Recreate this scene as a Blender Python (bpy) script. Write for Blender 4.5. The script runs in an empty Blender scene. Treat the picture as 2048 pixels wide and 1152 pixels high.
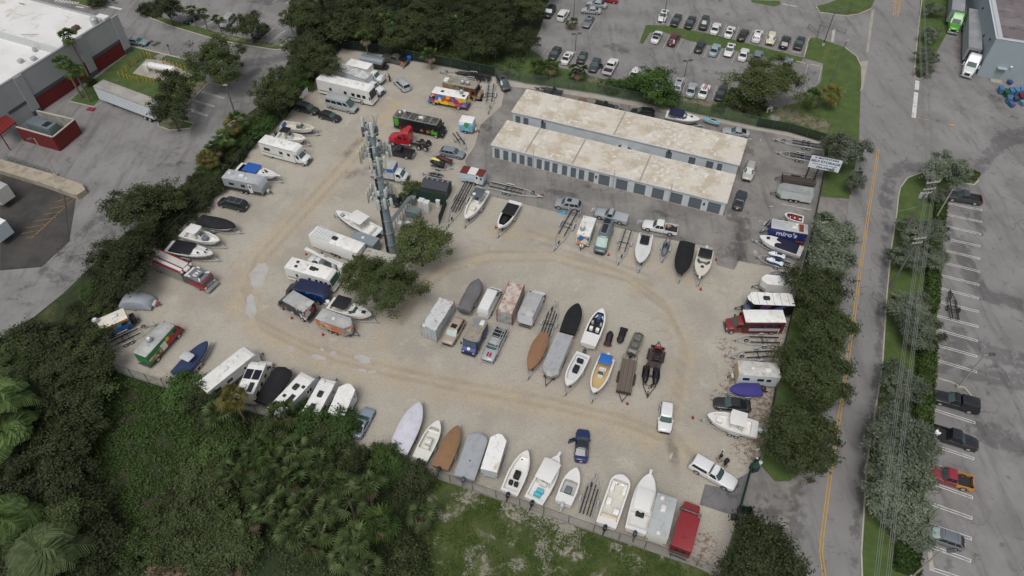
import bpy, math, random
import numpy as np
from mathutils import Vector, Matrix
from mathutils.geometry import delaunay_2d_cdt

# ------------------------------------------------------------------ camera, sky, sun, exposure
scene = bpy.context.scene
FPX, PITCH, CAMH = 1450.135, math.radians(48.377), 83.84
cam_data = bpy.data.cameras.new('camera')
cam = bpy.data.objects.new('camera', cam_data)
scene.collection.objects.link(cam)
cam_data.sensor_width = 36.0
cam_data.lens = 36.0 * FPX / 2048.0
cam_data.clip_end = 6000.0
cam.location = (0, 0, CAMH)
cam.rotation_euler = (math.pi / 2 - PITCH, 0, 0)
scene.camera = cam
SUN_EL, SUN_AZ = math.radians(62), math.radians(200)
world = bpy.data.worlds.new('World')
scene.world = world
world.use_nodes = True
wn = world.node_tree
wn.nodes.clear()
sky = wn.nodes.new('ShaderNodeTexSky')
sky.sky_type = 'NISHITA'
sky.sun_disc = False
sky.sun_elevation = SUN_EL
sky.sun_rotation = SUN_AZ
sky.air_density = 1.0
sky.dust_density = 4.0
hsv = wn.nodes.new('ShaderNodeHueSaturation')
hsv.inputs['Saturation'].default_value = 0.30
bgn = wn.nodes.new('ShaderNodeBackground')
bgn.inputs['Strength'].default_value = 0.112
won = wn.nodes.new('ShaderNodeOutputWorld')
wn.links.new(sky.outputs[0], hsv.inputs['Color'])
wn.links.new(hsv.outputs[0], bgn.inputs['Color'])
wn.links.new(bgn.outputs[0], won.inputs['Surface'])
sun_data = bpy.data.lights.new('sun', 'SUN')
sun_data.energy = 1.4
sun_data.angle = math.radians(26)
sun_data.color = (1.0, 0.97, 0.93)
sun = bpy.data.objects.new('sun', sun_data)
scene.collection.objects.link(sun)
sun.location = (0, 0, 120)
sun.rotation_euler = (math.pi / 2 - SUN_EL, 0, math.pi - SUN_AZ)
scene.view_settings.view_transform = 'Standard'
scene.view_settings.look = 'None'
scene.view_settings.exposure = -0.1
scene.view_settings.gamma = 1.0
scene.render.engine = 'CYCLES'

# ------------------------------------------------------------------ pixel -> ground helpers
# views of the photograph the positions were read in: origin x, y and enlargement
RG = dict(_=(0, 0, 1), A=(0, 0, 3), B=(480, 60, 3.84), C=(740, 80, 3.84), D=(1060, 0, 3.2), E=(1648, 0, 3.84),
   F=(960, 160, 3.388), G=(400, 220, 4.43), H=(180, 400, 3.6), I=(540, 380, 3.6), J=(660, 230, 4.267),
   K=(180, 560, 5.235), L=(400, 680, 5.237), M=(880, 360, 6.4), N=(1130, 380, 5.236), O=(820, 540, 5.237),
   P=(1030, 570, 4.609), Q=(1420, 260, 3.84), S=(1380, 520, 3.84), T=(1280, 760, 3.84), U=(760, 780, 4.8),
   V=(980, 840, 3.692), W=(1648, 280, 3.2), X=(1648, 560, 3.2), Y=(1560, 800, 3.273), Z=(0, 300, 2.88),
   a=(0, 640, 2.25), b=(400, 760, 2.938), c=(260, 0, 3.84), d=(280, 480, 9.6), e=(1600, 290, 16.46),
   f=(0, 180, 7.68), g=(860, 150, 12.8), h=(840, 300, 7.2), i=(770, 200, 8.23), j=(1880, 0, 5.238),
   k=(1530, 420, 8.23), l=(690, 230, 6.776), m=(740, 360, 7.2), n=(1040, 80, 7.2), o=(1480, 0, 5.76),
   p=(690, 90, 11.52), q=(0, 0, 6.4), r=(180, 600, 8.23), s=(1430, 900, 4.571))
CP, SP = math.cos(PITCH), math.sin(PITCH)


def px(rg, x, y):
 o = RG[rg]
 return o[0] + x / o[2], o[1] + y / o[2]


def G(rg, x, y, z=0.0):
 """point at height z that the photograph shows at this pixel"""
 x, y = px(rg, x, y)
 u, v = (x - 1024) / FPX, -(y - 576) / FPX
 t = (z - CAMH) / (-SP + v * CP)
 return (u * t, (CP + v * SP) * t)


def proj(X, Y, Z):
 d = Z - CAMH
 fw, up = Y * CP - d * SP, Y * SP + d * CP
 return 1024 + FPX * X / fw, 576 - FPX * up / fw


def HT(base, top):
 """height of a vertical thing from its base and top pixels"""
 x, y = G(*base)
 tx, ty = px(*top)
 return min(np.arange(0, 32, .05), key=lambda z: (proj(x, y, z)[0] - tx) ** 2 + (proj(x, y, z)[1] - ty) ** 2)


def PL(rg, xf, yf, xr, yr, z=0.6, zr=None):
 f, r = G(rg, xf, yf, z), G(rg, xr, yr, z if zr is None else zr)
 return ((f[0] + r[0]) / 2, (f[1] + r[1]) / 2, math.atan2(f[1] - r[1], f[0] - r[0]), math.hypot(f[0] - r[0], f[1] - r[1]))


# ------------------------------------------------------------------ materials
def lin(h):
 if not isinstance(h, str):
  return tuple(h)
 h = h.lstrip('#')
 out = []
 for k in (0, 2, 4):
  c = int(h[k:k + 2], 16) / 255
  out.append(c / 12.92 if c <= .04045 else ((c + .055) / 1.055) ** 2.4)
 return tuple(out)


MATS = {}


def newmat(key):
 m = bpy.data.materials.new(key)
 m.use_nodes = True
 MATS[key] = m
 nt = m.node_tree
 return m, nt, nt.nodes['Principled BSDF']


def noise(nt, scale, detail=4, rough=.55, coord='Object', dist=0.0, vec=None):
 n = nt.nodes.new('ShaderNodeTexNoise')
 n.inputs['Scale'].default_value = scale
 n.inputs['Detail'].default_value = detail
 n.inputs['Roughness'].default_value = rough
 n.inputs['Distortion'].default_value = dist
 if vec is None:
  tc = nt.nodes.new('ShaderNodeTexCoord')
  vec = tc.outputs[coord]
 nt.links.new(vec, n.inputs['Vector'])
 return n.outputs['Fac']


def ramp(nt, fac, a, b, lo=0.0, hi=1.0):
 n = nt.nodes.new('ShaderNodeMapRange')
 n.inputs['From Min'].default_value = a
 n.inputs['From Max'].default_value = b
 n.inputs['To Min'].default_value = lo
 n.inputs['To Max'].default_value = hi
 n.interpolation_type = 'SMOOTHSTEP'
 nt.links.new(fac, n.inputs['Value'])
 return n.outputs['Result']


def mix(nt, fac, a, b, mode='MIX'):
 n = nt.nodes.new('ShaderNodeMix')
 n.data_type = 'RGBA'
 n.blend_type = mode
 for s, v in (('Factor', fac), ('A', a), ('B', b)):
  i = [q for q in n.inputs if q.name == s and (q.type == 'RGBA' or s == 'Factor' and q.type == 'VALUE')][0]
  if hasattr(v, 'links'):
   nt.links.new(v, i)
  elif s == 'Factor':
   i.default_value = v
  else:
   i.default_value = (*lin(v), 1)
 return [q for q in n.outputs if q.type == 'RGBA'][0]


def mul(nt, a, b, op='MULTIPLY'):
 n = nt.nodes.new('ShaderNodeMath')
 n.operation = op
 for k, v in enumerate((a, b)):
  if hasattr(v, 'links'):
   nt.links.new(v, n.inputs[k])
  else:
   n.inputs[k].default_value = v
 return n.outputs[0]


def bump(nt, bs, h, strength, dist=.02):
 n = nt.nodes.new('ShaderNodeBump')
 n.inputs['Strength'].default_value = strength
 n.inputs['Distance'].default_value = dist
 nt.links.new(h, n.inputs['Height'])
 nt.links.new(n.outputs[0], bs.inputs['Normal'])


def attr(nt, name):
 n = nt.nodes.new('ShaderNodeAttribute')
 n.attribute_name = name
 return n.outputs['Fac']


def M(col, rough=.45, metal=0.0, dirt=.12, scale=1.3, coat=0.0, dirtcol=None):
 """plain painted, plastic, rubber or metal surface with faint uneven grime"""
 key = 'mat_%s_%g_%g_%g_%g' % (col if isinstance(col, str) else '%g_%g_%g' % tuple(col), rough, metal, dirt, scale) + (dirtcol or '') + ('c' if coat else '')
 if key in MATS:
  return MATS[key]
 m, nt, bs = newmat(key)
 c = lin(col)
 d = lin(dirtcol) if dirtcol else tuple(v * .55 + .02 for v in c)
 f = mul(nt, ramp(nt, noise(nt, scale, 6, .65), .42, .75), dirt * 2)
 nt.links.new(mix(nt, f, c, d), bs.inputs['Base Color'])
 bs.inputs['Roughness'].default_value = rough
 bs.inputs['Metallic'].default_value = metal
 if coat:
  bs.inputs['Coat Weight'].default_value = coat
  bs.inputs['Coat Roughness'].default_value = .08
 return m


def paint(col):
 c = lin(col)
 if min(c) > .5:
  col = tuple(v * .84 for v in c)
 return M(col, .38, 0, .10, .9, .6)


def glass(col=(.018, .024, .026)):
 return M(col, .06, 0, .0, 1)


GLASS = glass()
TGLASS = M((.06, .10, .095), .06, 0, 0, 1)
SHADE = M((.42, .55, .50), .35, 0, .2, 2)
RUB = M((.018, .018, .019), .8)
DARK = M((.022, .022, .024), .6)
BLACK = M((.012, .012, .014), .55)
ALU = M('#a9adb0', .38, .6, .2)
GALV = M('#b0b5b6', .5, .15, .25)
STEEL = M('#5d6264', .5, .5, .2)
RIM = M('#b4b6b8', .35, .5, .15)
WHITE = M('#d9d9d6', .5, 0, .12, .8)
GEL = M('#dfdedb', .3, 0, .07, .7, .4)
CREAM = M('#d3cdbf', .35, 0, .10, .8, .3)
LAMP = M('#d8dcdc', .12, 0, .0)
REDL = M('#8c1518', .2, 0, .0)
WOOD = M('#6f6259', .85, 0, .5, 6)
CONC = M('#b3aca0', .85, 0, .35, .7)
RUSTC = M('#7a3a22', .85, 0, .4, 3)


def roofmat(key, c1, c2, c3, s=.35, rough=.8, flake=None):
 if key in MATS:
  return MATS[key]
 m, nt, bs = newmat(key)
 a = ramp(nt, noise(nt, s, 6, .6), .42, .62)
 b = ramp(nt, noise(nt, s * 2.6, 8, .7, dist=.6), .52, .68)
 col = mix(nt, b, mix(nt, a, c1, c2), c3)
 if flake:
  col = mix(nt, ramp(nt, noise(nt, 1.3, 9, .75, dist=.7), .60, .625, 0, .6), col, flake)
  col = mix(nt, ramp(nt, noise(nt, .42, 9, .7, dist=.9), .60, .63, 0, .75), col, c3)
 nt.links.new(col, bs.inputs['Base Color'])
 bs.inputs['Roughness'].default_value = rough
 return m


def wrap(key, cols, scale=1.3, rough=.35):
 """printed vehicle wrap: irregular patches of the given colours"""
 if key in MATS:
  return MATS[key]
 m, nt, bs = newmat(key)
 tc = nt.nodes.new('ShaderNodeTexCoord')
 n = nt.nodes.new('ShaderNodeTexNoise')
 n.inputs['Scale'].default_value = 1.5
 nt.links.new(tc.outputs['Object'], n.inputs['Vector'])
 mx = nt.nodes.new('ShaderNodeMix')
 mx.data_type = 'RGBA'
 mx.inputs[0].default_value = .35
 nt.links.new(tc.outputs['Object'], mx.inputs[6])
 nt.links.new(n.outputs['Color'], mx.inputs[7])
 v = nt.nodes.new('ShaderNodeTexVoronoi')
 v.inputs['Scale'].default_value = scale
 nt.links.new(mx.outputs[2], v.inputs['Vector'])
 sp = nt.nodes.new('ShaderNodeSeparateColor')
 nt.links.new(v.outputs['Color'], sp.inputs[0])
 r = nt.nodes.new('ShaderNodeValToRGB')
 r.color_ramp.interpolation = 'CONSTANT'
 while len(r.color_ramp.elements) < len(cols):
  r.color_ramp.elements.new(.5)
 for k, c in enumerate(cols):
  r.color_ramp.elements[k].position = k / len(cols)
  r.color_ramp.elements[k].color = (*lin(c), 1)
 nt.links.new(sp.outputs[0], r.inputs[0])
 nt.links.new(r.outputs[0], bs.inputs['Base Color'])
 bs.inputs['Roughness'].default_value = rough
 return m


def leafmat(key, c1, c2, c3, t=.25):
 if key in MATS:
  return MATS[key]
 m, nt, bs = newmat(key)
 g = nt.nodes.new('ShaderNodeNewGeometry')
 oi = nt.nodes.new('ShaderNodeObjectInfo')
 a = mix(nt, ramp(nt, g.outputs['Random Per Island'], .1, .9), c1, c2)
 b = mix(nt, mul(nt, ramp(nt, noise(nt, 1.6, 3), .45, .7), .6), a, c3)
 h = nt.nodes.new('ShaderNodeHueSaturation')
 nt.links.new(mul(nt, mul(nt, oi.outputs['Random'], .45), .78, 'ADD'), h.inputs['Value'])
 nt.links.new(b, h.inputs['Color'])
 nt.links.new(h.outputs[0], bs.inputs['Base Color'])
 bs.inputs['Roughness'].default_value = .62
 bs.inputs['Specular IOR Level'].default_value = .3
 if t:
  tr = nt.nodes.new('ShaderNodeBsdfTranslucent')
  nt.links.new(h.outputs[0], tr.inputs[0])
  ms = nt.nodes.new('ShaderNodeMixShader')
  ms.inputs[0].default_value = t
  nt.links.new(bs.outputs[0], ms.inputs[1])
  nt.links.new(tr.outputs[0], ms.inputs[2])
  nt.links.new(ms.outputs[0], nt.nodes['Material Output'].inputs[0])
 return m


def seethrough(key, col, alpha):
 """woven wire or windscreen cloth: part of the light passes between the threads"""
 if key in MATS:
  return MATS[key]
 m, nt, bs = newmat(key)
 bs.inputs['Base Color'].default_value = (*lin(col), 1)
 bs.inputs['Roughness'].default_value = .7
 bs.inputs['Alpha'].default_value = alpha
 return m


# ------------------------------------------------------------------ mesh helpers
COL = scene.collection
NOBJ = [0]


class MB:
 def __init__(s):
  s.v, s.f = [], []

 def add(s, vs, fs):
  o = len(s.v)
  s.v += [tuple(v) for v in vs]
  s.f += [tuple(i + o for i in f) for f in fs]
  return s

 def box(s, x0, x1, y0, y1, z0, z1):
  return s.add([(x0, y0, z0), (x1, y0, z0), (x1, y1, z0), (x0, y1, z0), (x0, y0, z1), (x1, y0, z1), (x1, y1, z1), (x0, y1, z1)],
      [(3, 2, 1, 0), (4, 5, 6, 7), (0, 1, 5, 4), (1, 2, 6, 5), (2, 3, 7, 6), (3, 0, 4, 7)])

 def loft(s, rings, cap=(1, 1), closed=True):
  n = len(rings[0])
  vs = [p for r in rings for p in r]
  fs = []
  for a in range(len(rings) - 1):
   for k in range(n if closed else n - 1):
    j = (k + 1) % n
    fs.append((a * n + k, a * n + j, (a + 1) * n + j, (a + 1) * n + k))
  if cap[0]:
   fs.append(tuple(range(n - 1, -1, -1)))
  if cap[1]:
   fs.append(tuple(range((len(rings) - 1) * n, len(rings) * n)))
  return s.add(vs, fs)

 def cbox(s, x0, x1, y0, y1, z0, z1, c=.1, cb=0):
  """box with its upright and top edges cut back"""
  def ring(i, z):
   a, b, e, f = x0 + i, x1 - i, y0 + i, y1 - i
   k = min(c, (b - a) / 3, (f - e) / 3)
   return [(a + k, e, z), (b - k, e, z), (b, e + k, z), (b, f - k, z), (b - k, f, z), (a + k, f, z), (a, f - k, z), (a, e + k, z)]
  r = [ring(cb, z0)] + ([ring(0, z0 + cb)] if cb else []) + [ring(0, z1 - c), ring(c * .35, z1 - c * .3), ring(c, z1)]
  return s.loft(r)

 def prism(s, pts, z0, z1):
  return s.loft([[(x, y, z0) for x, y in pts], [(x, y, z1) for x, y in pts]])

 def side(s, pts, y0, y1):
  """outline in x-z pushed along y"""
  return s.loft([[(x, y1, z) for x, z in pts], [(x, y0, z) for x, z in pts]])

 def tube(s, p0, p1, r0, r1=None, n=6, cap=(1, 1)):
  p0, p1 = Vector(p0), Vector(p1)
  r1 = r0 if r1 is None else r1
  d = (p1 - p0).normalized()
  a = d.orthogonal().normalized()
  b = d.cross(a)
  return s.loft([[p + (a * math.cos(t) + b * math.sin(t)) * r for t in [2 * math.pi * k / n for k in range(n)]] for p, r in ((p0, r0), (p1, r1))], cap)

 def path(s, pts, r, n=5):
  for a, b in zip(pts[:-1], pts[1:]):
   s.tube(a, b, r, n=n)
  return s

 def lathe(s, prof, cx=0, cy=0, n=12):
  return s.loft([[(cx + r * math.cos(2 * math.pi * k / n), cy + r * math.sin(2 * math.pi * k / n), z) for k in range(n)] for r, z in prof])

 def pane(s, q, u0, u1, v0, v1, off=.015, nu=1):
  """pane lying on the four-cornered face q, a little proud of it"""
  q = [Vector(c) for c in q]
  nrm = (q[1] - q[0]).cross(q[3] - q[0]).normalized() * off

  def at(u, v):
   return (q[0] * (1 - u) + q[1] * u) * (1 - v) + (q[3] * (1 - u) + q[2] * u) * v
  c = [at(u0, v0), at(u1, v0), at(u1, v1), at(u0, v1)]
  return s.loft([[p - nrm * .6 for p in c], [p + nrm for p in c]])

 def mesh(s, name, smooth=None):
  me = bpy.data.meshes.new(name)
  me.from_pydata([tuple(v) for v in s.v], [], s.f)
  if smooth:
   me.shade_smooth()
   me.set_sharp_from_angle(angle=math.radians(smooth))
  me.update()
  return me

 def build(s, name, mat, parent=None, smooth=None, label=None):
  return ob(name, s.mesh(name, smooth), mat, parent, label)


def ob(name, me, mat, parent=None, label=None, loc=None, rot=None):
 o = bpy.data.objects.new(name, me)
 COL.objects.link(o)
 NOBJ[0] += 1
 if me is not None and mat is not None:
  if not me.materials:
   me.materials.append(mat)
  elif me.materials[0] != mat:
   o.material_slots[0].link = 'OBJECT'
   o.material_slots[0].material = mat
 if parent is not None:
  o.parent = parent
 if label:
  o['label'] = label
 if loc:
  o.location = loc
 if rot:
  o.rotation_euler = rot
 return o


LABELS = {}


def tag(o, label, cat, group=None, kind=None):
 if label:
  if group is None and label in LABELS:
   print('DUPLICATE LABEL', label)
  LABELS[label] = 1
  o['label'] = label
 if cat:
  o['category'] = cat
 if group:
  o['group'] = group
 if kind:
  o['kind'] = kind
 return o


def root(name, label, cat, x, y, ang=0, group=None, z=0.0):
 o = ob(name, None, None, loc=(x, y, z), rot=(0, 0, ang))
 o.empty_display_size = .3
 return tag(o, label, cat, group)


def part(name, mat, par, *bx, c=0, smooth=None):
 m = MB()
 if c:
  m.cbox(*bx, c=c)
 else:
  m.box(*bx)
 return m.build(name, mat, par, smooth or (40 if c else None))


WH = {}


def wheel(par, x, y, r=.33, w=.22, rim=RIM, z=None, flat=False):
 k = (r, w)
 if k not in WH:
  t = MB()
  prof = [(r * .62, -w / 2), (r * .93, -w / 2), (r, -w * .3), (r, w * .3), (r * .93, w / 2), (r * .62, w / 2)]
  n = 16
  t.loft([[(a * math.cos(2 * math.pi * q / n), b, a * math.sin(2 * math.pi * q / n)) for q in range(n)] for a, b in prof], (1, 1))
  d = MB()
  for sgn in (-1, 1):
   d.loft([[(a * math.cos(2 * math.pi * q / n), sgn * b, a * math.sin(2 * math.pi * q / n)) for q in range(n)] for a, b in ((r * .64, w * .5), (r * .6, w * .56), (r * .3, w * .5), (r * .12, w * .6))], (0, 1))
  WH[k] = (t.mesh('tyre', 35), d.mesh('rim', 35))
 o = ob('wheel', WH[k][0], RUB, par, loc=(x, y, r if z is None else z))
 if flat:
  o.rotation_euler = (math.pi / 2, 0, 0)
 ob('rim', WH[k][1], rim, o)
 return o


def text(s, size, mat, par, mtx, name='lettering', bold=.0, ext=.012, sx=1.0):
 cu = bpy.data.curves.new('txt', 'FONT')
 cu.body = s
 cu.size = size
 cu.align_x = 'CENTER'
 cu.align_y = 'CENTER'
 cu.extrude = ext
 cu.offset = bold
 cu.resolution_u = 3
 t = bpy.data.objects.new('txt', cu)
 COL.objects.link(t)
 dg = bpy.context.evaluated_depsgraph_get()
 me = bpy.data.meshes.new_from_object(t.evaluated_get(dg))
 bpy.data.objects.remove(t)
 for v in me.vertices:
  v.co.x *= sx
 me.materials.clear()
 me.name = name
 o = ob(name, me, mat, par)
 o.matrix_local = mtx
 return o


def frame(o, xa, ya):
 """matrix with the given origin and x and y axes"""
 xa, ya = Vector(xa).normalized(), Vector(ya).normalized()
 za = xa.cross(ya)
 m = Matrix.Identity(4)
 for k in range(3):
  m[k][0], m[k][1], m[k][2], m[k][3] = xa[k], ya[k], za[k], o[k]
 return m


# ------------------------------------------------------------------ ground sheets
def seg_dist(P, poly):
 d = np.full(len(P), 1e9)
 for a, b in zip(poly[:-1], poly[1:]):
  a, b = np.array(a), np.array(b)
  ab = b - a
  t = np.clip(((P - a) @ ab) / max(ab @ ab, 1e-9), 0, 1)
  d = np.minimum(d, np.linalg.norm(P - (a + t[:, None] * ab), axis=1))
 return d


def inside(P, poly):
 r = np.zeros(len(P), bool)
 n = len(poly)
 for k in range(n):
  (x0, y0), (x1, y1) = poly[k], poly[(k + 1) % n]
  c = (y0 > P[:, 1]) != (y1 > P[:, 1])
  with np.errstate(divide='ignore', invalid='ignore'):
   xx = (x1 - x0) * (P[:, 1] - y0) / (y1 - y0) + x0
  r ^= c & (P[:, 0] < xx)
 return r


def sheet(name, pxs, z, mat, step=None, masks=None, rg='_', world_pts=None, kind='structure'):
 poly = world_pts or [G(rg, *p) for p in pxs]
 n = len(poly)
 pts = [Vector(p) for p in poly]
 if step:
  A = np.array(poly)
  gx, gy = np.meshgrid(np.arange(A[:, 0].min(), A[:, 0].max(), step), np.arange(A[:, 1].min(), A[:, 1].max(), step))
  P = np.stack([gx.ravel(), gy.ravel()], 1)
  P = P[inside(P, poly)]
  P = P[seg_dist(P, poly + poly[:1]) > step * .4]
  pts += [Vector(p) for p in P]
 r = delaunay_2d_cdt(pts, [], [list(range(n))], 1, 1e-5)
 vs, fs = r[0], r[2]
 me = bpy.data.meshes.new(name)
 me.from_pydata([(v.x, v.y, z) for v in vs], [], fs)
 if me.polygons and me.polygons[0].normal.z < 0:
  me.flip_normals()
 if masks:
  setmasks(me, masks)
 o = ob(name, me, mat)
 if kind:
  o['kind'] = kind
 return o


def setmasks(me, masks):
 P = np.array([(v.co.x, v.co.y) for v in me.vertices])
 for nm, items in masks.items():
  val = np.zeros(len(P))
  for it in items:
   rg, w, s, line = it
   L = [G(rg, *q) for q in line]
   if len(L) == 1:
    d = np.linalg.norm(P - np.array(L[0]), axis=1)
   else:
    d = seg_dist(P, L)
   val = np.maximum(val, s * np.clip(1.0 - d / w, 0, 1))
  a = me.attributes.new(nm, 'FLOAT', 'POINT')
  a.data.foreach_set('value', val.astype(np.float32))


def asphalt(key, c1, c2, wetc, s=.12):
 m, nt, bs = newmat(key)
 tc = nt.nodes.new('ShaderNodeTexCoord')
 ob_ = tc.outputs['Object']
 a = ramp(nt, noise(nt, s, 7, .6, vec=ob_), .35, .68)
 col = mix(nt, a, c1, c2)
 # long streaks of traffic polish and drip lines
 mp = nt.nodes.new('ShaderNodeMapping')
 mp.inputs['Rotation'].default_value = (0, 0, math.radians(25))
 mp.inputs['Scale'].default_value = (.5, .07, 1)
 nt.links.new(ob_, mp.inputs[0])
 st = ramp(nt, noise(nt, 1.0, 8, .7, vec=mp.outputs[0]), .48, .70, 0, .5)
 col = mix(nt, st, col, wetc)
 sp = ramp(nt, noise(nt, .55, 7, .72, vec=ob_, dist=.5), .57, .68, 0, .6)
 col = mix(nt, sp, col, wetc)
 fine = noise(nt, 9, 6, .8, vec=ob_)
 col = mix(nt, ramp(nt, fine, .3, .7, 0, .22), col, (.09, .088, .086))
 crack = nt.nodes.new('ShaderNodeTexVoronoi')
 crack.feature = 'DISTANCE_TO_EDGE'
 crack.inputs['Scale'].default_value = .17
 nv = nt.nodes.new('ShaderNodeTexNoise')
 nv.inputs['Scale'].default_value = .35
 nv.inputs['Detail'].default_value = 6
 nt.links.new(ob_, nv.inputs[0])
 va = nt.nodes.new('ShaderNodeVectorMath')
 va.operation = 'MULTIPLY_ADD'
 va.inputs[1].default_value = (4.5, 4.5, 0)
 nt.links.new(nv.outputs['Color'], va.inputs[0])
 nt.links.new(ob_, va.inputs[2])
 nt.links.new(va.outputs[0], crack.inputs['Vector'])
 ck = mul(nt, ramp(nt, crack.outputs['Distance'], .0, .011, 1, 0), ramp(nt, noise(nt, .06, 3, vec=ob_), .45, .6))
 col = mix(nt, mul(nt, ck, .5), col, (.05, .048, .046))
 w = mul(nt, attr(nt, 'wet'), ramp(nt, noise(nt, .8, 9, .75, vec=ob_, dist=.5), .25, .75, .1, 1.5))
 wet = ramp(nt, w, .28, .48)
 dk = nt.nodes.new('ShaderNodeHueSaturation')
 dk.inputs['Value'].default_value = .42
 nt.links.new(col, dk.inputs['Color'])
 col = mix(nt, mul(nt, wet, .62), col, dk.outputs[0])
 rs = mul(nt, attr(nt, 'rust'), ramp(nt, noise(nt, .8, 7, .7, vec=ob_), .3, .7, .3, 1.4))
 col = mix(nt, ramp(nt, rs, .3, .8, 0, .55), col, '#6d5a48')
 nt.links.new(col, bs.inputs['Base Color'])
 nt.links.new(mul(nt, wet, -.42, 'MULTIPLY_ADD') if False else ramp(nt, wet, 0, 1, .88, .5), bs.inputs['Roughness'])
 bump(nt, bs, fine, .25, .02)
 return m


def gravelmat():
 m, nt, bs = newmat('gravel')
 tc = nt.nodes.new('ShaderNodeTexCoord')
 v = tc.outputs['Object']
 base = mix(nt, ramp(nt, noise(nt, .09, 6, .6, vec=v), .38, .66), '#b9b2a5', '#a69f93')
 base = mix(nt, ramp(nt, noise(nt, .33, 8, .7, vec=v, dist=.5), .54, .68, 0, .65), base, '#c6bfb1')
 base = mix(nt, ramp(nt, noise(nt, .22, 8, .72, vec=v, dist=.8), .58, .74, 0, .6), base, '#878077')
 tr = mul(nt, attr(nt, 'track'), ramp(nt, noise(nt, .45, 7, .7, vec=v, dist=.6), .25, .75, .25, 1.3))
 base = mix(nt, ramp(nt, tr, .1, 1.0, 0, .72), base, '#c0ad8c')
 dk = mul(nt, attr(nt, 'dark'), ramp(nt, noise(nt, .7, 8, .72, vec=v, dist=.4), .25, .75, .3, 1.5))
 base = mix(nt, ramp(nt, dk, .2, .9, 0, .75), base, '#6a645e')
 lf = mul(nt, attr(nt, 'litter'), ramp(nt, noise(nt, 1.6, 9, .78, vec=v, dist=.4), .42, .62, 0, 1.3))
 base = mix(nt, ramp(nt, lf, .25, .6, 0, .8), base, '#6b4a33')
 lt = mul(nt, attr(nt, 'pale'), ramp(nt, noise(nt, .6, 7, .7, vec=v), .25, .75, .4, 1.4))
 base = mix(nt, ramp(nt, lt, .2, .9, 0, .7), base, '#bdb6a9')
 rt = mul(nt, attr(nt, 'rut'), ramp(nt, noise(nt, .3, 6, .7, vec=v), .22, .6, .15, 1))
 base = mix(nt, ramp(nt, rt, .1, .9, 0, .36), base, '#857b6d')
 fine = noise(nt, 5.5, 8, .82, vec=v)
 base = mix(nt, ramp(nt, fine, .36, .68, 0, .55), base, '#76706a')
 base = mix(nt, ramp(nt, noise(nt, 1.7, 6, .75, vec=v), .5, .7, 0, .35), base, '#857e74')
 fine2 = noise(nt, 13, 3, .7, vec=v)
 base = mix(nt, ramp(nt, fine2, .58, .72, 0, .5), base, '#cfc8bc')
 nt.links.new(base, bs.inputs['Base Color'])
 bs.inputs['Roughness'].default_value = .92
 bump(nt, bs, fine, .5, .04)
 return m


def grassmat(key, c1, c2, soil, amt=.5):
 m, nt, bs = newmat(key)
 tc = nt.nodes.new('ShaderNodeTexCoord')
 v = tc.outputs['Object']
 base = mix(nt, ramp(nt, noise(nt, .5, 8, .7, vec=v), .35, .68), c1, c2)
 base = mix(nt, ramp(nt, noise(nt, .17, 7, .7, vec=v, dist=.8), .5, .72, 0, .6), base, '#6b6a3c')
 fine = noise(nt, 4, 8, .8, vec=v)
 base = mix(nt, ramp(nt, fine, .4, .75, 0, .55), base, tuple(q * .4 for q in lin(c1)))
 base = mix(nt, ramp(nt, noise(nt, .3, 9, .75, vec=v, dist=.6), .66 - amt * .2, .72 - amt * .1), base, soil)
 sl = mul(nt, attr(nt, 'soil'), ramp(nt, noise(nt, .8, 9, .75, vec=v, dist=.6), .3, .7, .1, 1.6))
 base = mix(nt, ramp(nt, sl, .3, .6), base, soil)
 nt.links.new(base, bs.inputs['Base Color'])
 bs.inputs['Roughness'].default_value = .9
 bump(nt, bs, fine, .8, .12)
 return m


# ------------------------------------------------------------------ cars, vans and pickups
# length, width, belt, roof, bonnet, boot heights; windscreen foot, windscreen head, roof end, rear-window foot as shares of length
KIND = dict(sedan=(4.75, 1.82, .92, 1.44, .80, .97, .19, .04, -.19, -.36), coupe=(4.75, 1.88, .90, 1.36, .80, 1.0, .15, .0, -.17, -.38),
   hatch=(4.3, 1.78, .95, 1.5, .86, .95, .21, .07, -.29, -.455), wagon=(4.6, 1.8, .97, 1.55, .86, .97, .21, .08, -.35, -.465),
   suv=(4.7, 1.9, 1.05, 1.72, .96, 1.05, .21, .09, -.38, -.47), jeep=(4.3, 1.9, 1.12, 1.84, 1.08, 1.12, .13, .10, -.42, -.455),
   minivan=(5.0, 1.96, 1.02, 1.76, .88, 1.02, .30, .13, -.42, -.485), van=(5.6, 2.02, 1.2, 2.25, 1.0, 1.2, .37, .22, -.475, -.497),
   hvan=(6.0, 2.06, 1.3, 2.7, 1.08, 1.3, .38, .22, -.475, -.497), pickup=(5.7, 1.98, 1.12, 1.86, 1.0, 1.12, .18, .09, -.10, -.125),
   pickup1=(5.5, 1.98, 1.12, 1.84, 1.0, 1.12, .16, .06, -.05, -.075))


def lower_ring(x, w, t, b=.26):
 w /= 2
 h = [(w * .90, b), (w * .985, b + .14), (w, b + (t - b) * .55), (w * .965, t - .06), (w * .86, t)]
 return [(x, -y, z) for y, z in h] + [(x, y, z) for y, z in reversed(h)]


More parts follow.
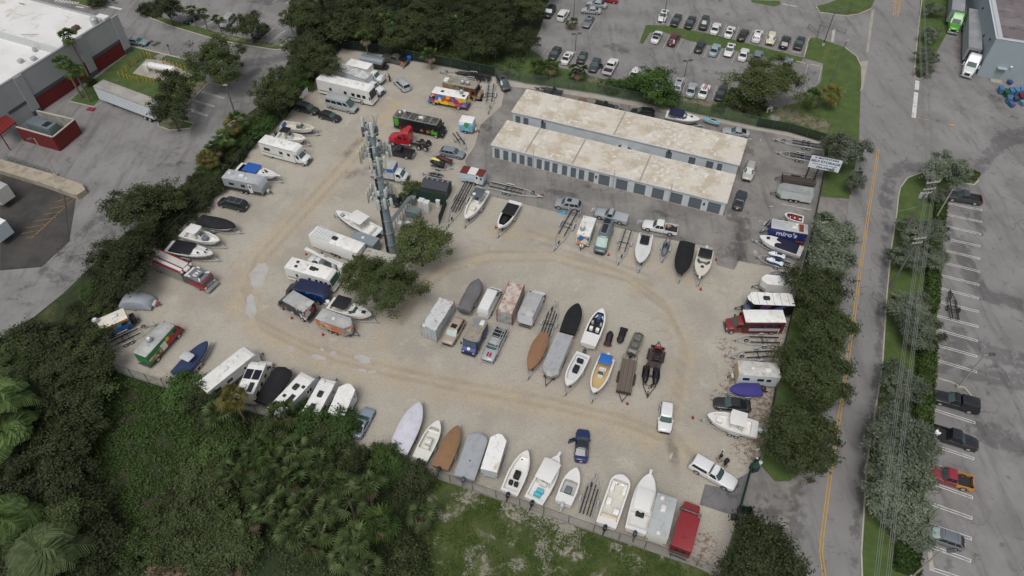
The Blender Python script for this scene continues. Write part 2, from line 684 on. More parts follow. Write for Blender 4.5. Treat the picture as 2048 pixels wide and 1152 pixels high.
def car(row, kind, col, label, name=None, cat=None, group=None, L=None, sunroof=0, rack=0, topper=None, tonneau=None, shade=0, plate=1, roofcol=None, door=0, stripe=None, bedcol=None, rims=RIM, hoodup=0):
 x, y, ang, Lm = PL(*row) if len(row) < 7 else PL(*row[:5], row[5], row[6])
 l0, W, belt, roof, hf, deck, wsb, wst, re, rb = KIND[kind]
 L = L or min(max(Lm, l0 * .93), l0 * 1.08)
 pk = kind.startswith('pickup')
 cat = cat or {'suv': 'SUV', 'van': 'van', 'hvan': 'van', 'minivan': 'minivan', 'pickup': 'pickup', 'pickup1': 'pickup', 'jeep': 'off-roader'}.get(kind, 'car')
 nm = name or {'suv': 'parked_suv', 'van': 'cargo_van', 'hvan': 'passenger_van', 'minivan': 'minivan', 'pickup': 'pickup_truck', 'pickup1': 'pickup_truck', 'jeep': 'off_road_car', 'coupe': 'coupe_car', 'sedan': 'sedan_car'}.get(kind, 'hatchback_car')
 R = root(nm, label, cat, x, y, ang, group)
 pm = paint(col)
 b = MB()
 wm = max(wsb + .05, .33)
 st = [(.5, .50, hf - .34), (.495, .64, hf - .22), (.482, .78, hf - .12), (.455, .885, hf - .05), (.41, .95, hf), (wm, .985, hf + (belt - hf) * .4), (wsb, 1, belt - .02)]
 if pk:
  st += [(rb, 1, belt)]
 else:
  st += [(-.1, 1, belt + .01), (max(rb, -.43), .985, deck)]
  if rb > -.42:
   st += [(-.445, .95, deck - .01)]
  st += [(-.475, .885, deck - (.05 if rb > -.42 else .02)), (-.492, .78, deck - .16), (-.5, .66, deck - .34)]
 b.loft([lower_ring(q[0] * L, q[1] * W, q[2]) for q in st])
 van_ = kind in ('van', 'hvan', 'jeep')
 A0, B0, A1, B1 = wsb * L, rb * L, wst * L, re * L
 zt = roof - (.13 if not van_ else .2)
 w0, w1 = W * .462, W * (.425 if van_ else .39)
 zr = deck - .02 if not pk else belt - .02

 def cring(a, b_, w, z, zb_, bul):
  br = bul * (.35 if not pk else 0)
  return [(a, -w, z), (a + bul, -w * .55, z), (a + bul, w * .55, z), (a, w, z), ((a + b_) / 2, w * 1.015, (z + zb_) / 2), (b_, w * .97, zb_), (b_ - br, w * .55, zb_), (b_ - br, -w * .55, zb_), (b_, -w * .97, zb_), ((a + b_) / 2, -w * 1.015, (z + zb_) / 2)]
 q0 = cring(A0, B0, w0, belt - .03, zr, .16)
 q1 = cring(A1, B1, w1, zt, zt, .11)
 q2 = cring(A1 - .10, B1 + .08, w1 * .92, zt + (roof - zt) * .75, zt + (roof - zt) * .7, .08)
 q3 = cring(A1 - .30, B1 + .25, w1 * .68, roof, roof - .01, .04)
 w1f = w1r = w1 * .95
 if roofcol:
  b.loft([q0, q1], (0, 0))
  MB().loft([q1, q2, q3], (0, 1)).build('roof', paint(roofcol), R, 60)
 else:
  b.loft([q0, q1, q2, q3], (0, 1))
 b.build('body', pm, R, 38)

 def band(name, idx, u0, u1, v0, v1, mt, off=.016):
  lo, hi = [Vector(q0[k]) for k in idx], [Vector(q1[k]) for k in idx]
  n_ = len(idx) - 1
  us = sorted({u0, u1} | {k / n_ for k in range(n_ + 1) if u0 < k / n_ < u1})

  def at(pts, u):
   k = min(int(u * n_), n_ - 1)
   return pts[k].lerp(pts[k + 1], u * n_ - k)
  c = Vector(((A1 + B1) / 2, 0, belt - .3))
  rows = []
  for v in (v0, v1):
   for u in us:
    g_ = at(lo, u).lerp(at(hi, u), v)
    rows.append(g_ + (g_ - c).normalized() * off)
  m_ = len(us)
  MB().add([tuple(r_) for r_ in rows], [(k, k + 1, m_ + k + 1, m_ + k) for k in range(m_ - 1)]).build(name, mt, R)
 band('windshield', (0, 1, 2, 3), .05, .95, .06, .97, SHADE if shade else TGLASS, .02)
 if kind not in ('van',):
  band('rear_window', (5, 6, 7, 8), .08, .92, .12, .93, GLASS, .02)
 spl = {'suv': [(.10, .40), (.42, .70), (.73, .96)], 'wagon': [(.10, .40), (.42, .70), (.73, .95)], 'minivan': [(.15, .42), (.44, .70), (.73, .97)],
   'van': [(.06, .24)], 'hvan': [(.06, .22), (.26, .48), (.51, .73), (.76, .96)], 'pickup': [(.08, .50), (.54, .95)], 'pickup1': [(.12, .92)], 'jeep': [(.06, .34), (.38, .64), (.68, .94)]}.get(kind, [(.10, .47), (.50, .88)])
 for ids, fl in (((3, 4, 5), 0), ((8, 9, 0), 1)):
  for u0, u1 in spl:
   if fl:
    u0, u1 = 1 - u1, 1 - u0
   band('side_window', ids, u0, u1, .08 if kind != 'hvan' else .2, .93 if kind != 'hvan' else .7, GLASS)
 rr = .40 if pk else .37 if kind in ('suv', 'jeep', 'van', 'hvan') else .335
 ub = MB().box(-L * .46, L * .47, -W * .44, W * .44, .17, .30)
 xs = (L * .315, -L * .305)
 for wx in xs:
  for sd in (-1, 1):
   ub.loft([[(wx + rr * 1.16 * math.cos(t), sd * (W / 2 - .12), rr + rr * 1.16 * math.sin(t)) for t in [math.pi * k / 8 for k in range(9)]],
      [(wx + rr * 1.16 * math.cos(t), sd * (W / 2 + .006), rr + rr * 1.16 * math.sin(t)) for t in [math.pi * k / 8 for k in range(9)]]])
   wheel(R, wx, sd * (W / 2 - .10), rr, .235, rims)
 ub.build('underbody', DARK, R)
 for sd in (-1, 1):
  part('headlight', LAMP, R, L * .44, L * .477, sd * W * .33 - .13, sd * W * .33 + .13, hf - .27, hf - .11, c=.02)
  part('taillight', REDL, R, -L * .492, -L * .465, sd * W * .335 - .11, sd * W * .335 + .11, deck - .36, deck - .14 if not pk else deck - .02)
  part('mirror', pm if kind not in ('van',) else DARK, R, wsb * L - .38, wsb * L - .20, sd * (W / 2 + .02) - .09, sd * (W / 2 + .02) + .09, belt - .02, belt + .14, c=.03)
 part('front_bumper', DARK, R, L * .487, L * .507, -W * .33, W * .33, .30, hf - .30)
 if plate:
  part('licence_plate', WHITE, R, -L * .506, -L * .498, -.17, .17, .62, .76)
 if sunroof:
  part('sunroof', GLASS, R, A1 - .25 - .75, A1 - .25, -w1f * .62, w1f * .62, roof - .012, roof + .012)
 if rack:
  for sd in (-1, 1):
   MB().tube((A1 - .2, sd * w1f * .88, roof + .05), (B1 + .2, sd * w1r * .88, roof + .05), .03).build('roof_rail', ALU, R)
  for k in range(rack):
   xx = A1 - .4 + (B1 - A1 + .7) * k / max(rack - 1, 1)
   MB().tube((xx, -w1f * .88, roof + .06), (xx, w1f * .88, roof + .06), .028).build('cross_bar', ALU, R)
 if stripe:
  for a in (-.17, .17):
   MB().add([(wsb * L + .1, a - .11, belt + .01), (wm * L, a - .11, hf + (belt - hf) * .4 + .014), (L * .41, a - .11, hf + .014), (L * .455, a - .11, hf - .036), (L * .455, a + .11, hf - .036), (L * .41, a + .11, hf + .014), (wm * L, a + .11, hf + (belt - hf) * .4 + .014), (wsb * L + .1, a + .11, belt + .01)], [(0, 1, 6, 7), (1, 2, 5, 6), (2, 3, 4, 5)]).build('stripe', M(stripe, .35), R)
   part('stripe', M(stripe, .35), R, B1 + .1, A1 - .15, a - .11, a + .11, roof - .01, roof + .012)
 if door:
  dm = MB().box(-1.05, 0, -.04, .04, .32, belt)
  d = dm.build('open_door', pm, R)
  d.location = (wsb * L - .25, W / 2, 0)
  d.rotation_euler = (0, 0, -math.radians(62))
  MB().box(-.95, -.1, -.02, .02, belt, roof - .12).build('door_window', GLASS, d)
 if hoodup:
  q = MB().loft([[(wsb * L, -.7, belt + .02), (wsb * L, .7, belt + .02), (wsb * L + .35, .66, belt + 1.0), (wsb * L + .35, -.66, belt + 1.0)], [(wsb * L + .05, -.7, belt + .02), (wsb * L + .05, .7, belt + .02), (wsb * L + .40, .66, belt + 1.0), (wsb * L + .40, -.66, belt + 1.0)]])
  q.build('raised_hood', pm, R)
  part('engine_bay', BLACK, R, wsb * L + .1, L * .44, -.72, .72, belt - .08, belt + .0)
 if pk:
  bm = paint(bedcol) if bedcol else pm
  x1, x0 = rb * L - .03, -L * .495
  bd = MB()
  for sd in (-1, 1):
   bd.box(x0, x1, sd * W / 2 - (.07 if sd > 0 else 0), sd * W / 2 + (0 if sd > 0 else .07), .45, belt - .04)
  bd.box(x0, x0 + .07, -W / 2 + .07, W / 2 - .07, .45, belt - .05)
  bd.box(x1 - .06, x1, -W / 2 + .07, W / 2 - .07, .45, belt - .05)
  bd.build('cargo_bed', bm, R)
  part('bed_liner', DARK, R, x0 + .07, x1 - .06, -W / 2 + .07, W / 2 - .07, .55, .62)
  part('rear_bumper', ALU, R, x0 - .12, x0 - .005, -W * .46, W * .46, .42, .6)
  if tonneau:
   part('bed_cover', M(tonneau, .5), R, x0 + .02, x1 - .02, -W / 2 + .03, W / 2 - .03, belt - .04, belt + .03, c=.03)
  if topper:
   t = MB()
   t.loft([[(x0 + a, -w, z), (x1 - c_, -w, z), (x1 - c_, w, z), (x0 + a, w, z)] for a, c_, w, z in ((.02, .02, W / 2 - .03, belt - .03), (.22, .02, W * .40, roof - .06), (.3, .12, W * .34, roof))])
   t.build('bed_topper', paint(topper), R, 40)
   for sd in (-1, 1):
    f = [(x0 + .02, -W / 2 + .03, belt - .03), (x1 - .02, -W / 2 + .03, belt - .03), (x1 - .02, -W * .40, roof - .06), (x0 + .22, -W * .40, roof - .06)]
    if sd > 0:
     f = [(f[k][0], -f[k][1], f[k][2]) for k in (1, 0, 3, 2)]
    MB().pane(f, .1, .92, .2, .8, .012).build('topper_window', GLASS, R)
   MB().pane([(x0 + .02, W / 2 - .03, belt), (x0 + .02, -W / 2 + .03, belt), (x0 + .22, -W * .40, roof - .06), (x0 + .22, W * .40, roof - .06)], .1, .9, .1, .9, .02).build('topper_rear_window', GLASS, R)
 return R


# ------------------------------------------------------------------ truck and motorhome pieces
def truck_cab(R, x0, W, col, zc=2.15, hood=1.15, cabL=1.55, zh=1.35, wheelx=None, wr=.42, glassm=None, zb=.45):
 """front cab: x0 is its back; hood ahead of it"""
 x1, x2 = x0 + cabL, x0 + cabL + hood
 w = W / 2
 b = MB()
 b.loft([lower_ring(x, ww, t, zb) for x, ww, t in ((x2, W * .70, zh - .35), (x2 - .06, W * .86, zh - .14), (x2 - .3, W * .95, zh - .02), (x1, W, zh + .08), (x0, W, zh + .1))])
 q0 = [(x1, -w * .92, zh + .05), (x1, w * .92, zh + .05), (x0, w * .96, zh + .05), (x0, -w * .96, zh + .05)]
 q1 = [(x1 - .55, -w * .80, zc - .1), (x1 - .55, w * .80, zc - .1), (x0, w * .86, zc - .1), (x0, -w * .86, zc - .1)]
 q2 = [(x1 - .7, -w * .68, zc), (x1 - .7, w * .68, zc), (x0, w * .74, zc), (x0, -w * .74, zc)]
 b.loft([q0, q1, q2], (0, 1))
 b.build('cab', paint(col), R, 42)
 MB().pane([q0[0], q0[1], q1[1], q1[0]], .06, .94, .1, .95, .02).build('windshield', glassm or TGLASS, R)
 for f in ([q0[1], q0[2], q1[2], q1[1]], [q0[3], q0[0], q1[0], q1[3]]):
  MB().pane(f, .2, .8, .12, .86, .016).build('side_window', GLASS, R)
 part('grille', DARK, R, x2 - .03, x2 + .015, -W * .22, W * .22, zh - .65, zh - .3)
 part('front_bumper', STEEL, R, x2 - .05, x2 + .1, -W * .45, W * .45, zb - .08, zb + .2)
 for sd in (-1, 1):
  part('headlight', LAMP, R, x2 - .08, x2 + .012, sd * W * .34 - .14, sd * W * .34 + .14, zh - .58, zh - .32)
  part('mirror', DARK, R, x1 - .55, x1 - .4, sd * (w + .12) - .1, sd * (w + .12) + .1, zh + .2, zh + .6)
  wheel(R, x2 - .75 if wheelx is None else wheelx, sd * (w - .12), wr, .26)
 part('chassis', DARK, R, x0 - .2, x2 - .2, -w * .5, w * .5, .35, .6)


def box_body(R, x0, x1, W, z0, z1, side, roof, c=.05, name='box'):
 m = MB()
 m.box(x0, x1, -W / 2, W / 2, z0, z1)
 m.build(name, side, R)
 MB().cbox(x0 - .02, x1 + .02, -W / 2 - .02, W / 2 + .02, z1 - .02, z1 + .07, c=.05).build('roof', roof, R, 40)
 for sd in (-1, 1):
  part('roof_rail', ALU, R, x0, x1, sd * (W / 2 + .025) - .015, sd * (W / 2 + .025) + .015, z1 - .12, z1 - .02)


def vents(R, z, items):
 """things standing on a vehicle roof: (kind, x, y)"""
 for k, x, y in items:
  if k == 'ac':
   part('air_conditioner', WHITE, R, x - .45, x + .45, y - .32, y + .32, z, z + .26, c=.08)
  elif k == 'acb':
   part('air_conditioner', DARK, R, x - .48, x + .48, y - .34, y + .34, z, z + .27, c=.1)
  elif k == 'vent':
   part('roof_vent', WHITE, R, x - .22, x + .22, y - .22, y + .22, z, z + .13, c=.04)
  elif k == 'ventb':
   part('roof_vent', DARK, R, x - .22, x + .22, y - .22, y + .22, z, z + .12, c=.04)
  elif k == 'fan':
   o = MB().lathe([(.38, z), (.36, z + .35), (.30, z + .4), (.42, z + .45), (.42, z + .62), (.2, z + .72)], x, y, 14).build('exhaust_fan', ALU, R, 30)
   MB().lathe([(.26, z + .715), (.24, z + .76)], x, y, 12).build('fan_cap', WHITE, o)
  elif k == 'dome':
   MB().lathe([(.26, z), (.3, z + .1), (.24, z + .26), (.08, z + .34)], x, y, 12).build('antenna_dome', WHITE, R, 40)
  elif k == 'solar':
   part('solar_panel', M((.012, .013, .022), .15, 0, 0), R, x - .78, x + .78, y - .5, y + .5, z + .03, z + .07)
  elif k == 'solars':
   part('solar_panel', M((.03, .032, .04), .2, 0, 0), R, x - .75, x + .75, y - .33, y + .33, z + .03, z + .06)
  elif k == 'patch':
   part('roof_hatch', DARK, R, x - .3, x + .3, y - .3, y + .3, z, z + .05)


def box_truck(row, W, z1, boxL, cabcol, side, roof, label, zc=2.2, cat='box truck', name='box_truck', items=(), hood=1.1, cabL=1.5, dual=0, zb=.95, over=0, ramp_=0):
 """row gives the middle of the roof's front and rear edges"""
 x, y, ang, Lm = PL(*row)
 boxL = boxL or Lm
 R = root(name, label, cat, x, y, ang)
 h = boxL / 2
 box_body(R, -h, h, W, zb, z1, side, roof)
 part('underframe', DARK, R, -h + .2, h, -W * .35, W * .35, .5, zb)
 part('rear_bumper', STEEL, R, -h - .14, -h - .02, -W * .42, W * .42, .4, .6)
 for sd in (-1, 1):
  wheel(R, -h * .5, sd * (W / 2 - .2), .44, .34)
  if dual:
   wheel(R, -h * .5 - 1.2, sd * (W / 2 - .2), .44, .34)
  part('taillight', REDL, R, -h - .03, -h + .01, sd * W * .44 - .08, sd * W * .44 + .08, zb + .02, zb + .2)
 truck_cab(R, h + .04, min(W * .9, 2.15), cabcol, zc, hood, cabL)
 if over:
  MB().loft([[(h + .02, -W / 2, zc + .05), (h + .02, W / 2, zc + .05), (h + .02, W / 2, z1 + .03), (h + .02, -W / 2, z1 + .03)],
     [(h + over, -W * .42, zc + .25), (h + over, W * .42, zc + .25), (h + over * .85, W * .44, z1 - .12), (h + over * .85, -W * .44, z1 - .12)]]).build('cab_over_nose', WHITE, R, 40)
 vents(R, z1 + .06, items)
 return R


def side_panel(R, name, mat, x0, x1, z0, z1, y, t=.02, sd=None):
 s_ = 1 if y > 0 else -1
 return MB().box(x0, x1, min(y, y + s_ * t), max(y, y + s_ * t), z0, z1).build(name, mat, R)


def camper_trailer(row, W, z1, label, side=None, roof=None, items=(), nose='curve', nosecol=None, name='travel_trailer', cat='camper', axles=2, door=1, windows=((-.3, .25),), tongue=1.2, L=None, z0=.62, sides=(-1, 1), skirt=None, stripe=None, gas=1, grille=None, tilt=0):
 """tow-behind box with rounded, wedge or flat nose; row: middle of roof front and rear edges"""
 side, roof = side or WHITE, roof or WHITE
 x, y, ang, Lm = PL(*row)
 L = L or Lm
 R = root(name, label, cat, x, y, ang)
 h, w = L / 2, W / 2
 if nose == 'curve':
  prof = [(h - 1.0, z1), (h - .55, z1 - .10), (h - .2, z1 - .45), (h - .02, z1 - 1.0), (h, z0 + .5), (h - .12, z0)]
  MB().side([(-h, z0), (-h, z1)] + prof, -w, w).build('body', side, R, 30)
  MB().side([(h - 1.0, z1 + .055)] + [(a + .03, b + .03) for a, b in prof[1:4]] + [(h - .06, z1 - 1.0), (h - .25, z1 - .48), (h - .6, z1 - .13), (h - 1.0, z1 - .03)], -w + .04, w - .04).build('front_cap', nosecol or WHITE, R, 30)
  rx = h - 1.0
 elif nose == 'vee':
  pts = [(-h, -w), (h - .75, -w), (h, -.28), (h, .28), (h - .75, w), (-h, w)]
  MB().prism(pts, z0, z1).build('body', side, R)
  MB().prism([(a * 1.003, b * 1.01) for a, b in pts], z1, z1 + .05).build('roof', roof, R)
  rx = None
  MB().prism([(h - .75, -w * 1.012), (h + .015, -.28), (h + .015, .28), (h - .75, w * 1.012), (h - .8, w * .9), (h - .8, -w * .9)], z0 + .01, z0 + (z1 - z0) * .33).build('stone_guard', ALU, R)
 else:
  MB().cbox(-h, h, -w, w, z0, z1, c=.05).build('body', side, R, 40)
  rx = h
  if nosecol:
   part('front_panel', nosecol, R, h, h + .025, -w + .03, w - .03, z0 + .04, z1 - .06)
 if rx is not None:
  MB().cbox(-h - .02, rx, -w - .02, w + .02, z1 - .02, z1 + .05, c=.04).build('roof', roof, R, 40)
 for sd in sides:
  yy = sd * w
  if skirt:
   side_panel(R, 'lower_skirt', skirt, -h + .03, h - (.8 if nose == 'vee' else .15), z0 + .02, z0 + .55, yy, .012)
  if stripe:
   side_panel(R, 'side_stripe', stripe, -h + .2, h - 1.2, z0 + .75, z0 + .95, yy, .014)
  for wx, ww in windows:
   o = side_panel(R, 'window', GLASS, wx * L - ww, wx * L + ww, z0 + 1.0, z0 + 1.55, yy, .02)
  if door and sd == -1:
   d = side_panel(R, 'entry_door', WHITE if side != WHITE else M('#cfd2d2', .5), .16 * L, .16 * L + .68, z0 + .06, z0 + 1.9, yy, .022)
   side_panel(d, 'door_window', GLASS, .16 * L + .18, .16 * L + .5, z0 + 1.1, z0 + 1.6, yy - .022, .012)
 ax = [-.55, .35] if axles == 2 else [-.1]
 for sd in (-1, 1):
  MB().box(min(ax) - .5, max(ax) + .5, sd * (w - .02) - (.0 if sd > 0 else .06), sd * (w - .02) + (.06 if sd > 0 else .0), .62, .78).build('fender', DARK, R)
  for a in ax:
   wheel(R, a, sd * (w - .08), .34, .2)
  part('taillight', REDL, R, -h - .025, -h + .01, sd * w * .85 - .08, sd * w * .85 + .08, z0 + .3, z0 + .55)
 part('chassis', DARK, R, -h + .05, h - .1, -w * .7, w * .7, .45, z0)
 if tongue:
  t = MB()
  for sd in (-1, 1):
   t.tube((h - .2, sd * w * .5, .52), (h + tongue, 0, .48), .05)
  t.build('tongue', DARK, R)
  MB().tube((h + tongue - .12, 0, .02), (h + tongue - .12, 0, .8), .04).build('jack', STEEL, R)
  if gas:
   for sd in (-1, 1):
    MB().lathe([(.13, .5), (.155, .58), (.155, .95), (.08, 1.05)], h + .35, sd * .18, 10).build('gas_bottle', WHITE if gas == 1 else DARK, R, 40)
 if grille:
  part('rear_ladder', ALU, R, -h - .08, -h - .02, .2, .6, z0 + .1, z1 - .05)
 vents(R, z1 + .05, items)
 return R


def step_van(row, W, z1, label, wrapm, roof, nosecol, items=(), L=None, name='food_truck', hatch=1, frontglass=None, hood=.85, sides=(-1, 1), roofitems=None):
 """walk-in van; row: middle of roof front and rear edges"""
 x, y, ang, Lm = PL(*row)
 L = L or Lm
 R = root(name, label, 'food truck', x, y, ang)
 h, w = L / 2, W / 2
 zb = .75
 MB().box(-h, h, -w, w, zb, z1).build('body', wrapm, R)
 MB().cbox(-h - .02, h + .02, -w - .02, w + .02, z1 - .02, z1 + .06, c=.06).build('roof', roof, R, 40)
 # sloping front and bonnet
 pr = [(h, zb - .1), (h + hood, zb - .1), (h + hood, 1.25), (h + hood * .5, 1.55), (h + .35, 1.62), (h, z1 - .12)]
 MB().side(pr, -w + .06, w - .06).build('nose', nosecol, R)
 f = [(h + .35, -w + .06, 1.62), (h + .35, w - .06, 1.62), (h, w - .06, z1 - .12), (h, -w + .06, z1 - .12)]
 MB().pane(f, .04, .49, .08, .82, .02).build('windshield', frontglass or GLASS, R)
 MB().pane(f, .51, .96, .08, .82, .02).build('windshield', frontglass or GLASS, R)
 part('front_bumper', DARK, R, h + hood, h + hood + .14, -w + .05, w - .05, .45, .72)
 part('rear_bumper', STEEL, R, -h - .25, -h, -w + .1, w - .1, .45, .6)
 part('underframe', DARK, R, -h + .1, h + hood - .1, -w * .8, w * .8, .4, zb)
 for sd in (-1, 1):
  for wx in (h * .92, -h * .55):
   wheel(R, wx, sd * (w - .12), .42, .28)
  part('headlight', LAMP, R, h + hood, h + hood + .02, sd * w * .7 - .13, sd * w * .7 + .13, .82, 1.04)
  part('mirror', DARK, R, h + .25, h + .4, sd * (w + .15) - .08, sd * (w + .15) + .08, 1.7, 2.2)
  side_panel(R, 'cab_window', GLASS, h - .75, h - .1, 1.55, 2.25, sd * w, .02)
 if hatch:
  side_panel(R, 'serving_hatch', M('#8f979b', .4, .2), -h * .35, h * .35, 1.55, 2.3, -w if hatch == 1 else w, .03)
 vents(R, z1 + .06, items)
 return R


# ------------------------------------------------------------------ boat trailers and boats
def boat_trailer(pos, L, W, label, col=None, axles=1, bunks=2, name='boat_trailer', spare=1, group=None, cat='trailer', winch=1, guides=0, zf=.5, bunkc=None, slats=0, under=0, x=None):
 """tongue towards +x; origin in the middle"""
 col = col or GALV
 R = root(name, label, cat, pos[0], pos[1], pos[2], group)
 h, w = L / 2, W / 2
 neck = h - L * .36
 for sd in (-1, 1):
  MB().path([(-h, sd * w * .74, zf), (neck, sd * w * .74, zf), (h - .35, sd * .06, zf)], .055, 5).build('frame_rail', col, R)
 n = max(3, int(L / 1.5))
 for k in range(n):
  xx = -h + .15 + (neck + h - .2) * k / (n - 1)
  MB().tube((xx, -w * .74, zf), (xx, w * .74, zf), .04).build('crossmember', col, R)
 MB().box(h - 1.1, h, -.06, .06, zf - .06, zf + .06).build('tongue', col, R)
 MB().tube((h - .45, .16, .03), (h - .45, .16, .85), .045).build('jack', STEEL, R)
 bm = bunkc or DARK
 ys = [w * .42] if bunks == 2 else [w * .55, w * .2]
 for b in ys:
  for sd in (-1, 1):
   MB().box(-h - .05, neck + (.4 if b < w * .4 else -.1), sd * b - .07, sd * b + .07, zf + .08, zf + .2).build('bunk', bm, R)
 ax = [-h * .30 - .42, -h * .30 + .42] if axles == 2 else [-h * .32]
 for sd in (-1, 1):
  f = MB()
  a, b = min(ax) - .45, max(ax) + .45
  f.loft([[(a, sd * (w - .17), .42), (a + .18, sd * (w - .17), .74), (b - .18, sd * (w - .17), .74), (b, sd * (w - .17), .42), (b - .22, sd * (w - .17), .69), (a + .22, sd * (w - .17), .69)],
    [(a, sd * (w + .08), .42), (a + .18, sd * (w + .08), .74), (b - .18, sd * (w + .08), .74), (b, sd * (w + .08), .42), (b - .22, sd * (w + .08), .69), (a + .22, sd * (w + .08), .69)]])
  f.build('fender', col, R)
  for q in ax:
   wheel(R, q, sd * (w - .04), .33, .2)
  if guides:
   MB().tube((-h + .1, sd * w * .9, zf), (-h + .1, sd * w * .9, zf + 1.25), .045).build('guide_post', WHITE, R)
 for q in ax:
  MB().tube((q, -w, .34), (q, w, .34), .05).build('axle', DARK, R)
 if winch:
  MB().path([(h - 1.5, 0, zf), (h - 1.35, 0, zf + .75)], .05).build('winch_post', col, R)
 if spare:
  wheel(R, h - 1.9, .3, .31, .19, z=zf + .25)
 return R


def boat(row, beam, label, hull='#eceae4', zg=1.55, cover=None, cockpit=None, deck=None, floor='#dcd9d0', ttop=None, tt=(.25, .55), console=None, outboard=None, ob_up=1, hatch=(), seats=(), windscreen=None, name='motor_boat', trailer=1, axles=1, cov_h=.35, cov_prof=None, stripe=None, rail=0, tlabel=None, spare=1, bow=2.3, pulpit=0, tongue=1.0, trcol=None, full=.35, topdeck=0, group=None, wingw=.22, guides=0, side_lo=None, L=None, stern_w=.94, dk=None):
 """row: bow tip and middle of the stern at gunwale height.  t runs 0 at the stern to 1 at the bow"""
 if len(row) == 5:
  row = row + (zg,)
 x, y, ang, Lm = PL(*row)
 L = L or Lm
 B = beam / 2
 R = root(name, label, 'boat', x, y, ang, group)
 h = L / 2
 N = 16
 ts = [k / N for k in range(N)] + [.975, 1.0]

 def hb(t):
  return max(B * (1 - max(0, (t - full) / (1 - full)) ** bow) ** .72 * (stern_w + (1 - stern_w) * min(1, t / .3)), .035)

 def X(t):
  return -h + L * t

 def Zg(t):
  return zg + .28 * t * t

 zk0 = .62

 def Zk(t):
  return zk0 + (Zg(t) - zk0 - .12) * max(0, (t - .68) / .32) ** 2

 hm = GEL if hull in ('#eceae4', 'w') else M(hull, .3, 0, .08, .8, .4)
 rings = []
 for t in ts:
  b_, g_, k_ = hb(t), Zg(t), Zk(t)
  zc = k_ + (g_ - k_) * .32
  rings.append([(X(t), b_, g_), (X(t), b_ * .97, g_ - .12), (X(t), b_ * .86, zc), (X(t), 0, k_), (X(t), -b_ * .86, zc), (X(t), -b_ * .97, g_ - .12), (X(t), -b_, g_)])
 MB().loft(rings, (1, 1), False).build('hull', hm, R, 45)
 if side_lo:
  for sd in (-1, 1):
   st = MB()
   st.loft([[(X(t), sd * (hb(t) * .935 + .03), Zk(t) + (Zg(t) - Zk(t)) * .72), (X(t), sd * (hb(t) * .875 + .03), Zk(t) + (Zg(t) - Zk(t)) * .42)] for t in ts[:-2]], (0, 0), False)
   st.build('hull_stripe', M(side_lo, .3), R)
 dm = dk or (GEL if hull != '#e4dfd2' else CREAM)
 c0, c1 = cockpit if cockpit else (9, 9)
 d, ck = MB(), MB()
 for t0, t1 in zip(ts[:-1], ts[1:]):
  tm = (t0 + t1) / 2
  o0, o1 = hb(t0), hb(t1)
  i0, i1 = max(o0 - wingw, .0), max(o1 - wingw, .0)
  a0, a1, x0, x1 = Zg(t0) + .02, Zg(t1) + .02, X(t0), X(t1)
  for sd in (-1, 1):
   q = [(x0, sd * o0, a0), (x1, sd * o1, a1), (x1, sd * i1, a1), (x0, sd * i0, a0)]
   d.add(q if sd < 0 else q[::-1], [(0, 1, 2, 3)])
  if c0 <= tm <= c1 and i1 > 0.05:
   fz = max(zg - .55, Zk(tm) + .12)
   ck.add([(x0, -i0, fz), (x1, -i1, fz), (x1, i1, fz), (x0, i0, fz)], [(0, 1, 2, 3)])
   for sd in (-1, 1):
    ck.add([(x0, sd * i0, fz), (x1, sd * i1, fz), (x1, sd * i1, a1), (x0, sd * i0, a0)], [(0, 1, 2, 3)])
   if not (c0 <= tm - 1 / N <= c1):
    ck.add([(x0, -i0, fz), (x0, i0, fz), (x0, i0, a0), (x0, -i0, a0)], [(0, 1, 2, 3)])
   if not (c0 <= (t1 + 1 / N / 2) <= c1) or t1 > .96:
    ck.add([(x1, -i1, fz), (x1, i1, fz), (x1, i1, a1), (x1, -i1, a1)], [(0, 1, 2, 3)])
  else:
   cr = (.10 + topdeck * math.sin(math.pi * min(1, max(0, (tm - .35) / .6)))) if tm > .3 else .03
   d.add([(x0, -i0, a0), (x1, -i1, a1), (x1, 0, a1 + cr * (i1 / B)), (x0, 0, a0 + cr * (i0 / B)), (x1, i1, a1), (x0, i0, a0)], [(0, 1, 2, 3), (3, 2, 4, 5)])
 if not cover or cockpit:
  d.build('deck', dm, R, 30)
 if ck.v:
  ck.build('cockpit', M(floor, .6, 0, .12), R)
 if cover:
  cm = M(cover, .85, 0, .25, 1.2)
  pr = cov_prof or [(0, .12), (.25, .8), (.55, 1), (.8, .6), (1, .05)]
  rr = []
  rnd = random.Random(len(label))
  for t in ts:
   hh = np.interp(t, [q[0] for q in pr], [q[1] for q in pr]) * cov_h
   b_ = hb(t) + .03
   wv = rnd.uniform(-.02, .02)
   rr.append([(X(t), b_ * .99, Zg(t) - .26 + wv), (X(t), b_ + .01, Zg(t) + .01), (X(t), b_ * .68, Zg(t) + hh * .62 + .02 + wv), (X(t), b_ * .12, Zg(t) + hh + .03), (X(t), -b_ * .12, Zg(t) + hh + .03), (X(t), -b_ * .68, Zg(t) + hh * .62 + .02 - wv), (X(t), -b_ - .01, Zg(t) + .01), (X(t), -b_ * .99, Zg(t) - .26 - wv)])
  rr = [[(p[0] - .06, p[1], p[2] - (.0 if k in (2, 3, 4, 5) else .0)) for k, p in enumerate(rr[0])]] + rr[1:]
  MB().loft(rr, (1, 1), False).build('canvas_cover', cm, R, 55)
 for t, yy, ln, ww in hatch:
  part('deck_hatch', GLASS, R, X(t) - ln / 2, X(t) + ln / 2, yy - ww / 2, yy + ww / 2, Zg(t) + .08 + topdeck * .8, Zg(t) + .17 + topdeck * .9)
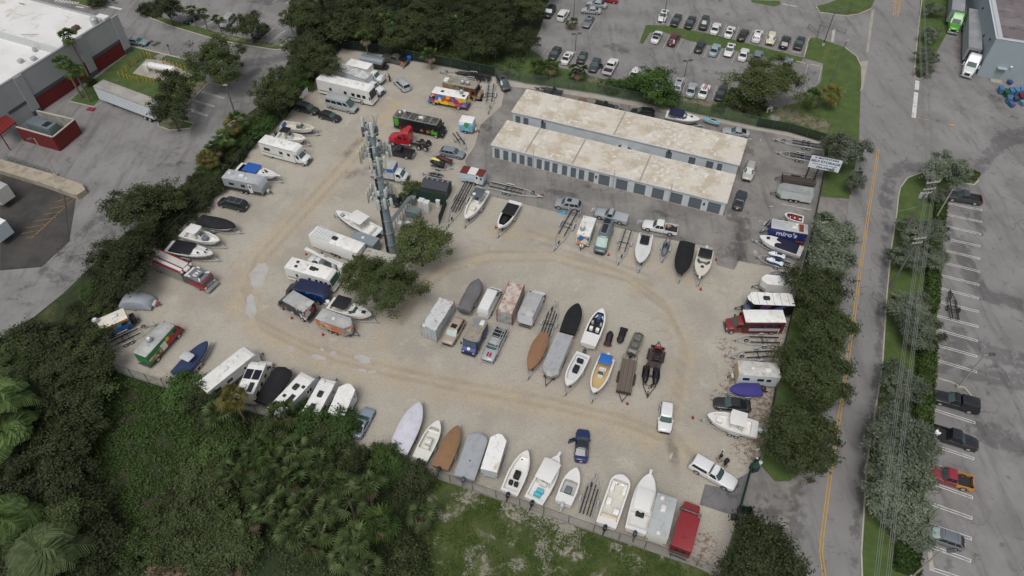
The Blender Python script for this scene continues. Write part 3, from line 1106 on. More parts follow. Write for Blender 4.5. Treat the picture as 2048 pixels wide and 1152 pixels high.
 for t, yy, ln, ww, cl in seats:
  part('seat', M(cl, .6), R, X(t) - ln / 2, X(t) + ln / 2, yy - ww / 2, yy + ww / 2, zg - .5, zg + .12, c=.06)
 if console:
  cx = X(console)
  part('console', dm, R, cx - .38, cx + .42, -.42, .42, zg - .5, zg + .42, c=.1)
  MB().loft([[(cx + .40, -.4, zg + .38), (cx + .40, .4, zg + .38), (cx + .16, .36, zg + .8), (cx + .16, -.36, zg + .8)], [(cx + .43, -.4, zg + .38), (cx + .43, .4, zg + .38), (cx + .19, .36, zg + .8), (cx + .19, -.36, zg + .8)]]).build('console_windscreen', TGLASS, R)
  part('leaning_seat', M('#d5d3cc', .6), R, cx - 1.05, cx - .65, -.5, .5, zg - .5, zg + .2, c=.06)
 if windscreen:
  t = windscreen
  b_ = hb(t) * .82
  z0 = Zg(t) + .03
  MB().loft([[(X(t) - .5, -b_, z0), (X(t) + .25, -b_ * .55, z0 + .05), (X(t) + .25, b_ * .55, z0 + .05), (X(t) - .5, b_, z0)], [(X(t) - .75, -b_ * .94, z0 + .42), (X(t) - .12, -b_ * .5, z0 + .48), (X(t) - .12, b_ * .5, z0 + .48), (X(t) - .75, b_ * .94, z0 + .42)]], (0, 0), False).build('windscreen', TGLASS, R)
 if ttop:
  tm = ttop if not isinstance(ttop, str) else M(ttop, .6, 0, .1)
  a, b = X(tt[0]), X(tt[1])
  ww = hb((tt[0] + tt[1]) / 2) * (tt[2] if len(tt) > 2 else .74)
  zt = zg + (tt[3] if len(tt) > 3 else 1.35)
  MB().loft([[(a, -ww * .96, zt), (b - .15, -ww, zt + .02), (b, -ww * .6, zt), (b, ww * .6, zt), (b - .15, ww, zt + .02), (a, ww * .96, zt)], [(a, -ww * .96, zt + .05), (b - .15, -ww, zt + .07), (b, -ww * .6, zt + .05), (b, ww * .6, zt + .05), (b - .15, ww, zt + .07), (a, ww * .96, zt + .05)],
     [(a + .1, -ww * .8, zt + .11), (b - .2, -ww * .8, zt + .13), (b - .12, -ww * .5, zt + .10), (b - .12, ww * .5, zt + .10), (b - .2, ww * .8, zt + .13), (a + .1, ww * .8, zt + .11)]]).build('hard_top', tm, R, 50)
  for sd in (-1, 1):
   MB().path([(a + .25, sd * min(ww * .9, .8), zg - .4 if cockpit else zg), (a + .25, sd * ww * .85, zt)], .03).build('top_post', ALU, R)
   MB().path([(b - .3, sd * min(ww * .8, .6), zg - .4 if cockpit else zg), (b - .25, sd * ww * .8, zt)], .03).build('top_post', ALU, R)
 if rail:
  for sd in (-1, 1):
   MB().path([(X(t), sd * hb(t) * .93, Zg(t) + (.32 if t < .99 else .3)) for t in (.5, .6, .7, .8, .88, .94, .985)], .018, 4).build('bow_rail', ALU, R)
 if pulpit:
  part('bow_pulpit', dm, R, h - .35, h + .55, -.16, .16, Zg(1) - .03, Zg(1) + .05, c=.02)
 if outboard:
  xo = -h - .12
  o = MB()
  if ob_up:
   o.tube((xo - .05, 0, zg - .25), (xo - .75, 0, zg - .62), .13, .09)
   o.tube((xo - .6, 0, zg - .75), (xo - 1.0, 0, zg - .55), .09, .05)
  else:
   o.tube((xo - .25, 0, zg - .1), (xo - .3, 0, .45), .12, .09)
  q = o.build('outboard_motor', M(outboard, .35), R, 40)
  MB().cbox(xo - .55, xo + .12, -.24, .24, zg - .22, zg + .42, c=.14, cb=.08).build('motor_cowl', M(outboard, .3, 0, .08, 1, .4), q, 40)
 if trailer:
  tl = L + tongue
  nx = x + math.cos(ang) * (tongue / 2 + .1)
  ny = y + math.sin(ang) * (tongue / 2 + .1)
  boat_trailer((nx, ny, ang), tl - .3, min(beam * .98, 2.35), tlabel or 'boat trailer under the ' + ' '.join(label.split()[:12]), trcol, axles, spare=spare, guides=guides)
 return R


def jetski(x, y, ang, label, c1, c2, z=.55, L=2.9, cover=None):
 R = root('jet_ski', label, 'jet ski', x, y, ang)
 h = L / 2
 hs = []
 for t, w, zt, zb in ((0, .42, .5, .18), (.2, .5, .52, .1), (.55, .5, .55, .1), (.8, .38, .62, .18), (.94, .2, .66, .34), (1, .05, .66, .5)):
  xx = -h + L * t
  hs.append([(xx, w, z + zt), (xx, w * .8, z + zb + .12), (xx, 0, z + zb), (xx, -w * .8, z + zb + .12), (xx, -w, z + zt)])
 MB().loft(hs, (1, 1), False).build('hull', M(c1, .35, 0, .1, 1, .3), R, 40)
 tp = []
 for t, w, zt in ((0, .38, .52), (.12, .42, .60), (.25, .24, .82), (.5, .22, .86), (.6, .3, .98), (.68, .34, 1.0), (.8, .32, .86), (.94, .17, .74), (1, .05, .68)):
  xx = -h + L * t
  w2 = w + (.1 if cover else 0)
  tp.append([(xx, w2 + .08, z + .5), (xx, w2, z + zt * .85), (xx, w2 * .4, z + zt), (xx, -w2 * .4, z + zt), (xx, -w2, z + zt * .85), (xx, -w2 - .08, z + .5)])
 MB().loft(tp, (1, 1), False).build('fabric_cover' if cover else 'top_deck', M(cover or c2, .6 if cover else .4), R, 40)
 if not cover:
  part('seat', M('#15151a', .6), R, -h * .55, h * .05, -.17, .17, z + .80, z + .92, c=.05)
  MB().path([(h * .22, -.36, z + 1.0), (h * .28, 0, z + 1.06), (h * .22, .36, z + 1.0)], .03).build('handlebar', DARK, R)
 return R


# ------------------------------------------------------------------ the setting: ground, roads, paving
ASPH = asphalt('asphalt', '#8f8d8c', '#7b7977', '#4f4c4a')
ASPH_LOT = asphalt('asphalt_yard', '#918d88', '#777471', '#4c4946', .2)
ASPH_ROAD = asphalt('asphalt_road', '#8e8c8b', '#838180', '#605d5c', .08)
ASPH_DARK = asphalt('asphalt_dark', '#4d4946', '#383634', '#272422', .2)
GRAVEL = gravelmat()
GRASS = grassmat('lawn', '#43592a', '#586b35', '#7a7263', .22)
FIELD = grassmat('weedy_field', '#434f27', '#566030', '#958f84', .75)
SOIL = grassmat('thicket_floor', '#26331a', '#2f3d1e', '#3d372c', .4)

WET = [('W', 2.6, 1, [(480, 180), (570, 165), (650, 190)]), ('W', 2.0, 1, [(470, 180), (420, 250), (400, 340), (395, 420)]), ('W', 1.1, .8, [(400, 430), (392, 640), (380, 900), (358, 1150)]),
  ('X', 1.0, .8, [(358, 100), (345, 500), (315, 800), (275, 1150)]), ('Y', 1.0, .8, [(570, 100), (540, 500), (500, 800), (480, 1100)]),
  ('W', 2.2, 1, [(960, 200), (1010, 170), (1040, 110), (1110, 60), (1120, 20), (1280, 0)]), ('W', 1.5, .9, [(980, 450), (985, 540), (1010, 590)]), ('W', 2.4, 1, [(900, 640), (900, 760), (960, 900), (1000, 980), (1280, 1060)]),
  ('W', 1.3, .9, [(800, 520), (800, 660), (860, 720)]), ('X', 2.2, 1, [(860, 330), (860, 450), (760, 560)]), ('X', 3.0, 1, [(1000, 430), (1100, 490), (1280, 520)]), ('X', 2.4, 1, [(930, 600), (1090, 620), (1280, 670)]),
  ('X', 2.2, 1, [(980, 960), (1100, 970), (1280, 1060)]), ('Y', 2.6, 1, [(1290, 220), (1450, 260), (1597, 330)]), ('Y', .9, 1, [(1455, 975)]), ('Y', .7, .8, [(1270, 1020), (1270, 1100)]), ('Y', .8, .8, [(1110, 960), (1100, 1120)]), ('Y', .9, .7, [(960, 750), (940, 850)]),
  ('E', 3.2, 1, [(1536, 1020), (1400, 1050), (1330, 1130)]), ('E', 2.2, .9, [(1300, 750), (1340, 770)]), ('E', 2.0, .8, [(900, 930)]), ('E', 1.6, .9, [(1460, 900)]),
  ('n', 2.6, 1, [(1290, 90), (1400, 110), (1500, 150)]), ('n', .8, 1, [(1620, 195)]), ('D', 1.6, .8, [(1120, 455), (1280, 480)]), ('o', 1.6, .9, [(860, 840)]), ('D', 1.5, .8, [(1270, 90)]),
  ('c', 3.0, 1, [(900, 480), (1060, 470), (1200, 430)]), ('c', 2.0, 1, [(860, 600), (970, 550)]), ('c', 2.6, .9, [(640, 690), (720, 700)]), ('c', 2.0, .9, [(480, 870), (540, 820)]), ('A', 1.3, .8, [(940, 1000), (1090, 980)]), ('A', .8, .8, [(520, 745)]),
  ('c', 2.6, .9, [(950, 5), (1060, 20)]), *[('Z', 1.1, .62, [(130 + 60 * k, 800 - 8 * k), (330 + 60 * k, 600 - 8 * k), (520 + 30 * k, 400 - 10 * k)]) for k in range(6)], ('Z', 1.5, .7, [(60, 840), (180, 900)]), ('Z', 1.2, .6, [(480, 430), (620, 400)]), ('Y', 2.2, .7, [(120, 520), (110, 750), (100, 1000)]), ('s', .5, 1, [(190, 320), (330, 380), (470, 470), (600, 560)]), ('s', .45, 1, [(110, 400), (230, 450), (400, 550), (600, 585)]), ('s', .5, .9, [(390, 380), (560, 415), (720, 390)]), ('s', .5, .9, [(480, 610), (600, 700)])]
XS = [-3000, -900, -300] + list(np.arange(-150, 151, 1.2)) + [300, 900, 3000]
YS = [-900, -200, 0] + list(np.arange(22, 190, 1.2)) + [260, 500, 1200, 3000]
gm = bpy.data.meshes.new('ground')
gm.from_pydata([(a, b, 0.0) for b in YS for a in XS], [], [(r * len(XS) + q, r * len(XS) + q + 1, (r + 1) * len(XS) + q + 1, (r + 1) * len(XS) + q) for r in range(len(YS) - 1) for q in range(len(XS) - 1)])
setmasks(gm, {'wet': WET, 'rust': [('j', 1.6, 1, [(180, 420), (200, 600)]), ('Z', 3, .9, [(20, 370), (120, 400)])]})
tag(ob('ground', gm, ASPH), None, None, kind='structure')

LOT = [(683, 99), (640, 150), (589, 216), (568, 240), (508, 294), (450, 376), (400, 421), (324, 494), (291, 539), (235, 611), (185, 668), (205, 715), (235, 742), (330, 772), (420, 800), (560, 835), (700, 893), (770, 922), (856, 949), (945, 978), (992, 995), (1087, 1027), (1187, 1062), (1289, 1096), (1392, 1131), (1438, 1150), (1470, 1049), (1501, 934), (1514, 927), (1530, 890), (1540, 828), (1549, 770), (1567, 687), (1588, 598), (1604, 536), (1618, 481), (1631, 416), (1647, 338), (1648, 286), (1576, 266), (1513, 255), (1391, 229), (1319, 214), (1196, 190), (1050, 168), (990, 155), (901, 137), (828, 124), (760, 110)]
TR = [('_', 5.0, 1, [(790, 210), (720, 300), (640, 390), (560, 470), (500, 540), (480, 600), (520, 660), (620, 705), (760, 745), (900, 775), (1100, 812), (1250, 850), (1370, 900)]), ('_', 3.2, .9, [(790, 640), (840, 570), (900, 530), (980, 512), (1100, 512), (1250, 552), (1330, 610), (1372, 690), (1362, 770), (1330, 860)]),
  ('_', 3.0, .8, [(1040, 445), (980, 470), (1120, 470)]), ('_', 3, .7, [(1180, 480), (1400, 570)]), ('_', 2.2, .8, [(770, 640), (760, 700)])]
DK = [('_', 2.5, .8, [(760, 300), (770, 330), (700, 350)]), ('_', 1.6, .9, [(690, 310), (720, 280)]), ('_', 2.2, .8, [(900, 670), (880, 690)]), ('_', 1.4, .9, [(1340, 880), (1350, 920)]), ('_', 2.5, .7, [(830, 290), (900, 330)]), ('_', 3, .6, [(860, 200), (930, 230)]),
  ('_', .9, 1, [(612, 268), (640, 262)]), ('_', .8, .9, [(1138, 942)]), ('_', 2.2, .6, [(560, 290), (600, 330)])]
LIT = [('_', 4, 1, [(1548, 700), (1530, 790), (1525, 850), (1500, 900)]), ('_', 3.5, .9, [(1580, 560), (1560, 640), (1520, 660)]), ('_', 3, .7, [(1450, 690), (1480, 740), (1440, 800)]), ('_', 2.5, .8, [(1415, 1080), (1400, 1120)]), ('_', 2, .7, [(715, 890), (760, 905)]), ('_', 3, .6, [(420, 800), (300, 770)])]
PAL = [('_', 5, .8, [(430, 640), (470, 700), (600, 760)]), ('_', 5, .8, [(950, 640), (1100, 560)]), ('_', 4, .7, [(1420, 560), (1460, 640)]), ('_', 4, .8, [(740, 880), (770, 860)]), ('_', 4, .8, [(560, 240), (480, 340), (460, 400)])]
RUT = []
for off in (-9, 9):
 for pl_ in ([(760, 240), (700, 320), (600, 430), (520, 520), (490, 590), (520, 650), (620, 698), (760, 738), (900, 768), (1100, 806), (1250, 842), (1370, 890)], [(800, 640), (842, 572), (900, 532), (980, 513), (1100, 512), (1250, 552), (1330, 612), (1370, 690), (1358, 770), (1335, 850), (1400, 930)], [(1350, 940), (1345, 880), (1330, 800)], [(1060, 470), (1150, 500), (1300, 560)]):
  RUT.append(('_', .75, 1, [(x_ + off * .4, y_ + off) for x_, y_ in pl_]))
sheet('gravel_lot', LOT, .006, GRAVEL, 0.55, {'rut': RUT, 'track': TR, 'dark': DK, 'litter': LIT, 'pale': PAL})
YARD = [(930, 322), (938, 350), (980, 392), (1117, 425), (1200, 447), (1311, 474), (1425, 495), (1433, 530), (1468, 540), (1478, 522), (1530, 532), (1598, 545), (1618, 481), (1631, 416), (1646, 338), (1646, 292), (1576, 272), (1500, 258), (1391, 236), (1319, 222), (1196, 198), (1050, 176), (1010, 172), (1003, 212), (961, 250), (950, 290)]
YWET = [('Q', 2.0, 1, [(270, 700), (250, 800), (230, 880), (220, 980)]), ('Q', 1.2, 1, [(160, 620), (165, 690)]), ('Q', 1.6, .8, [(300, 150), (330, 170)]), ('F', 1.6, .9, [(460, 750), (540, 765), (640, 790)]), ('F', 2, .6, [(700, 700), (800, 740)]), ('Q', 2.6, .6, [(60, 1000), (120, 900)]), ('C', 2, .8, [(860, 640), (900, 670)]), ('M', 1.2, .9, [(1380, 130), (1540, 170)]), ('N', 1.4, .7, [(900, 220), (1080, 265)]), ('N', 1.2, .8, [(800, 480), (1200, 520)])]
sheet('asphalt_yard', YARD, .012, ASPH_LOT, 1.1, {'wet': YWET})
sheet('asphalt_patch', [(1399, 1010), (1410, 968), (1440, 975), (1498, 945), (1501, 940), (1478, 1030), (1462, 1030), (1408, 1012)], .016, asphalt('asphalt_mid', '#7b7a7b', '#6d6c6d', '#55524f', .3), .8, {'wet': [('s', .5, 1, [(0, 380), (110, 400), (230, 450)]), ('s', .5, 1, [(120, 300), (190, 320), (330, 380)])]})
ROAD = [(1752, -40), (1740, 60), (1733, 104), (1724, 182), (1722, 262), (1716, 310), (1703, 364), (1690, 460), (1675, 560), (1655, 700), (1642, 830), (1630, 925), (1600, 1000), (1590, 1060), (1600, 1190), (1730, 1190), (1722, 1105), (1734, 922), (1742, 872), (1764, 735), (1773, 592), (1782, 499), (1793, 427), (1798, 374), (1812, 330), (1826, 280), (1832, 156), (1842, 0), (1846, -40)]
sheet('road', ROAD, .006, ASPH_ROAD, 1.2, {'wet': WET})
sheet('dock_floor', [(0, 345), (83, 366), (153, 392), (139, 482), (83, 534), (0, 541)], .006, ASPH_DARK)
MED = [(1798, 400), (1800, 376), (1815, 356), (1848, 344), (1900, 352), (1948, 350), (1957, 361), (1948, 370), (1905, 364), (1893, 384), (1891, 414), (1888, 467), (1880, 561), (1874, 633), (1867, 747), (1860, 841), (1858, 876), (1847, 1014), (1842, 1075), (1841, 1130), (1836, 1200), (1727, 1200), (1722, 1105), (1734, 922), (1742, 872), (1764, 735), (1773, 592), (1782, 499), (1793, 427)]
NEG = [(1619, 76), (1633, 75), (1688, 94), (1713, 113), (1725, 139), (1726, 160), (1721, 183), (1718, 282), (1652, 284), (1576, 263), (1513, 252), (1391, 227), (1319, 211), (1196, 187), (1050, 165), (990, 152), (901, 134), (828, 120), (760, 104), (760, 60), (1060, 98), (1110, 132), (1173, 149), (1204, 158), (1257, 166), (1341, 189), (1454, 208), (1560, 214), (1600, 204), (1642, 163), (1646, 127), (1607, 116), (1615, 84)]
lawns = [('lawn', MED, 1), ('lawn', NEG, 1), ('lawn', [(1292, 50), (1330, 51), (1420, 68), (1500, 88), (1607, 116), (1600, 127), (1560, 120), (1440, 95), (1380, 82), (1320, 62), (1300, 66), (1285, 89), (1279, 85)], 0),
   ('lawn', [(1502, 0), (1560, 2), (1561, 9), (1548, 13), (1504, 5)], 0), ('lawn', [(1634, 12), (1650, 8), (1700, -10), (1760, -20), (1740, 18), (1715, 28), (1690, 31), (1640, 24)], 0),
   ('lawn', [(1842, -20), (1860, -30), (1905, -10), (1897, 60), (1870, 110), (1850, 150), (1838, 157), (1828, 152), (1836, 60)], 0),
   ('lawn', [(268, 95), (380, 122), (417, 167), (372, 212), (330, 240), (200, 198), (187, 212), (139, 203), (170, 175), (200, 150), (252, 110)], 0), ('lawn', [(317, 235), (352, 238), (388, 246), (380, 256), (340, 260), (318, 252)], 0), ('lawn', [(420, 165), (445, 168), (470, 160), (474, 148), (462, 142)], 0),
   ('lawn', [(278, 20), (290, 30), (340, 50), (440, 80), (550, 99), (575, 97), (592, 88), (590, 80), (560, 90), (440, 66), (330, 36), (300, 20), (295, 5), (280, 5)], 0),
   ('lawn', [(130, -10), (215, -10), (216, 5), (205, 14), (180, 14), (140, 4)], 0),
   ('lawn', [(1520, 930), (1550, 963), (1580, 962), (1620, 925), (1640, 830), (1655, 700), (1675, 560), (1690, 460), (1697, 402), (1640, 396), (1633, 420), (1620, 483), (1606, 538), (1590, 600), (1570, 688), (1552, 770), (1543, 830), (1533, 892)], 0),
   ('lawn', [(1640, 393), (1698, 398), (1704, 364), (1718, 290), (1650, 290), (1649, 340)], 0), ('lawn', [(1470, 1058), (1520, 1060), (1590, 1120), (1600, 1200), (1430, 1200), (1440, 1150)], 0)]
for k, (n_, pts, fine) in enumerate(lawns):
 sheet(n_, pts, .02 if k != 1 else .018, GRASS, 1.4, {'soil': [('D', 4, .9, [(1600, 720), (1750, 760), (1850, 800)]), ('D', 2, 1, [(1000, 640), (1300, 690)]), ('D', 2, 1, [(380, 500), (480, 540)]), ('Q', 1.5, .8, [(830, 720), (900, 700)]), ('Y', 1.4, 1, [(760, 960), (880, 930)]), ('W', 1.2, .9, [(690, 480), (660, 700)]), ('X', 1.3, .8, [(560, 600), (560, 850)]), ('c', 3, 1, [(300, 950), (380, 940)]), ('c', 2.5, 1, [(430, 780), (560, 640), (600, 600)]), ('c', 1.5, .8, [(700, 270), (1000, 350), (1250, 330)])]})
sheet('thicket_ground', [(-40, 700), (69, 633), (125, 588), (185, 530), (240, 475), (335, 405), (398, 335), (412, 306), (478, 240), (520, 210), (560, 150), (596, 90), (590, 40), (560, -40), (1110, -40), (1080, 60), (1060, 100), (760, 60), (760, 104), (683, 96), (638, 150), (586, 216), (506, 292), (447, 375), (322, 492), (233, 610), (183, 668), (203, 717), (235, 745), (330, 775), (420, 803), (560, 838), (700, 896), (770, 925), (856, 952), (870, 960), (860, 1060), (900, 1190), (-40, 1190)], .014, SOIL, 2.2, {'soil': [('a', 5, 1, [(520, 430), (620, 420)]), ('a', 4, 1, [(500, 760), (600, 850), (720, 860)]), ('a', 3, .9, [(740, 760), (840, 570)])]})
sheet('weedy_field', [(856, 952), (945, 981), (992, 998), (1087, 1030), (1187, 1065), (1289, 1099), (1392, 1134), (1440, 1156), (1430, 1200), (880, 1200), (850, 1060)], .018, FIELD, .9, {'soil': [('V', 2.5, 1, [(150, 650), (300, 700), (500, 770), (640, 800)]), ('V', 2.2, .9, [(540, 920), (620, 970)]), ('V', 2, .8, [(380, 870), (420, 1100)]), ('V', 1.6, .7, [(900, 930), (1000, 1000)]), ('V', 1.3, 1, [(300, 760), (380, 720)]), ('V', 1.6, .8, [(1100, 1060)]), ('V', 1.5, .8, [(200, 1080)]), ('U', 1.5, .9, [(780, 1050), (1000, 1020)])]})
# pale concrete pads and aprons
APRON = M('#a29c92', .85, 0, .4, .5)
for n_, pts in (('concrete_apron', [(1500, 952), (1545, 962), (1582, 966), (1620, 930), (1628, 925), (1600, 1000), (1590, 1060), (1560, 1072), (1480, 1042)]), ('concrete_apron', [(1638, 396), (1697, 402), (1690, 450), (1634, 424)]), ('concrete_pad', [(265, 147), (293, 118), (330, 122), (388, 151), (353, 167), (310, 158)]),
    ('concrete_walk', [(307, 113), (324, 107), (333, 111), (316, 121)]), ('concrete_gutter', [(1743, 20), (1749, 20), (1737, 104), (1732, 104)]), ('concrete_gutter', [(1721, 122), (1737, 122), (1726, 178), (1723, 178)])):
 sheet(n_, pts, .026, APRON if n_ != 'concrete_apron' else ASPH_LOT, 1.0, {'wet': WET})


def line(rg, x0, y0, x1, y1, w=.12, mat=None, z=.03, name='parking_line'):
 a, b = Vector(G(rg, x0, y0)), Vector(G(rg, x1, y1))
 n = (b - a).orthogonal().normalized() * w / 2
 o = MB().add([(*(a - n), z), (*(b - n), z), (*(b + n), z), (*(a + n), z)], [(0, 1, 2, 3)]).build(name, mat or LINEW)
 if o.data.polygons[0].normal.z < 0:
  o.data.flip_normals()
 o['kind'] = 'structure'
 return o


LINEW = M('#d2d0cc', .8, 0, .35, 1.2, 0, '#8d8a87')
LINEWF = M('#b5b2ad', .8, 0, .5, 1.0, 0, '#8a8683')
LINEYF = M('#8f7434', .8, 0, .6, 1.2, 0, '#4f4a40')
LINEY = M('#c79a3a', .8, 0, .35, 1.0, 0, '#8d8168')


def hair(rg, x0, y0, x1, y1, d=.17, w=.11):
 a, b = Vector(G(rg, x0, y0)), Vector(G(rg, x1, y1))
 u = (b - a).normalized()
 n = u.orthogonal() * d
 m = MB()
 for s_ in (-1, 1):
  c = n * s_
  e = u.orthogonal() * w / 2
  m.add([(*(a + c - e), .03), (*(b + c - e), .03), (*(b + c + e), .03), (*(a + c + e), .03)], [(0, 1, 2, 3)])
 e = u * w
 m.add([(*(b - n * .6 - e), .0305), (*(b - n * .6), .0305), (*(b + n * .6), .0305), (*(b + n * .6 - e), .0305)], [(0, 1, 2, 3)])
 o = m.build('parking_line', LINEW)
 o['kind'] = 'structure'


for q in ((790, 405, 1010, 450), (775, 475, 1010, 525), (778, 552, 1005, 603), (810, 640, 1000, 680), (755, 703, 998, 760), (748, 782, 996, 843), (745, 865, 993, 928), (745, 950, 990, 1013), (738, 1037, 990, 1100)):
 hair('W', *q)
for q in ((725, 230, 988, 300), (735, 322, 983, 390), (725, 418, 980, 490), (705, 510, 978, 590), (685, 825, 968, 915), (668, 1048, 960, 1145)):
 hair('X', *q)
for q in ((970, 410, 1265, 515), (965, 535, 1262, 640), (940, 662, 1258, 775), (935, 800, 1255, 910), (925, 935, 1250, 1055), (975, 1100, 1250, 1190)):
 hair('Y', *q)
for q in ((320, 150, 405, 90), (470, 190, 600, 100), (560, 210, 640, 160), (725, 250, 850, 155), (985, 310, 1108, 215), (1070, 332, 1190, 235), (1155, 355, 1240, 285), (225, 130, 270, 100), (1095, 20, 1130, 0), (1190, 35, 1230, 0), (1275, 45, 1330, 0), (1380, 40, 1430, 0)):
 hair('c', *q)
for q in ((1210, 550, 1345, 590), (1155, 600, 1285, 640), (1140, 660, 1245, 695)):
 hair('A', *q)
for q in ((808, 150, 835, 100), (880, 165, 922, 85), (970, 180, 1005, 100), (1055, 195, 1090, 115), (1135, 215, 1165, 135), (1225, 230, 1258, 155), (1310, 250, 1338, 170), (1400, 265, 1430, 190), (1495, 285, 1520, 205), (1580, 305, 1608, 225), (1665, 325, 1690, 245), (1755, 365, 1780, 280),
   (850, 310, 895, 225), (937, 330, 975, 250), (1022, 350, 1060, 270), (1110, 370, 1145, 290), (1200, 390, 1230, 315), (1290, 405, 1325, 335), (1750, 505, 1780, 410), (1845, 525, 1868, 425), (605, 525, 650, 455), (975, 590, 1005, 505), (1165, 640, 1195, 550), (430, 480, 480, 390), (295, 190, 325, 140), (375, 208, 425, 125), (80, 350, 110, 300)):
 line('D', *q, w=.11, mat=LINEWF)
for k in range(8):
 x = 700 + 38 * k
 line('q', x, 20 + k * 5, x + 45, -5 + k * 5, .45, LINEW, name='crosswalk_stripe')
line('q', 975, 85, 1075, 100, .5, LINEW, name='stop_line')
line('q', 1350, 75, 1555, 120, .7, LINEW, name='stop_line')
line('E', 717, 620, 712, 690, .8, LINEW, name='stop_line')
line('E', 708, 710, 688, 905, .8, LINEW, name='stop_line')
line('E', 77, 222, 63, 326, .6, LINEWF, name='stop_line')
line('o', 480, 45, 660, 78, .5, LINEWF, name='stop_line')
line('E', 712, 905, 830, 925, .12, LINEY, name='yellow_line')
line('E', 960, 955, 1005, 965, .5, LINEY, name='yellow_line')
for q in ((540, 0, 530, 125), (553, 0, 545, 120), (590, 0, 570, 130), (578, 0, 562, 120)):
 line('E', *q, w=.13, mat=LINEY, name='yellow_line')
for q in ((535, 125, 570, 132), (545, 30, 585, 30)):
 line('E', *q, w=.13, mat=LINEY, name='yellow_line')
YL = [(1757, 297), (1737, 425), (1722, 530), (1707, 640), (1684, 800), (1662, 937), (1644, 1075), (1642, 1105), (1650, 1165)]
for d_ in (-.16, .16):
 m = MB()
 P_ = [Vector(G('_', *q)) for q in YL]
 ns = [(P_[min(k + 1, len(P_) - 1)] - P_[max(k - 1, 0)]).normalized().orthogonal() for k in range(len(P_))]
 m.add([(*(p + n * (d_ + e)), .03) for p, n in zip(P_, ns) for e in (-.06, .06)], [(2 * k, 2 * k + 1, 2 * k + 3, 2 * k + 2) for k in range(len(P_) - 1)])
 o = m.build('yellow_line', LINEY)
 o['kind'] = 'structure'
for q in ((315, 300, 440, 268), (285, 340, 392, 318), (255, 372, 345, 355), (195, 412, 325, 390), (150, 450, 265, 428), (125, 482, 225, 464), (150, 510, 205, 490)):
 line('Z', *q, w=.14, mat=LINEYF, name='yellow_line')
line('Z', 440, 268, 175, 515, .16, LINEYF, name='yellow_line')
line('Q', 548, 568, 778, 615, .12, LINEW)
for q in ((0, 690, 235, 672), (235, 672, 400, 525), (370, 245, 400, 525)):
 line('Z', *q, w=.16, mat=M('#3a3837', .9), name='dark_line')  # thin dark lines drawn around the dock floor
# numbers painted on the yard
for s_, rg, x, y, a, sz in (('1', 'Q', 388, 78, -15, .9), ('8', 'Q', 310, 70, 70, .8), ('52', 'N', 305, 203, 80, .7), ('|', 'N', 283, 205, -18, 1.1), ('72', 'N', 798, 328, 80, .7), ('|', 'N', 765, 330, -18, 1.1), ('3', 'Q', 472, 588, 85, .9), ('2', 'Q', 390, 700, 85, .7), ('20', 'Q', 350, 940, 85, .8)):
 gx, gy = G(rg, x, y)
 o = text(s_, sz, LINEW, None, Matrix.Translation((gx, gy, .03)) @ Matrix.Rotation(math.radians(a), 4, 'Z'), 'painted_number', 0, 0)
 o['kind'] = 'structure'
# puddles
PUD = M((.46, .455, .44), .12, 0, .35, .6, 0, '#a59a88')  # pale grey base colour stands in for the sky reflected in the water
rnd = random.Random(5)
for rg, x, y, a, b, th in (('_', 517, 551, 17, 24, 12), ('_', 502, 614, 11, 22, -5), ('L', 1705, 197, 90, 38, 12), ('L', 1400, 143, 32, 30, 30), ('L', 1280, 100, 20, 18, 0), ('L', 1240, 182, 92, 22, 8), ('L', 955, 90, 36, 20, 5), ('L', 1800, 335, 38, 22, 0), ('L', 1700, 318, 42, 16, 8), ('V', 1335, 265, 10, 28, 25)):
 pts = []
 s_ = 1 / RG[rg][2]
 ph_ = [rnd.uniform(0, 6.28) for _ in range(4)]
 for k in range(48):
  t = 2 * math.pi * k / 48
  rr = 1 + .13 * math.sin(2 * t + ph_[0]) + .1 * math.sin(3 * t + ph_[1]) + .07 * math.sin(5 * t + ph_[2]) + .05 * math.sin(9 * t + ph_[3])
  ex, ey = a * rr * math.cos(t), b * rr * math.sin(t)
  c_, sn = math.cos(math.radians(th)), math.sin(math.radians(th))
  pts.append((x + ex * c_ - ey * sn, y + ex * sn + ey * c_))
 sheet('puddle', pts, .012, PUD, rg=rg)


def kerb(pts, rg='_', w=.2, h=.13, mat=None, name='kerb'):
 P_ = [Vector(G(rg, *q)) for q in pts]
 ns = [(P_[min(k + 1, len(P_) - 1)] - P_[max(k - 1, 0)]).normalized().orthogonal() for k in range(len(P_))]
 m = MB()
 m.loft([[(*(p - n * w / 2), 0), (*(p - n * w / 2), h), (*(p + n * w / 2), h), (*(p + n * w / 2), 0)] for p, n in zip(P_, ns)])
 o = m.build(name, mat or CONC)
 o['kind'] = 'structure'


kerb([(1725, 1190), (1722, 1105), (1734, 922), (1742, 872), (1764, 735), (1773, 592), (1782, 499), (1793, 427), (1796, 395), (1800, 376), (1815, 356), (1848, 344)])
kerb([(1905, 350), (1948, 350), (1957, 361), (1948, 370), (1905, 364)], w=.3)
kerb([(1846, -20), (1836, 60), (1829, 140), (1830, 155), (1840, 159), (1851, 152), (1855, 140)])
kerb([(1867, 755), (1900, 764), (1930, 777), (1942, 792), (1944, 795)])
kerb([(1619, 76), (1613, 90), (1608, 115)])
kerb([(1688, 94), (1713, 113), (1725, 139), (1726, 160), (1721, 183)])
kerb([(1632, 14), (1640, 25), (1690, 32), (1716, 29), (1742, 18)])
kerb([(282, 8), (279, 22), (291, 32), (341, 52), (441, 82), (550, 100), (577, 98), (594, 88)])
kerb([(316, 237), (317, 252), (340, 261), (381, 257), (388, 247), (352, 239)])
kerb([(466, 140), (476, 152), (470, 163), (445, 171), (421, 166)])
kerb([(139, 203), (187, 214), (204, 206)])
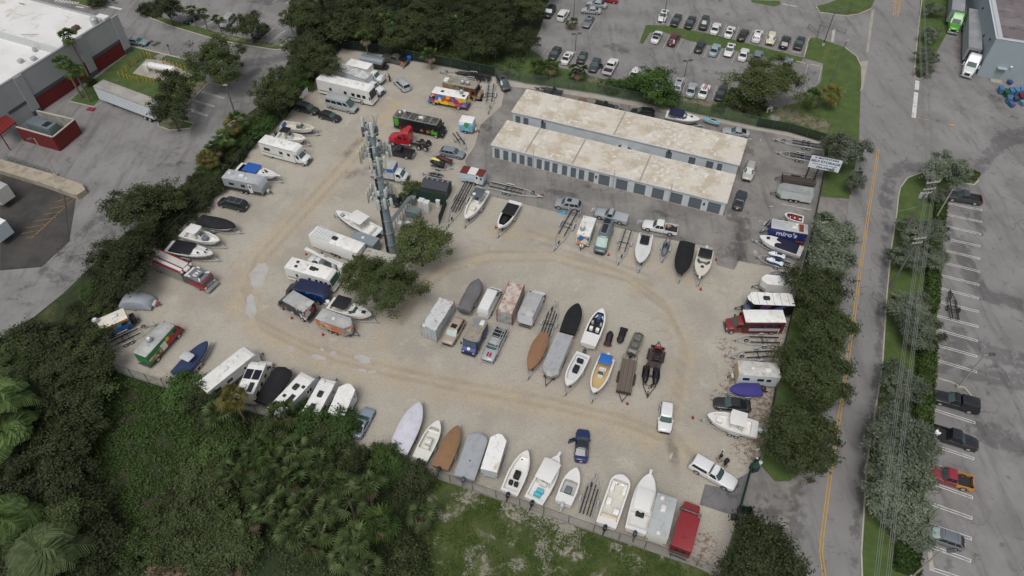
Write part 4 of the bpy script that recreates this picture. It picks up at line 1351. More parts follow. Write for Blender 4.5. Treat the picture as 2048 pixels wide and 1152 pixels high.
kerb([(268, 94), (380, 121)], w=.3)
kerb([(417, 167), (372, 213)])
kerb([(139, -10), (142, 5), (180, 15), (206, 15), (217, 5)])
kerb([(1863, 1140), (1858, 1090), (1850, 1010)], w=.5, h=.05)
for q in ((645, 708, 755, 732), (812, 742, 922, 768), (590, 595, 705, 615)):
 a, b = G('o', *q[:2]), G('o', *q[2:])
 o = root('wheel_stop', 'concrete wheel stop at the head of an empty parking bay', 'wheel stop', (a[0] + b[0]) / 2, (a[1] + b[1]) / 2, math.atan2(b[1] - a[1], b[0] - a[0]), 'wheel stops in the car park')
 h_ = math.hypot(b[0] - a[0], b[1] - a[1]) / 2
 MB().loft([[(-h_, -.09, .02), (h_, -.09, .02), (h_, .09, .02), (-h_, .09, .02)], [(-h_ + .05, -.06, .14), (h_ - .05, -.06, .14), (h_ - .05, .06, .14), (-h_ + .05, .06, .14)]]).build('block', CONC, o)

# ------------------------------------------------------------------ buildings
WALLW = M('#c3c9cc', .8, 0, .18, .5)
DOORG = M('#5f6970', .55, 0, .12, 2)
TRIM = M('#d8dadb', .7, 0, .15, .6)
ROOFT = roofmat('warehouse_roof', '#cdc6b9', '#b9ad99', '#dedcd7', .3, .8, '#8f877b')


def uof(p0, d, X, z):
 us = np.linspace(-2, 60, 3101)
 xs = np.array([proj(p0[0] + d[0] * u, p0[1] + d[1] * u, z)[0] for u in us])
 return us[np.abs(xs - X).argmin()]


def warehouse(label, p0, p1, depth, h, doors, extra=()):
 dx, dy = p1[0] - p0[0], p1[1] - p0[1]
 L = math.hypot(dx, dy)
 d = (dx / L, dy / L)
 R = root('storage_building', label, 'building', p0[0], p0[1], math.atan2(dy, dx))
 part('wall', WALLW, R, 0, L, .14, depth, 0, h - .12)
 spans = []
 for a, b, zt in doors:
  u0, u1 = uof(p0, d, 960 + a / 3.388, 1.0), uof(p0, d, 960 + b / 3.388, 1.0)
  spans.append((u0, u1, zt))
 cur = 0
 for u0, u1, zt in spans:
  part('wall_pier', WALLW, R, cur, u0, 0, .137, 0, h - .12)
  part('door_lintel', WALLW, R, u0, u1, 0, .137, zt, h - .12)
  dm = MB()
  n = 9
  for k in range(n):
   z0, z1 = .03 + (zt - .03) * k / n, .03 + (zt - .03) * (k + 1) / n
   dm.box(u0, u1, .085 if k % 2 else .098, .136, z0, z1)
  o = dm.build('roll_up_door' if u1 - u0 > 1.5 else 'door', DOORG, R)
  part('door_handle', STEEL, o, (u0 + u1) / 2 - .1, (u0 + u1) / 2 + .1, .07, .086, .5, .56)
  cur = u1
 part('wall_pier', WALLW, R, cur, L, 0, .137, 0, h - .12)
 part('plinth', CONC, R, -.02, L + .02, -.03, -.002, 0, .14)
 MB().box(-.18, L + .18, -.16, depth + .16, h - .12, h + .06).build('roof', ROOFT, R)
 part('gutter', TRIM, R, -.18, L + .18, -.24, -.163, h - .2, h + .0)
 part('roof_edge', TRIM, R, -.2, L + .2, depth + .163, depth + .24, h - .2, h + .05)
 for e in extra:
  if e[0] == 'pipe':
   u = uof(p0, d, 960 + e[1] / 3.388, 1.5)
   MB().tube((u, -.26, 0), (u, -.26, h + 1.3), .05).build('downpipe', GALV, R)
  elif e[0] == 'lamp':
   u = uof(p0, d, 960 + e[1] / 3.388, 2.4)
   part('wall_lamp', DARK, R, u - .18, u + .18, -.3, -.004, h - .75, h - .5)
  elif e[0] == 'seam':
   part('roof_seam', M('#9a958d', .8), R, e[1] - .12, e[1] + .12, -.1, depth + .1, h + .06, h + .11)
  elif e[0] == 'meter':
   u = uof(p0, d, 960 + e[1] / 3.388, 1.5)
   part('meter_box', DARK, R, u - .15, u + .15, -.12, -.003, 1.3, 1.8)
 return R


F0, F1 = G('_', 985, 315), G('_', 1445, 431.5)
small = [(98, 133), (157, 192), (213, 248), (267, 302), (320, 355), (383, 418), (436, 471), (490, 525), (555, 590), (613, 650), (668, 705), (734, 772)]
wide = [(803, 876), (920, 997), (1042, 1118), (1163, 1243), (1287, 1367), (1412, 1496), (1540, 1625)]
warehouse('long white storage building in front with a full row of grey doors', F0, F1, 7.4, 3.1, [(a, b, 2.25) for a, b in small] + [(a, b, 2.3) for a, b in wide], [('pipe', 365), ('pipe', 905), ('pipe', 1287), ('seam', 6.5), ('meter', 787), ('meter', 1518), ('seam', 15.3), ('seam', 27.5)])
B0, B1 = G('_', 1025.5, 222, 3.1), G('_', 1478, 328, 3.1)
warehouse('long low white storage building behind, nearer the car park, blotched tan roof', B0, B1, 7.6, 3.1, [(240, 274, 2.2), (294, 328, 2.2), (412, 445, 2.2), (1255, 1296, 2.2), (1410, 1455, 2.2), (1528, 1575, 2.2), (1602, 1635, 2.2)], [('lamp', 425), ('lamp', 1283), ('seam', 20.0)])

# big store, upper left
LW = M('#a3a5a6', .85, 0, .12, .3)
LRED = M('#6b1f1f', .8, 0, .15, .6)
LBLUE = M('#4c535b', .8, 0, .1, .6)
RW = roofmat('white_roof', '#d6d5d2', '#e0dfdd', '#c3bbb0', .1, .7)
c0, c1 = G('_', 252, 108), G('_', 83, 222)
dd = Vector((c1[0] - c0[0], c1[1] - c0[1])).normalized()
SB = root('store_building', 'large grey-walled store with dark red wall panels and bright white flat roof', 'building', c0[0], c0[1], math.atan2(dd.y, dd.x))
SBI = Matrix.Rotation(-math.atan2(dd.y, dd.x), 2)


def sbu(rg, x, y, z=0):
 v = SBI @ (Vector(G(rg, x, y, z)) - Vector(c0))
 return v


HS = 8.3
LEN = 75.0
nw = sbu('_', 66, 0, HS)
nd = nw.y
for st_, zz in (([(-10, 395), (250, 415), (420, 420), (560, 440), (640, 480), (720, 548), (600, 520), (470, 500), (330, 470), (150, 430), (-10, 415)], 6.61), ([(240, 30), (300, 45), (345, 68), (290, 62), (245, 42)], HS - .54)):
 MB().add([(*sbu('q', *q, zz), zz) for q in st_], [tuple(range(len(st_)))]).build('roof_stain', roofmat('roof_dirt', '#6e5c4c', '#8f8375', '#b3aca1', .5), SB)
part('wall', LW, SB, 0, LEN, -.35, 0, 0, HS)
part('north_wall', LW, SB, 0, .35, -60, -.35, 0, HS - .3)
MB().prism([(.35, -.35), (.35, -60), (13.0, -60), (13.0, -.35)], 0, HS - .55).build('upper_roof', RW, SB)
part('roof_step_wall', M('#c3c6c6', .8, 0, .15, .3), SB, 13.0, 13.3, -60, -.35, 0, HS - .15)
MB().prism([(13.3, -.35), (13.3, -60), (LEN, -60), (LEN, -.35)], 0, 6.6).build('lower_roof', RW, SB)
part('wall_coping', M('#8f9193', .6), SB, -.05, LEN, -.42, .06, HS, HS + .08)
part('corner_block', M('#d9d9d7', .8), SB, .1, 1.5, -2.4, .12, HS + .08, HS + .55)
part('coping_block', M('#cfd0cf', .8), SB, 28.0, 31.0, -.9, .2, HS + .09, HS + .4)
for k in range(22):
 part('metal_roof_rib', M('#7d8287', .5, .3), SB, 31.5 + k * .9, 31.62 + k * .9, -22, -.5, 6.6, 6.78)
part('metal_roof', M('#868b90', .5, .3, .15), SB, 31.2, 52, -22, -.45, 6.6, 6.66)


def sbp(a, b):
 return sbu('A', *a).x, sbu('A', *b).x


for a, b in (((757, 325), (600, 440)), ((560, 462), (250, 662))):
 u0, u1 = sbp(a, b)
 part('red_wall_panel', LRED, SB, u0, u1, 0, .06, 0, 2.9)
 part('blue_wall_band', LBLUE, SB, u0 - .1, u1 + .1, 0, .09, 2.9, 3.5)
u0, u1 = sbp((205, 690), (120, 745))
part('blue_wall_band', LBLUE, SB, u0, u1 + 1, 0, .09, 2.9, 3.5)
for a in (((770, 312)), ((580, 452)), ((225, 680))):
 u = sbu('A', *a).x
 part('pilaster', LW, SB, u - .9, u + .9, 0, .3, 0, HS - .02)
 part('pilaster_base', LBLUE, SB, u - .93, u + .93, 0, .33, 0, 1.0)
duct = sbu('q', 1220, 290, HS)
MB().lathe([(.75, HS - .55), (.8, HS + .2), (.8, HS + .9), (.5, HS + 1.25)], duct.x, duct.y, 14).build('roof_duct', GALV, SB, 35)
du2 = sbu('q', 455, 660, 6.6)
MB().lathe([(.4, 6.6), (.45, 7.2), (.3, 7.5)], du2.x, du2.y, 12).build('roof_duct', GALV, SB, 35)
for x, y in ((275, 800), (440, 770), (400, 510), (60, 150), (550, 460)):
 v = sbu('q', x, y, 6.6)
 o = part('roof_unit', GALV, SB, v.x - .5, v.x + .5, v.y - .4, v.y + .4, 6.6, 7.3, c=.06)
v0 = sbu('q', 640, 430, 6.6)
lad = MB()
for s_ in (-.22, .22):
 lad.path([(v0.x + .0, v0.y + s_, 6.6), (13.45, v0.y + s_, HS + .9), (13.0, v0.y + s_, HS + .9)], .03)
lad.build('roof_ladder', GALV, SB)
v1 = sbu('q', 960, 350, HS)
part('skylight_hatch', M('#5a4038', .7), SB, v1.x - .8, v1.x + .6, v1.y - .5, v1.y + .5, HS - .55, HS + .2, c=.06)

# red-walled compactor pen beside the store
hz = 3.1
en = [G('f', x, y, hz) for x, y in ((250, 565), (810, 725), (1140, 455), (560, 320))]
ER = root('walled_pen', 'dark red walled enclosure around a grey compactor beside the store', 'enclosure', en[1][0], en[1][1])
for k in range(3):
 a, b = Vector(en[k]) - Vector(en[1]), Vector(en[k + 1]) - Vector(en[1])
 u = (b - a).normalized()
 n = Vector((u.y, -u.x))
 for nm, o0, o1, mt in (('red_wall', 0, .16, LRED), ('inner_wall', -.12, -.003, M('#9b9890', .9, 0, .6, .9))):
  MB().prism([tuple(a + n * o0), tuple(b + n * o0), tuple(b + n * o1), tuple(a + n * o1)], 0, hz).build(nm, mt, ER)
 MB().prism([tuple(a + n * -.14), tuple(b + n * -.14), tuple(b + n * .18), tuple(a + n * .18)], hz, hz + .1).build('wall_cap', CONC, ER)
gx = [G('f', x, y, 2.3) for x, y in ((400, 490), (520, 405), (840, 500), (740, 592))]
ctr = (sum(q[0] for q in gx) / 4, sum(q[1] for q in gx) / 4)
ag = math.atan2(gx[2][1] - gx[1][1], gx[2][0] - gx[1][0])
GR = root('trash_compactor', 'grey steel compactor container inside the red-walled pen', 'compactor', ctr[0], ctr[1], ag)
part('body', M('#6e7b80', .55, .2, .25), GR, -2.9, 2.9, -1.1, 1.1, .1, 2.3, c=.06)
part('loading_hopper', BLACK, GR, .9, 2.2, -.75, .75, 2.3, 2.33)
part('base_skid', DARK, GR, -2.8, 2.8, -.9, .9, 0, .1)
aw = [G('f', x, y, 3.6) for x, y in ((-120, 500), (85, 385), (240, 490), (-10, 690))]
AR = root('dock_canopy', 'red ribbed metal canopy over the loading dock of the store', 'canopy', aw[2][0], aw[2][1])
cc = [Vector(q) - Vector(aw[2]) for q in aw]
MB().prism([tuple(c) for c in cc], 3.4, 3.6).build('canopy_roof', M('#7c2323', .6), AR)
for k in range(7):
 t = k / 6
 a, b = cc[3].lerp(cc[2], t), cc[0].lerp(cc[1], t)
 MB().tube((a.x, a.y, 3.63), (b.x, b.y, 3.63), .06, n=4).build('canopy_rib', M('#6a1d1d', .6), AR)
for t in (.05, .95):
 a = cc[3].lerp(cc[2], t)
 MB().tube((a.x, a.y, 0), (a.x, a.y, 3.4), .1).build('canopy_post', LRED, AR)
# dock retaining wall
rp = [G('Z', x, y, 1.0) for x, y in ((-60, 35), (280, 130), (470, 195), (492, 225), (440, 262), (240, 190), (-60, 100))]
RWL = root('retaining_wall', 'weathered concrete wall with rounded end beside the dark loading bay', 'wall', rp[3][0], rp[3][1])
MB().prism([(q[0] - rp[3][0], q[1] - rp[3][1]) for q in rp], 0, 1.0).build('wall', M('#a79d8c', .9, 0, .6, .6), RWL)
for k in range(11):
 x, y = G('Z', 25 + 24 * k, 30 + 8.3 * k, 1.1)
 o = root('shopping_cart', 'grey-green wire shopping cart in the row along the concrete dock wall', 'shopping cart', x, y, math.radians(60), 'shopping carts nested along the dock wall')
 m = MB()
 for zz, e in ((1.0, .28), (.6, .22)):
  m.path([(-.42, -e, zz), (.42, -e, zz), (.42, e, zz), (-.42, e, zz), (-.42, -e, zz)], .03, 4)
 for xx in (-.4, -.1, .2, .42):
  for e in (-1, 1):
   m.tube((xx, e * .28, 1.0), (xx, e * .22, .6), .015, n=4)
 m.build('basket', M('#7d8c8a', .5, .3), o)
 MB().path([(-.4, -.2, .6), (-.35, -.2, .12), (.4, -.2, .12)], .02, 4).path([(-.4, .2, .6), (-.35, .2, .12), (.4, .2, .12)], .02, 4).build('base_frame', STEEL, o)
 for xx in (-.35, .38):
  for e in (-.2, .2):
   MB().tube((xx, e - .02, .06), (xx, e + .02, .06), .06, n=8).build('wheel', RUB, o)

# grey building, upper right
g0 = G('_', 1952.7, 151)
gt = G('_', 1991.8, 75.5, 8.35)
ge = Vector(G('j', 880, 870)) - Vector(G('j', 400, 790))
GBA = math.atan2(ge.y, ge.x)
GB = root('grey_building', 'tall plain grey industrial building with stained flat roof', 'building', g0[0], g0[1], GBA)
GW = M('#93a0a6', .85, 0, .08, .25)
part('wall', GW, GB, 0, 45, 0, 60, 0, 8.0)
part('parapet', GW, GB, 0, 45, 0, .5, 8.0, 8.4)
part('parapet', GW, GB, 0, .5, .5, 60, 8.0, 8.4)
part('parapet_cap', M('#c9cfd3', .6), GB, -.08, 45, -.08, .18, 8.4, 8.5)
part('parapet_cap', M('#c9cfd3', .6), GB, -.08, .18, .18, 60, 8.4, 8.5)
part('roof', roofmat('grey_roof', '#6f6668', '#7d777a', '#554a4a', .15), GB, .5, 45, .5, 60, 8.0, 8.06)
part('roof_edge_strip', M('#b9bdc2', .7), GB, .5, 1.5, .5, 60, 8.06, 8.1)
part('roof_edge_strip', M('#b9bdc2', .7), GB, 1.5, 45, .5, 1.5, 8.06, 8.1)
v = Matrix.Rotation(-GBA, 2) @ (Vector(G('j', 580, 800)) - Vector(g0))
part('door', M('#8a979d', .6), GB, v.x - .6, v.x + .6, -.06, -.003, 0, 2.2)
part('door_awning', M('#aab5b8', .6), GB, v.x - .9, v.x + .9, -.9, -.004, 2.6, 2.72)
part('wall_lamp', WHITE, GB, v.x + 1.3, v.x + 1.7, -.35, -.004, 3.0, 3.3, c=.05)
for z_, u in ((4.6, 8), (6.4, 3), (5.8, 18)):
 part('wall_lamp', DARK, GB, -.25, -.004, u - .15, u + .15, z_, z_ + .35)
part('door_mat', M('#a79f8d', .9), GB, v.x - 1.0, v.x + 1.0, -1.6, -.2, .0, .045)


# ------------------------------------------------------------------ fences, gate
CHAIN = seethrough('chain_link', '#6f7674', .26)
SCREEN = seethrough('fence_screen', '#17261f', .80)
SCREEN2 = seethrough('fence_screen_light', '#57625c', .34)
GREENF = M('#1e3a33', .6, 0, .15)
POSTM = M('#5b6663', .5, .4)


def fence(pts, h, label, mat, rg='_', sp=3.0, name='chain_link_fence', postm=None, group=None, zpx=0):
 P_ = [Vector(G(rg, *q, zpx)) for q in pts]
 R = root(name, label, 'fence', P_[0].x, P_[0].y, 0, group)
 o0 = P_[0].copy()
 q = [p - o0 for p in P_]
 st = []
 for a, b in zip(q[:-1], q[1:]):
  n = max(1, round((b - a).length / sp))
  st += [a.lerp(b, k / n) for k in range(n)]
 st.append(q[-1])
 pm = postm or POSTM
 for a in st:
  MB().tube((a.x, a.y, 0), (a.x, a.y, h + .08), .045, n=6).build('post', pm, R)
 for a, b in zip(st[:-1], st[1:]):
  MB().add([(a.x, a.y, .05), (b.x, b.y, .05), (b.x, b.y, h), (a.x, a.y, h)], [(0, 1, 2, 3)]).build('mesh_panel', mat, R)
  MB().tube((a.x, a.y, h + .02), (b.x, b.y, h + .02), .028, n=5).build('top_rail', pm, R)
 return R


fence([(683, 97), (640, 150), (589, 214), (568, 238), (508, 292), (450, 374), (400, 419), (324, 492), (291, 537), (235, 609), (185, 666), (205, 717)], 2.0, 'dark screened chain-link fence along the west side by the food trailer and vans', SCREEN)
fence([(205, 717), (235, 744), (330, 774), (420, 802), (560, 837), (700, 895), (770, 924)], 1.9, 'chain-link fence half hidden by the thicket behind the parked campers', CHAIN)
fence([(770, 924), (856, 950), (945, 979), (992, 996), (1087, 1028), (1187, 1063), (1289, 1097), (1392, 1132), (1438, 1151)], 1.9, 'chain-link fence along the weedy field behind the row of boats', CHAIN)
fence([(1501, 934), (1514, 928), (1530, 890), (1541, 828), (1550, 770), (1568, 687), (1589, 598), (1605, 536), (1619, 481), (1632, 416), (1648, 338), (1649, 286)], 2.0, 'green screened fence between the yard and the road under the trees', SCREEN)
fence([(1649, 286), (1576, 264), (1513, 253)], 2.0, 'green screened fence behind the empty trailers near the sign', SCREEN)
fence([(1513, 253), (1391, 227), (1319, 212), (1196, 188), (1050, 166), (990, 153)], 2.2, 'grey chain-link fence behind the storage buildings by the car park', SCREEN2)
fence([(990, 153), (901, 135), (828, 122), (760, 108), (683, 97)], 2.2, 'tall dark chain-link fence in front of the woods behind the food trucks', SCREEN)
fence([(968, 140), (1110, 150), (1245, 160), (1280, 60)], 1.2, 'low chain-link fence on the grass island at the top by the road', CHAIN, 'o', 2.5)
fence([(780, 330), (888, 432), (920, 302), (1210, 392)], 1.2, 'short wire fence at the end of the car park near the road', CHAIN, 'o', 3.5)
# sliding gate
ga, gb = Vector(G('T', 850, 665)), Vector(G('T', 730, 1105))
GT = root('sliding_gate', 'long green sliding gate across the yard entrance beside the white pickup', 'gate', ga.x, ga.y, math.atan2(gb.y - ga.y, gb.x - ga.x))
gl = (gb - ga).length
for z_ in (.15, 1.0, 1.85):
 MB().tube((0, 0, z_), (gl, 0, z_), .05).build('gate_rail', GREENF, GT)
for k in range(8):
 MB().tube((gl * k / 7, 0, .1), (gl * k / 7, 0, 1.9), .04).build('gate_bar', GREENF, GT)
for k in range(7):
 MB().add([(gl * k / 7, 0, .15), (gl * (k + 1) / 7, 0, .15), (gl * (k + 1) / 7, 0, 1.85), (gl * k / 7, 0, 1.85)], [(0, 1, 2, 3)]).build('gate_screen', SCREEN, GT)
for u in (0, gl):
 MB().tube((u, .25, 0), (u, .25, 2.3), .08).build('gate_post', GREENF, GT)
 MB().lathe([(.1, 2.3), (.14, 2.4), (.06, 2.5)], u, .25, 8).build('post_cap', WHITE, GT)
x, y = G('T', 870, 690)
o = root('green_cabinet', 'dark green screened box at the end of the gate beside the fence', 'cabinet', x, y, .3)
part('body', GREENF, o, -.45, .45, -.4, .4, .0, 1.2)
part('lid', M('#27463d', .6), o, -.48, .48, -.43, .43, 1.2, 1.25)
x, y = G('T', 795, 1045)
o = root('open_bin', 'open green bin beside the gate at the driveway', 'bin', x, y, -.2)
for a, b, c_, d_ in ((-.8, .8, -.7, -.64), (-.8, .8, .64, .7), (-.8, -.74, -.64, .64), (.74, .8, -.64, .64)):
 part('side', GREENF, o, a, b, c_, d_, .05, 1.3)
part('floor', BLACK, o, -.74, .74, -.64, .64, .05, .1)
x, y = G('T', 715, 1065)
o = root('gate_motor', 'black gate motor box beside the gate rail', 'motor', x, y, -.2)
part('housing', DARK, o, -.35, .35, -.28, .28, .1, .8, c=.06)
part('base', CONC, o, -.45, .45, -.38, .38, .0, .1)

# ------------------------------------------------------------------ sign
zb = HT(('Q', 710, 400), ('e', 220, 740))
s0 = Vector(G('Q', 712, 400))
s1 = Vector(G('Q', 787, 420))
tl, tr_ = G('e', 255, 705, zb), G('e', 1255, 905, zb)
sl_, sr_ = Vector(tl), Vector(tr_)
su = (sr_ - sl_).normalized()
sw = (sr_ - sl_).length
zt = zb + sw * .52
SG = root('pole_sign', 'white panel sign with blue lettering on two dark posts beside the road', 'sign', sl_.x, sl_.y, math.atan2(su.y, su.x))
part('panel', M('#dfe6ea', .5, 0, .08), SG, 0, sw, -.1, .1, zb, zt)
part('panel_cap', M('#3a302c', .7), SG, -.05, sw + .05, -.14, .14, zt, zt + .12)
for u in (.35, sw * .36):
 MB().tube((u, .22, 0), (u, .22, zt - .3), .14, n=8).build('post', M('#2c3a2e', .7), SG)
BLU = M('#1f2c66', .5)
for s_, fz, size, col_, sx in (('A BOYNTON', .85, .46, BLU, 1.45), ('SELF STORAGE', .59, .66, BLU, 1.12), ('MINI WAREHOUSES  VEHICLES', .36, .22, M('#3d4468', .5), 1.35), ('734-2909', .14, .48, BLU, 1.4)):
 text(s_, size, col_, SG, frame((sw / 2, -.105, zb + (zt - zb) * fz), (1, 0, 0), (0, 0, 1)), 'lettering', .017 if size > .3 else .004, .012, sx)


# ------------------------------------------------------------------ poles, wires, cell tower
CPOLE = M('#a39d93', .8, 0, .3)
WPOLE = M('#6e6a64', .9, 0, .4, 2)


def light_pole(rg, bx_, by_, h, label, arm=0, ang=0, heads=1, mat=None, r=.13, group=None):
 x, y = G(rg, bx_, by_)
 R = root('lamp_post', label, 'lamp post', x, y, ang, group)
 MB().tube((0, 0, 0), (0, 0, h), r, r * .65, 8).build('pole', mat or CPOLE, R, 40)
 MB().lathe([(.3, 0), (.3, .5)], 0, 0, 10).build('base', CONC, R)
 for k in range(heads):
  s_ = 1 if k == 0 else -1
  if arm:
   MB().tube((0, 0, h - .1), (s_ * arm, 0, h + .1), .05).build('arm', mat or CPOLE, R)
  part('lamp_head', STEEL if k == 0 else STEEL, R, min(s_ * (arm - .1), s_ * (arm + .75)), max(s_ * (arm - .1), s_ * (arm + .75)), -.2, .2, h + .05, h + .25, c=.04)
 return R


light_pole('W', 703, 520, 7.0, 'concrete lamp post leaning over the dark pickup in the right-hand car park', .5, 0)
light_pole('X', 855, 690, 7.6, 'concrete lamp post on the small kerbed island in the right-hand car park', .6, 0)
light_pole('Y', 860, 1160, 7.6, 'concrete lamp post at the bottom edge of the right-hand car park', .7, 0)
light_pole('D', 850, 160, 6.5, 'tall thin lamp post beside the white car at the top left of the grass island', .3, .5, 1, M('#4a4a48', .7), .1)
light_pole('D', 288, 345, 4.6, 'short lamp post standing between cars behind the palms', .3, .2, 2, M('#55524e', .7), .1)
light_pole('D', 985, 510, 4.3, 'short lamp post beside the silver cars next to the bushy tree', .3, .2, 2, M('#55524e', .7), .1)
light_pole('D', 1875, 292, 7.4, 'tall dark lamp post on the rounded lawn by the road', .2, .3, 1, M('#3a3836', .7), .1)
light_pole('D', 278, 130, 6.0, 'thin lamp post next to the white off-roader', .2, 1, 1, M('#55524e', .7), .09)
light_pole('j', 450, 395, 6.0, 'grey lamp post standing in front of the tall grey building', .4, .6, 1, M('#6b7074', .6), .12)
light_pole('A', 340, 1055, HT(('A', 340, 1055), ('A', 205, 830)), 'pale lamp post beside the red-walled pen', .3, 3.6, 1, M('#b0aaa0', .8), .11)


def utility_pole(rg, b, t, label, arms=(), r=.17, trafo=0, h=None, mat=None):
 x, y = G(rg, *b)
 h = h or HT((rg, *b), (rg, *t))
 R = root('utility_pole', label, 'utility pole', x, y, math.radians(10))
 MB().tube((0, 0, 0), (0, 0, h), r, r * .6, 9).build('pole', mat or WPOLE, R, 40)
 for z, w in arms:
  a = MB().box(-w / 2, w / 2, -.2, -.1, h - z - .06, h - z + .06).build('crossarm', M('#b7b2a8', .7), R)
  for k in range(4):
   xx = -w / 2 + .1 + (w - .2) * k / 3
   MB().lathe([(.06, h - z + .06), (.08, h - z + .15), (.04, h - z + .3)], xx, -.15, 6).build('insulator', M('#b9bcbc', .4), a)
 for k in range(trafo):
  MB().lathe([(.26, h - 3.6), (.28, h - 3.5), (.28, h - 2.7), (.15, h - 2.55)], .42 * (-1 if k else 1), .3, 12).build('transformer', M('#aeb4b6', .5, .2), R, 40)
 return x, y, h


U1 = utility_pole('W', (475, 660), (640, 225), 'wooden utility pole with transformers on the grass strip, nearer the junction', [(.3, 2.2), (1.6, 2.0), (2.4, 1.4)], trafo=2)
U2 = utility_pole('W', (418, 952), (605, 610), 'wooden utility pole on the grass strip beside the road, below the transformer pole', [(.3, 1.8), (1.2, 1.6)])
utility_pole('c', (805, 868), (735, 640), 'wooden utility pole rising from the hedge near the parking bays at left', [(.3, .8)])
utility_pole('c', (1262, 302), (1190, 30), 'pale concrete utility pole at the end of the upper car park by the woods', [], mat=CPOLE)
utility_pole('c', (130, 85), (95, 0), 'pale utility pole in the shrub island at the top left corner', [], mat=CPOLE)
utility_pole('Q', (795, 900), (870, 690), 'thin utility pole behind the screened fence near the grey-green tree', [(.3, 1.0)], r=.12)
utility_pole('o', (1050, 945), (1195, 440), 'wooden pole on the lawn beside the palms near the road', [(.2, 1.0)], r=.13)
utility_pole('E', (2, 1100), (70, 890), 'dark pole standing on the lawn next to the grey-green tree', [], r=.11)
WIRE = M('#8d8f8f', .5, .3)


def wire(a, b, label, sag=.6, r=.022):
 a, b = Vector(a), Vector(b)
 pts = []
 for k in range(15):
  t = k / 14
  p = a.lerp(b, t)
  p.z -= sag * 4 * t * (1 - t)
  pts.append(tuple(p - a))
 R = MB().path(pts, r, 4).build('power_line', WIRE)
 R.location = a
 tag(R, label, 'power line')


far = G('E', 745, -420, 12)
low = G('_', 1738, 1420, 11)
for k in range(6):
 o_ = (k - 2.5) * .36
 zz = U1[2] - .2 - (k % 3) * .45
 wire((U1[0] + o_, U1[1], zz), (low[0] + o_ * 1.1, low[1], 11.5 - (k % 3) * .5), 'power line over the lower grass strip, %s from the left' % ('first', 'second', 'third', 'fourth', 'fifth', 'sixth')[k], 1.2)
 wire((U1[0] + o_, U1[1], zz), (far[0] + o_, far[1], 12 - (k % 3) * .4), 'power line from the transformer pole past the junction, %s from the left' % ('first', 'second', 'third', 'fourth', 'fifth', 'sixth')[k], .8)
wire((U1[0], U1[1], 8.0), (*G('Q', 880, 680, 8), 8.0), 'thin service cable crossing above the road from the transformer pole', .7, .03)

tb = G('_', 786, 512)
TH = 25.9
TW = root('cell_tower', 'grey steel monopole cell tower carrying three rings of white panel antennas', 'cell tower', tb[0], tb[1], math.radians(25))
TWM = M('#8b979c', .6, .05, .4, 1.5)
MB().tube((0, 0, 0), (0, 0, TH - 1.5), .8, .48, 12).build('pole', TWM, TW, 25)
MB().lathe([(1.1, 0), (1.1, .3), (.9, .35)], 0, 0, 12).build('base_flange', STEEL, TW)
for k in range(9):
 z0 = .4 + (TH - 3) * k / 9
 MB().lathe([(.84 - .034 * k, z0 + 2.5), (.84 - .034 * k, z0 + 2.75)], 0, 0, 12).build('pole_collar', TWM, TW)
for k in range(5):
 a = math.radians(150 + k * 16)
 MB().path([(math.cos(a) * .84, math.sin(a) * .84, .3), (math.cos(a) * .56, math.sin(a) * .56, TH - 3)], .07, 5).build('cable_bundle', DARK, TW)
rnd = random.Random(8)
for zi, rad, ph, np_, step_, sides_ in ((TH - .6, .7, 2.5, 1, .8, 3), (TH - 5.6, 1.7, 2.2, 3, .95, 3), (TH - 13.0, 1.7, 2.1, 3, .95, 3)):
 fr = MB()
 for k in range(sides_):
  a = 2 * math.pi * k / sides_ + .4
  ca, sa = math.cos(a), math.sin(a)
  arm = MB().path([(ca * .4, sa * .4, zi), (ca * rad, sa * rad, zi)], .07, 5).path([(ca * .4, sa * .4, zi - .9), (ca * rad, sa * rad, zi - .1)], .05, 5)
  hw = step_ * (np_ - 1) / 2 + .2
  for dz in (-.35, .35):
   arm.path([(ca * rad - sa * hw, sa * rad + ca * hw, zi + dz), (ca * rad + sa * hw, sa * rad - ca * hw, zi + dz)], .05, 5)
  ar = arm.build('antenna_frame', GALV, TW)
  for q in range(np_):
   o_ = (q - (np_ - 1) / 2) * step_
   bx_, by_ = ca * (rad + .3) - sa * o_, sa * (rad + .3) + ca * o_
   hh = ph * rnd.choice((1, .92, .75, 1))
   an = MB().cbox(-.12, .12, -.2, .2, zi - hh / 2, zi + hh / 2, c=.06).build('panel_antenna', rnd.choice((M('#c3c8c4', .5), M('#b3b9b3', .5), M('#bdbaa2', .5))), ar, 40)
   an.location = (bx_, by_, 0)
   an.rotation_euler = (0, 0, a)
   MB().tube((ca * rad - sa * o_, sa * rad + ca * o_, zi - ph / 2), (ca * rad - sa * o_, sa * rad + ca * o_, zi + ph / 2), .05).build('mounting_pipe', GALV, ar)
   if rnd.random() < .75:
    rx, ry = ca * (rad - .35) - sa * o_, sa * (rad - .35) + ca * o_
    rr = MB().cbox(-.15, .15, -.22, .22, zi - .5, zi + .25, c=.04).build('radio_unit', rnd.choice((M('#9aa1a2', .5), M('#b9bdbb', .5))), ar, 40)
    rr.location = (rx, ry, 0)
    rr.rotation_euler = (0, 0, a)
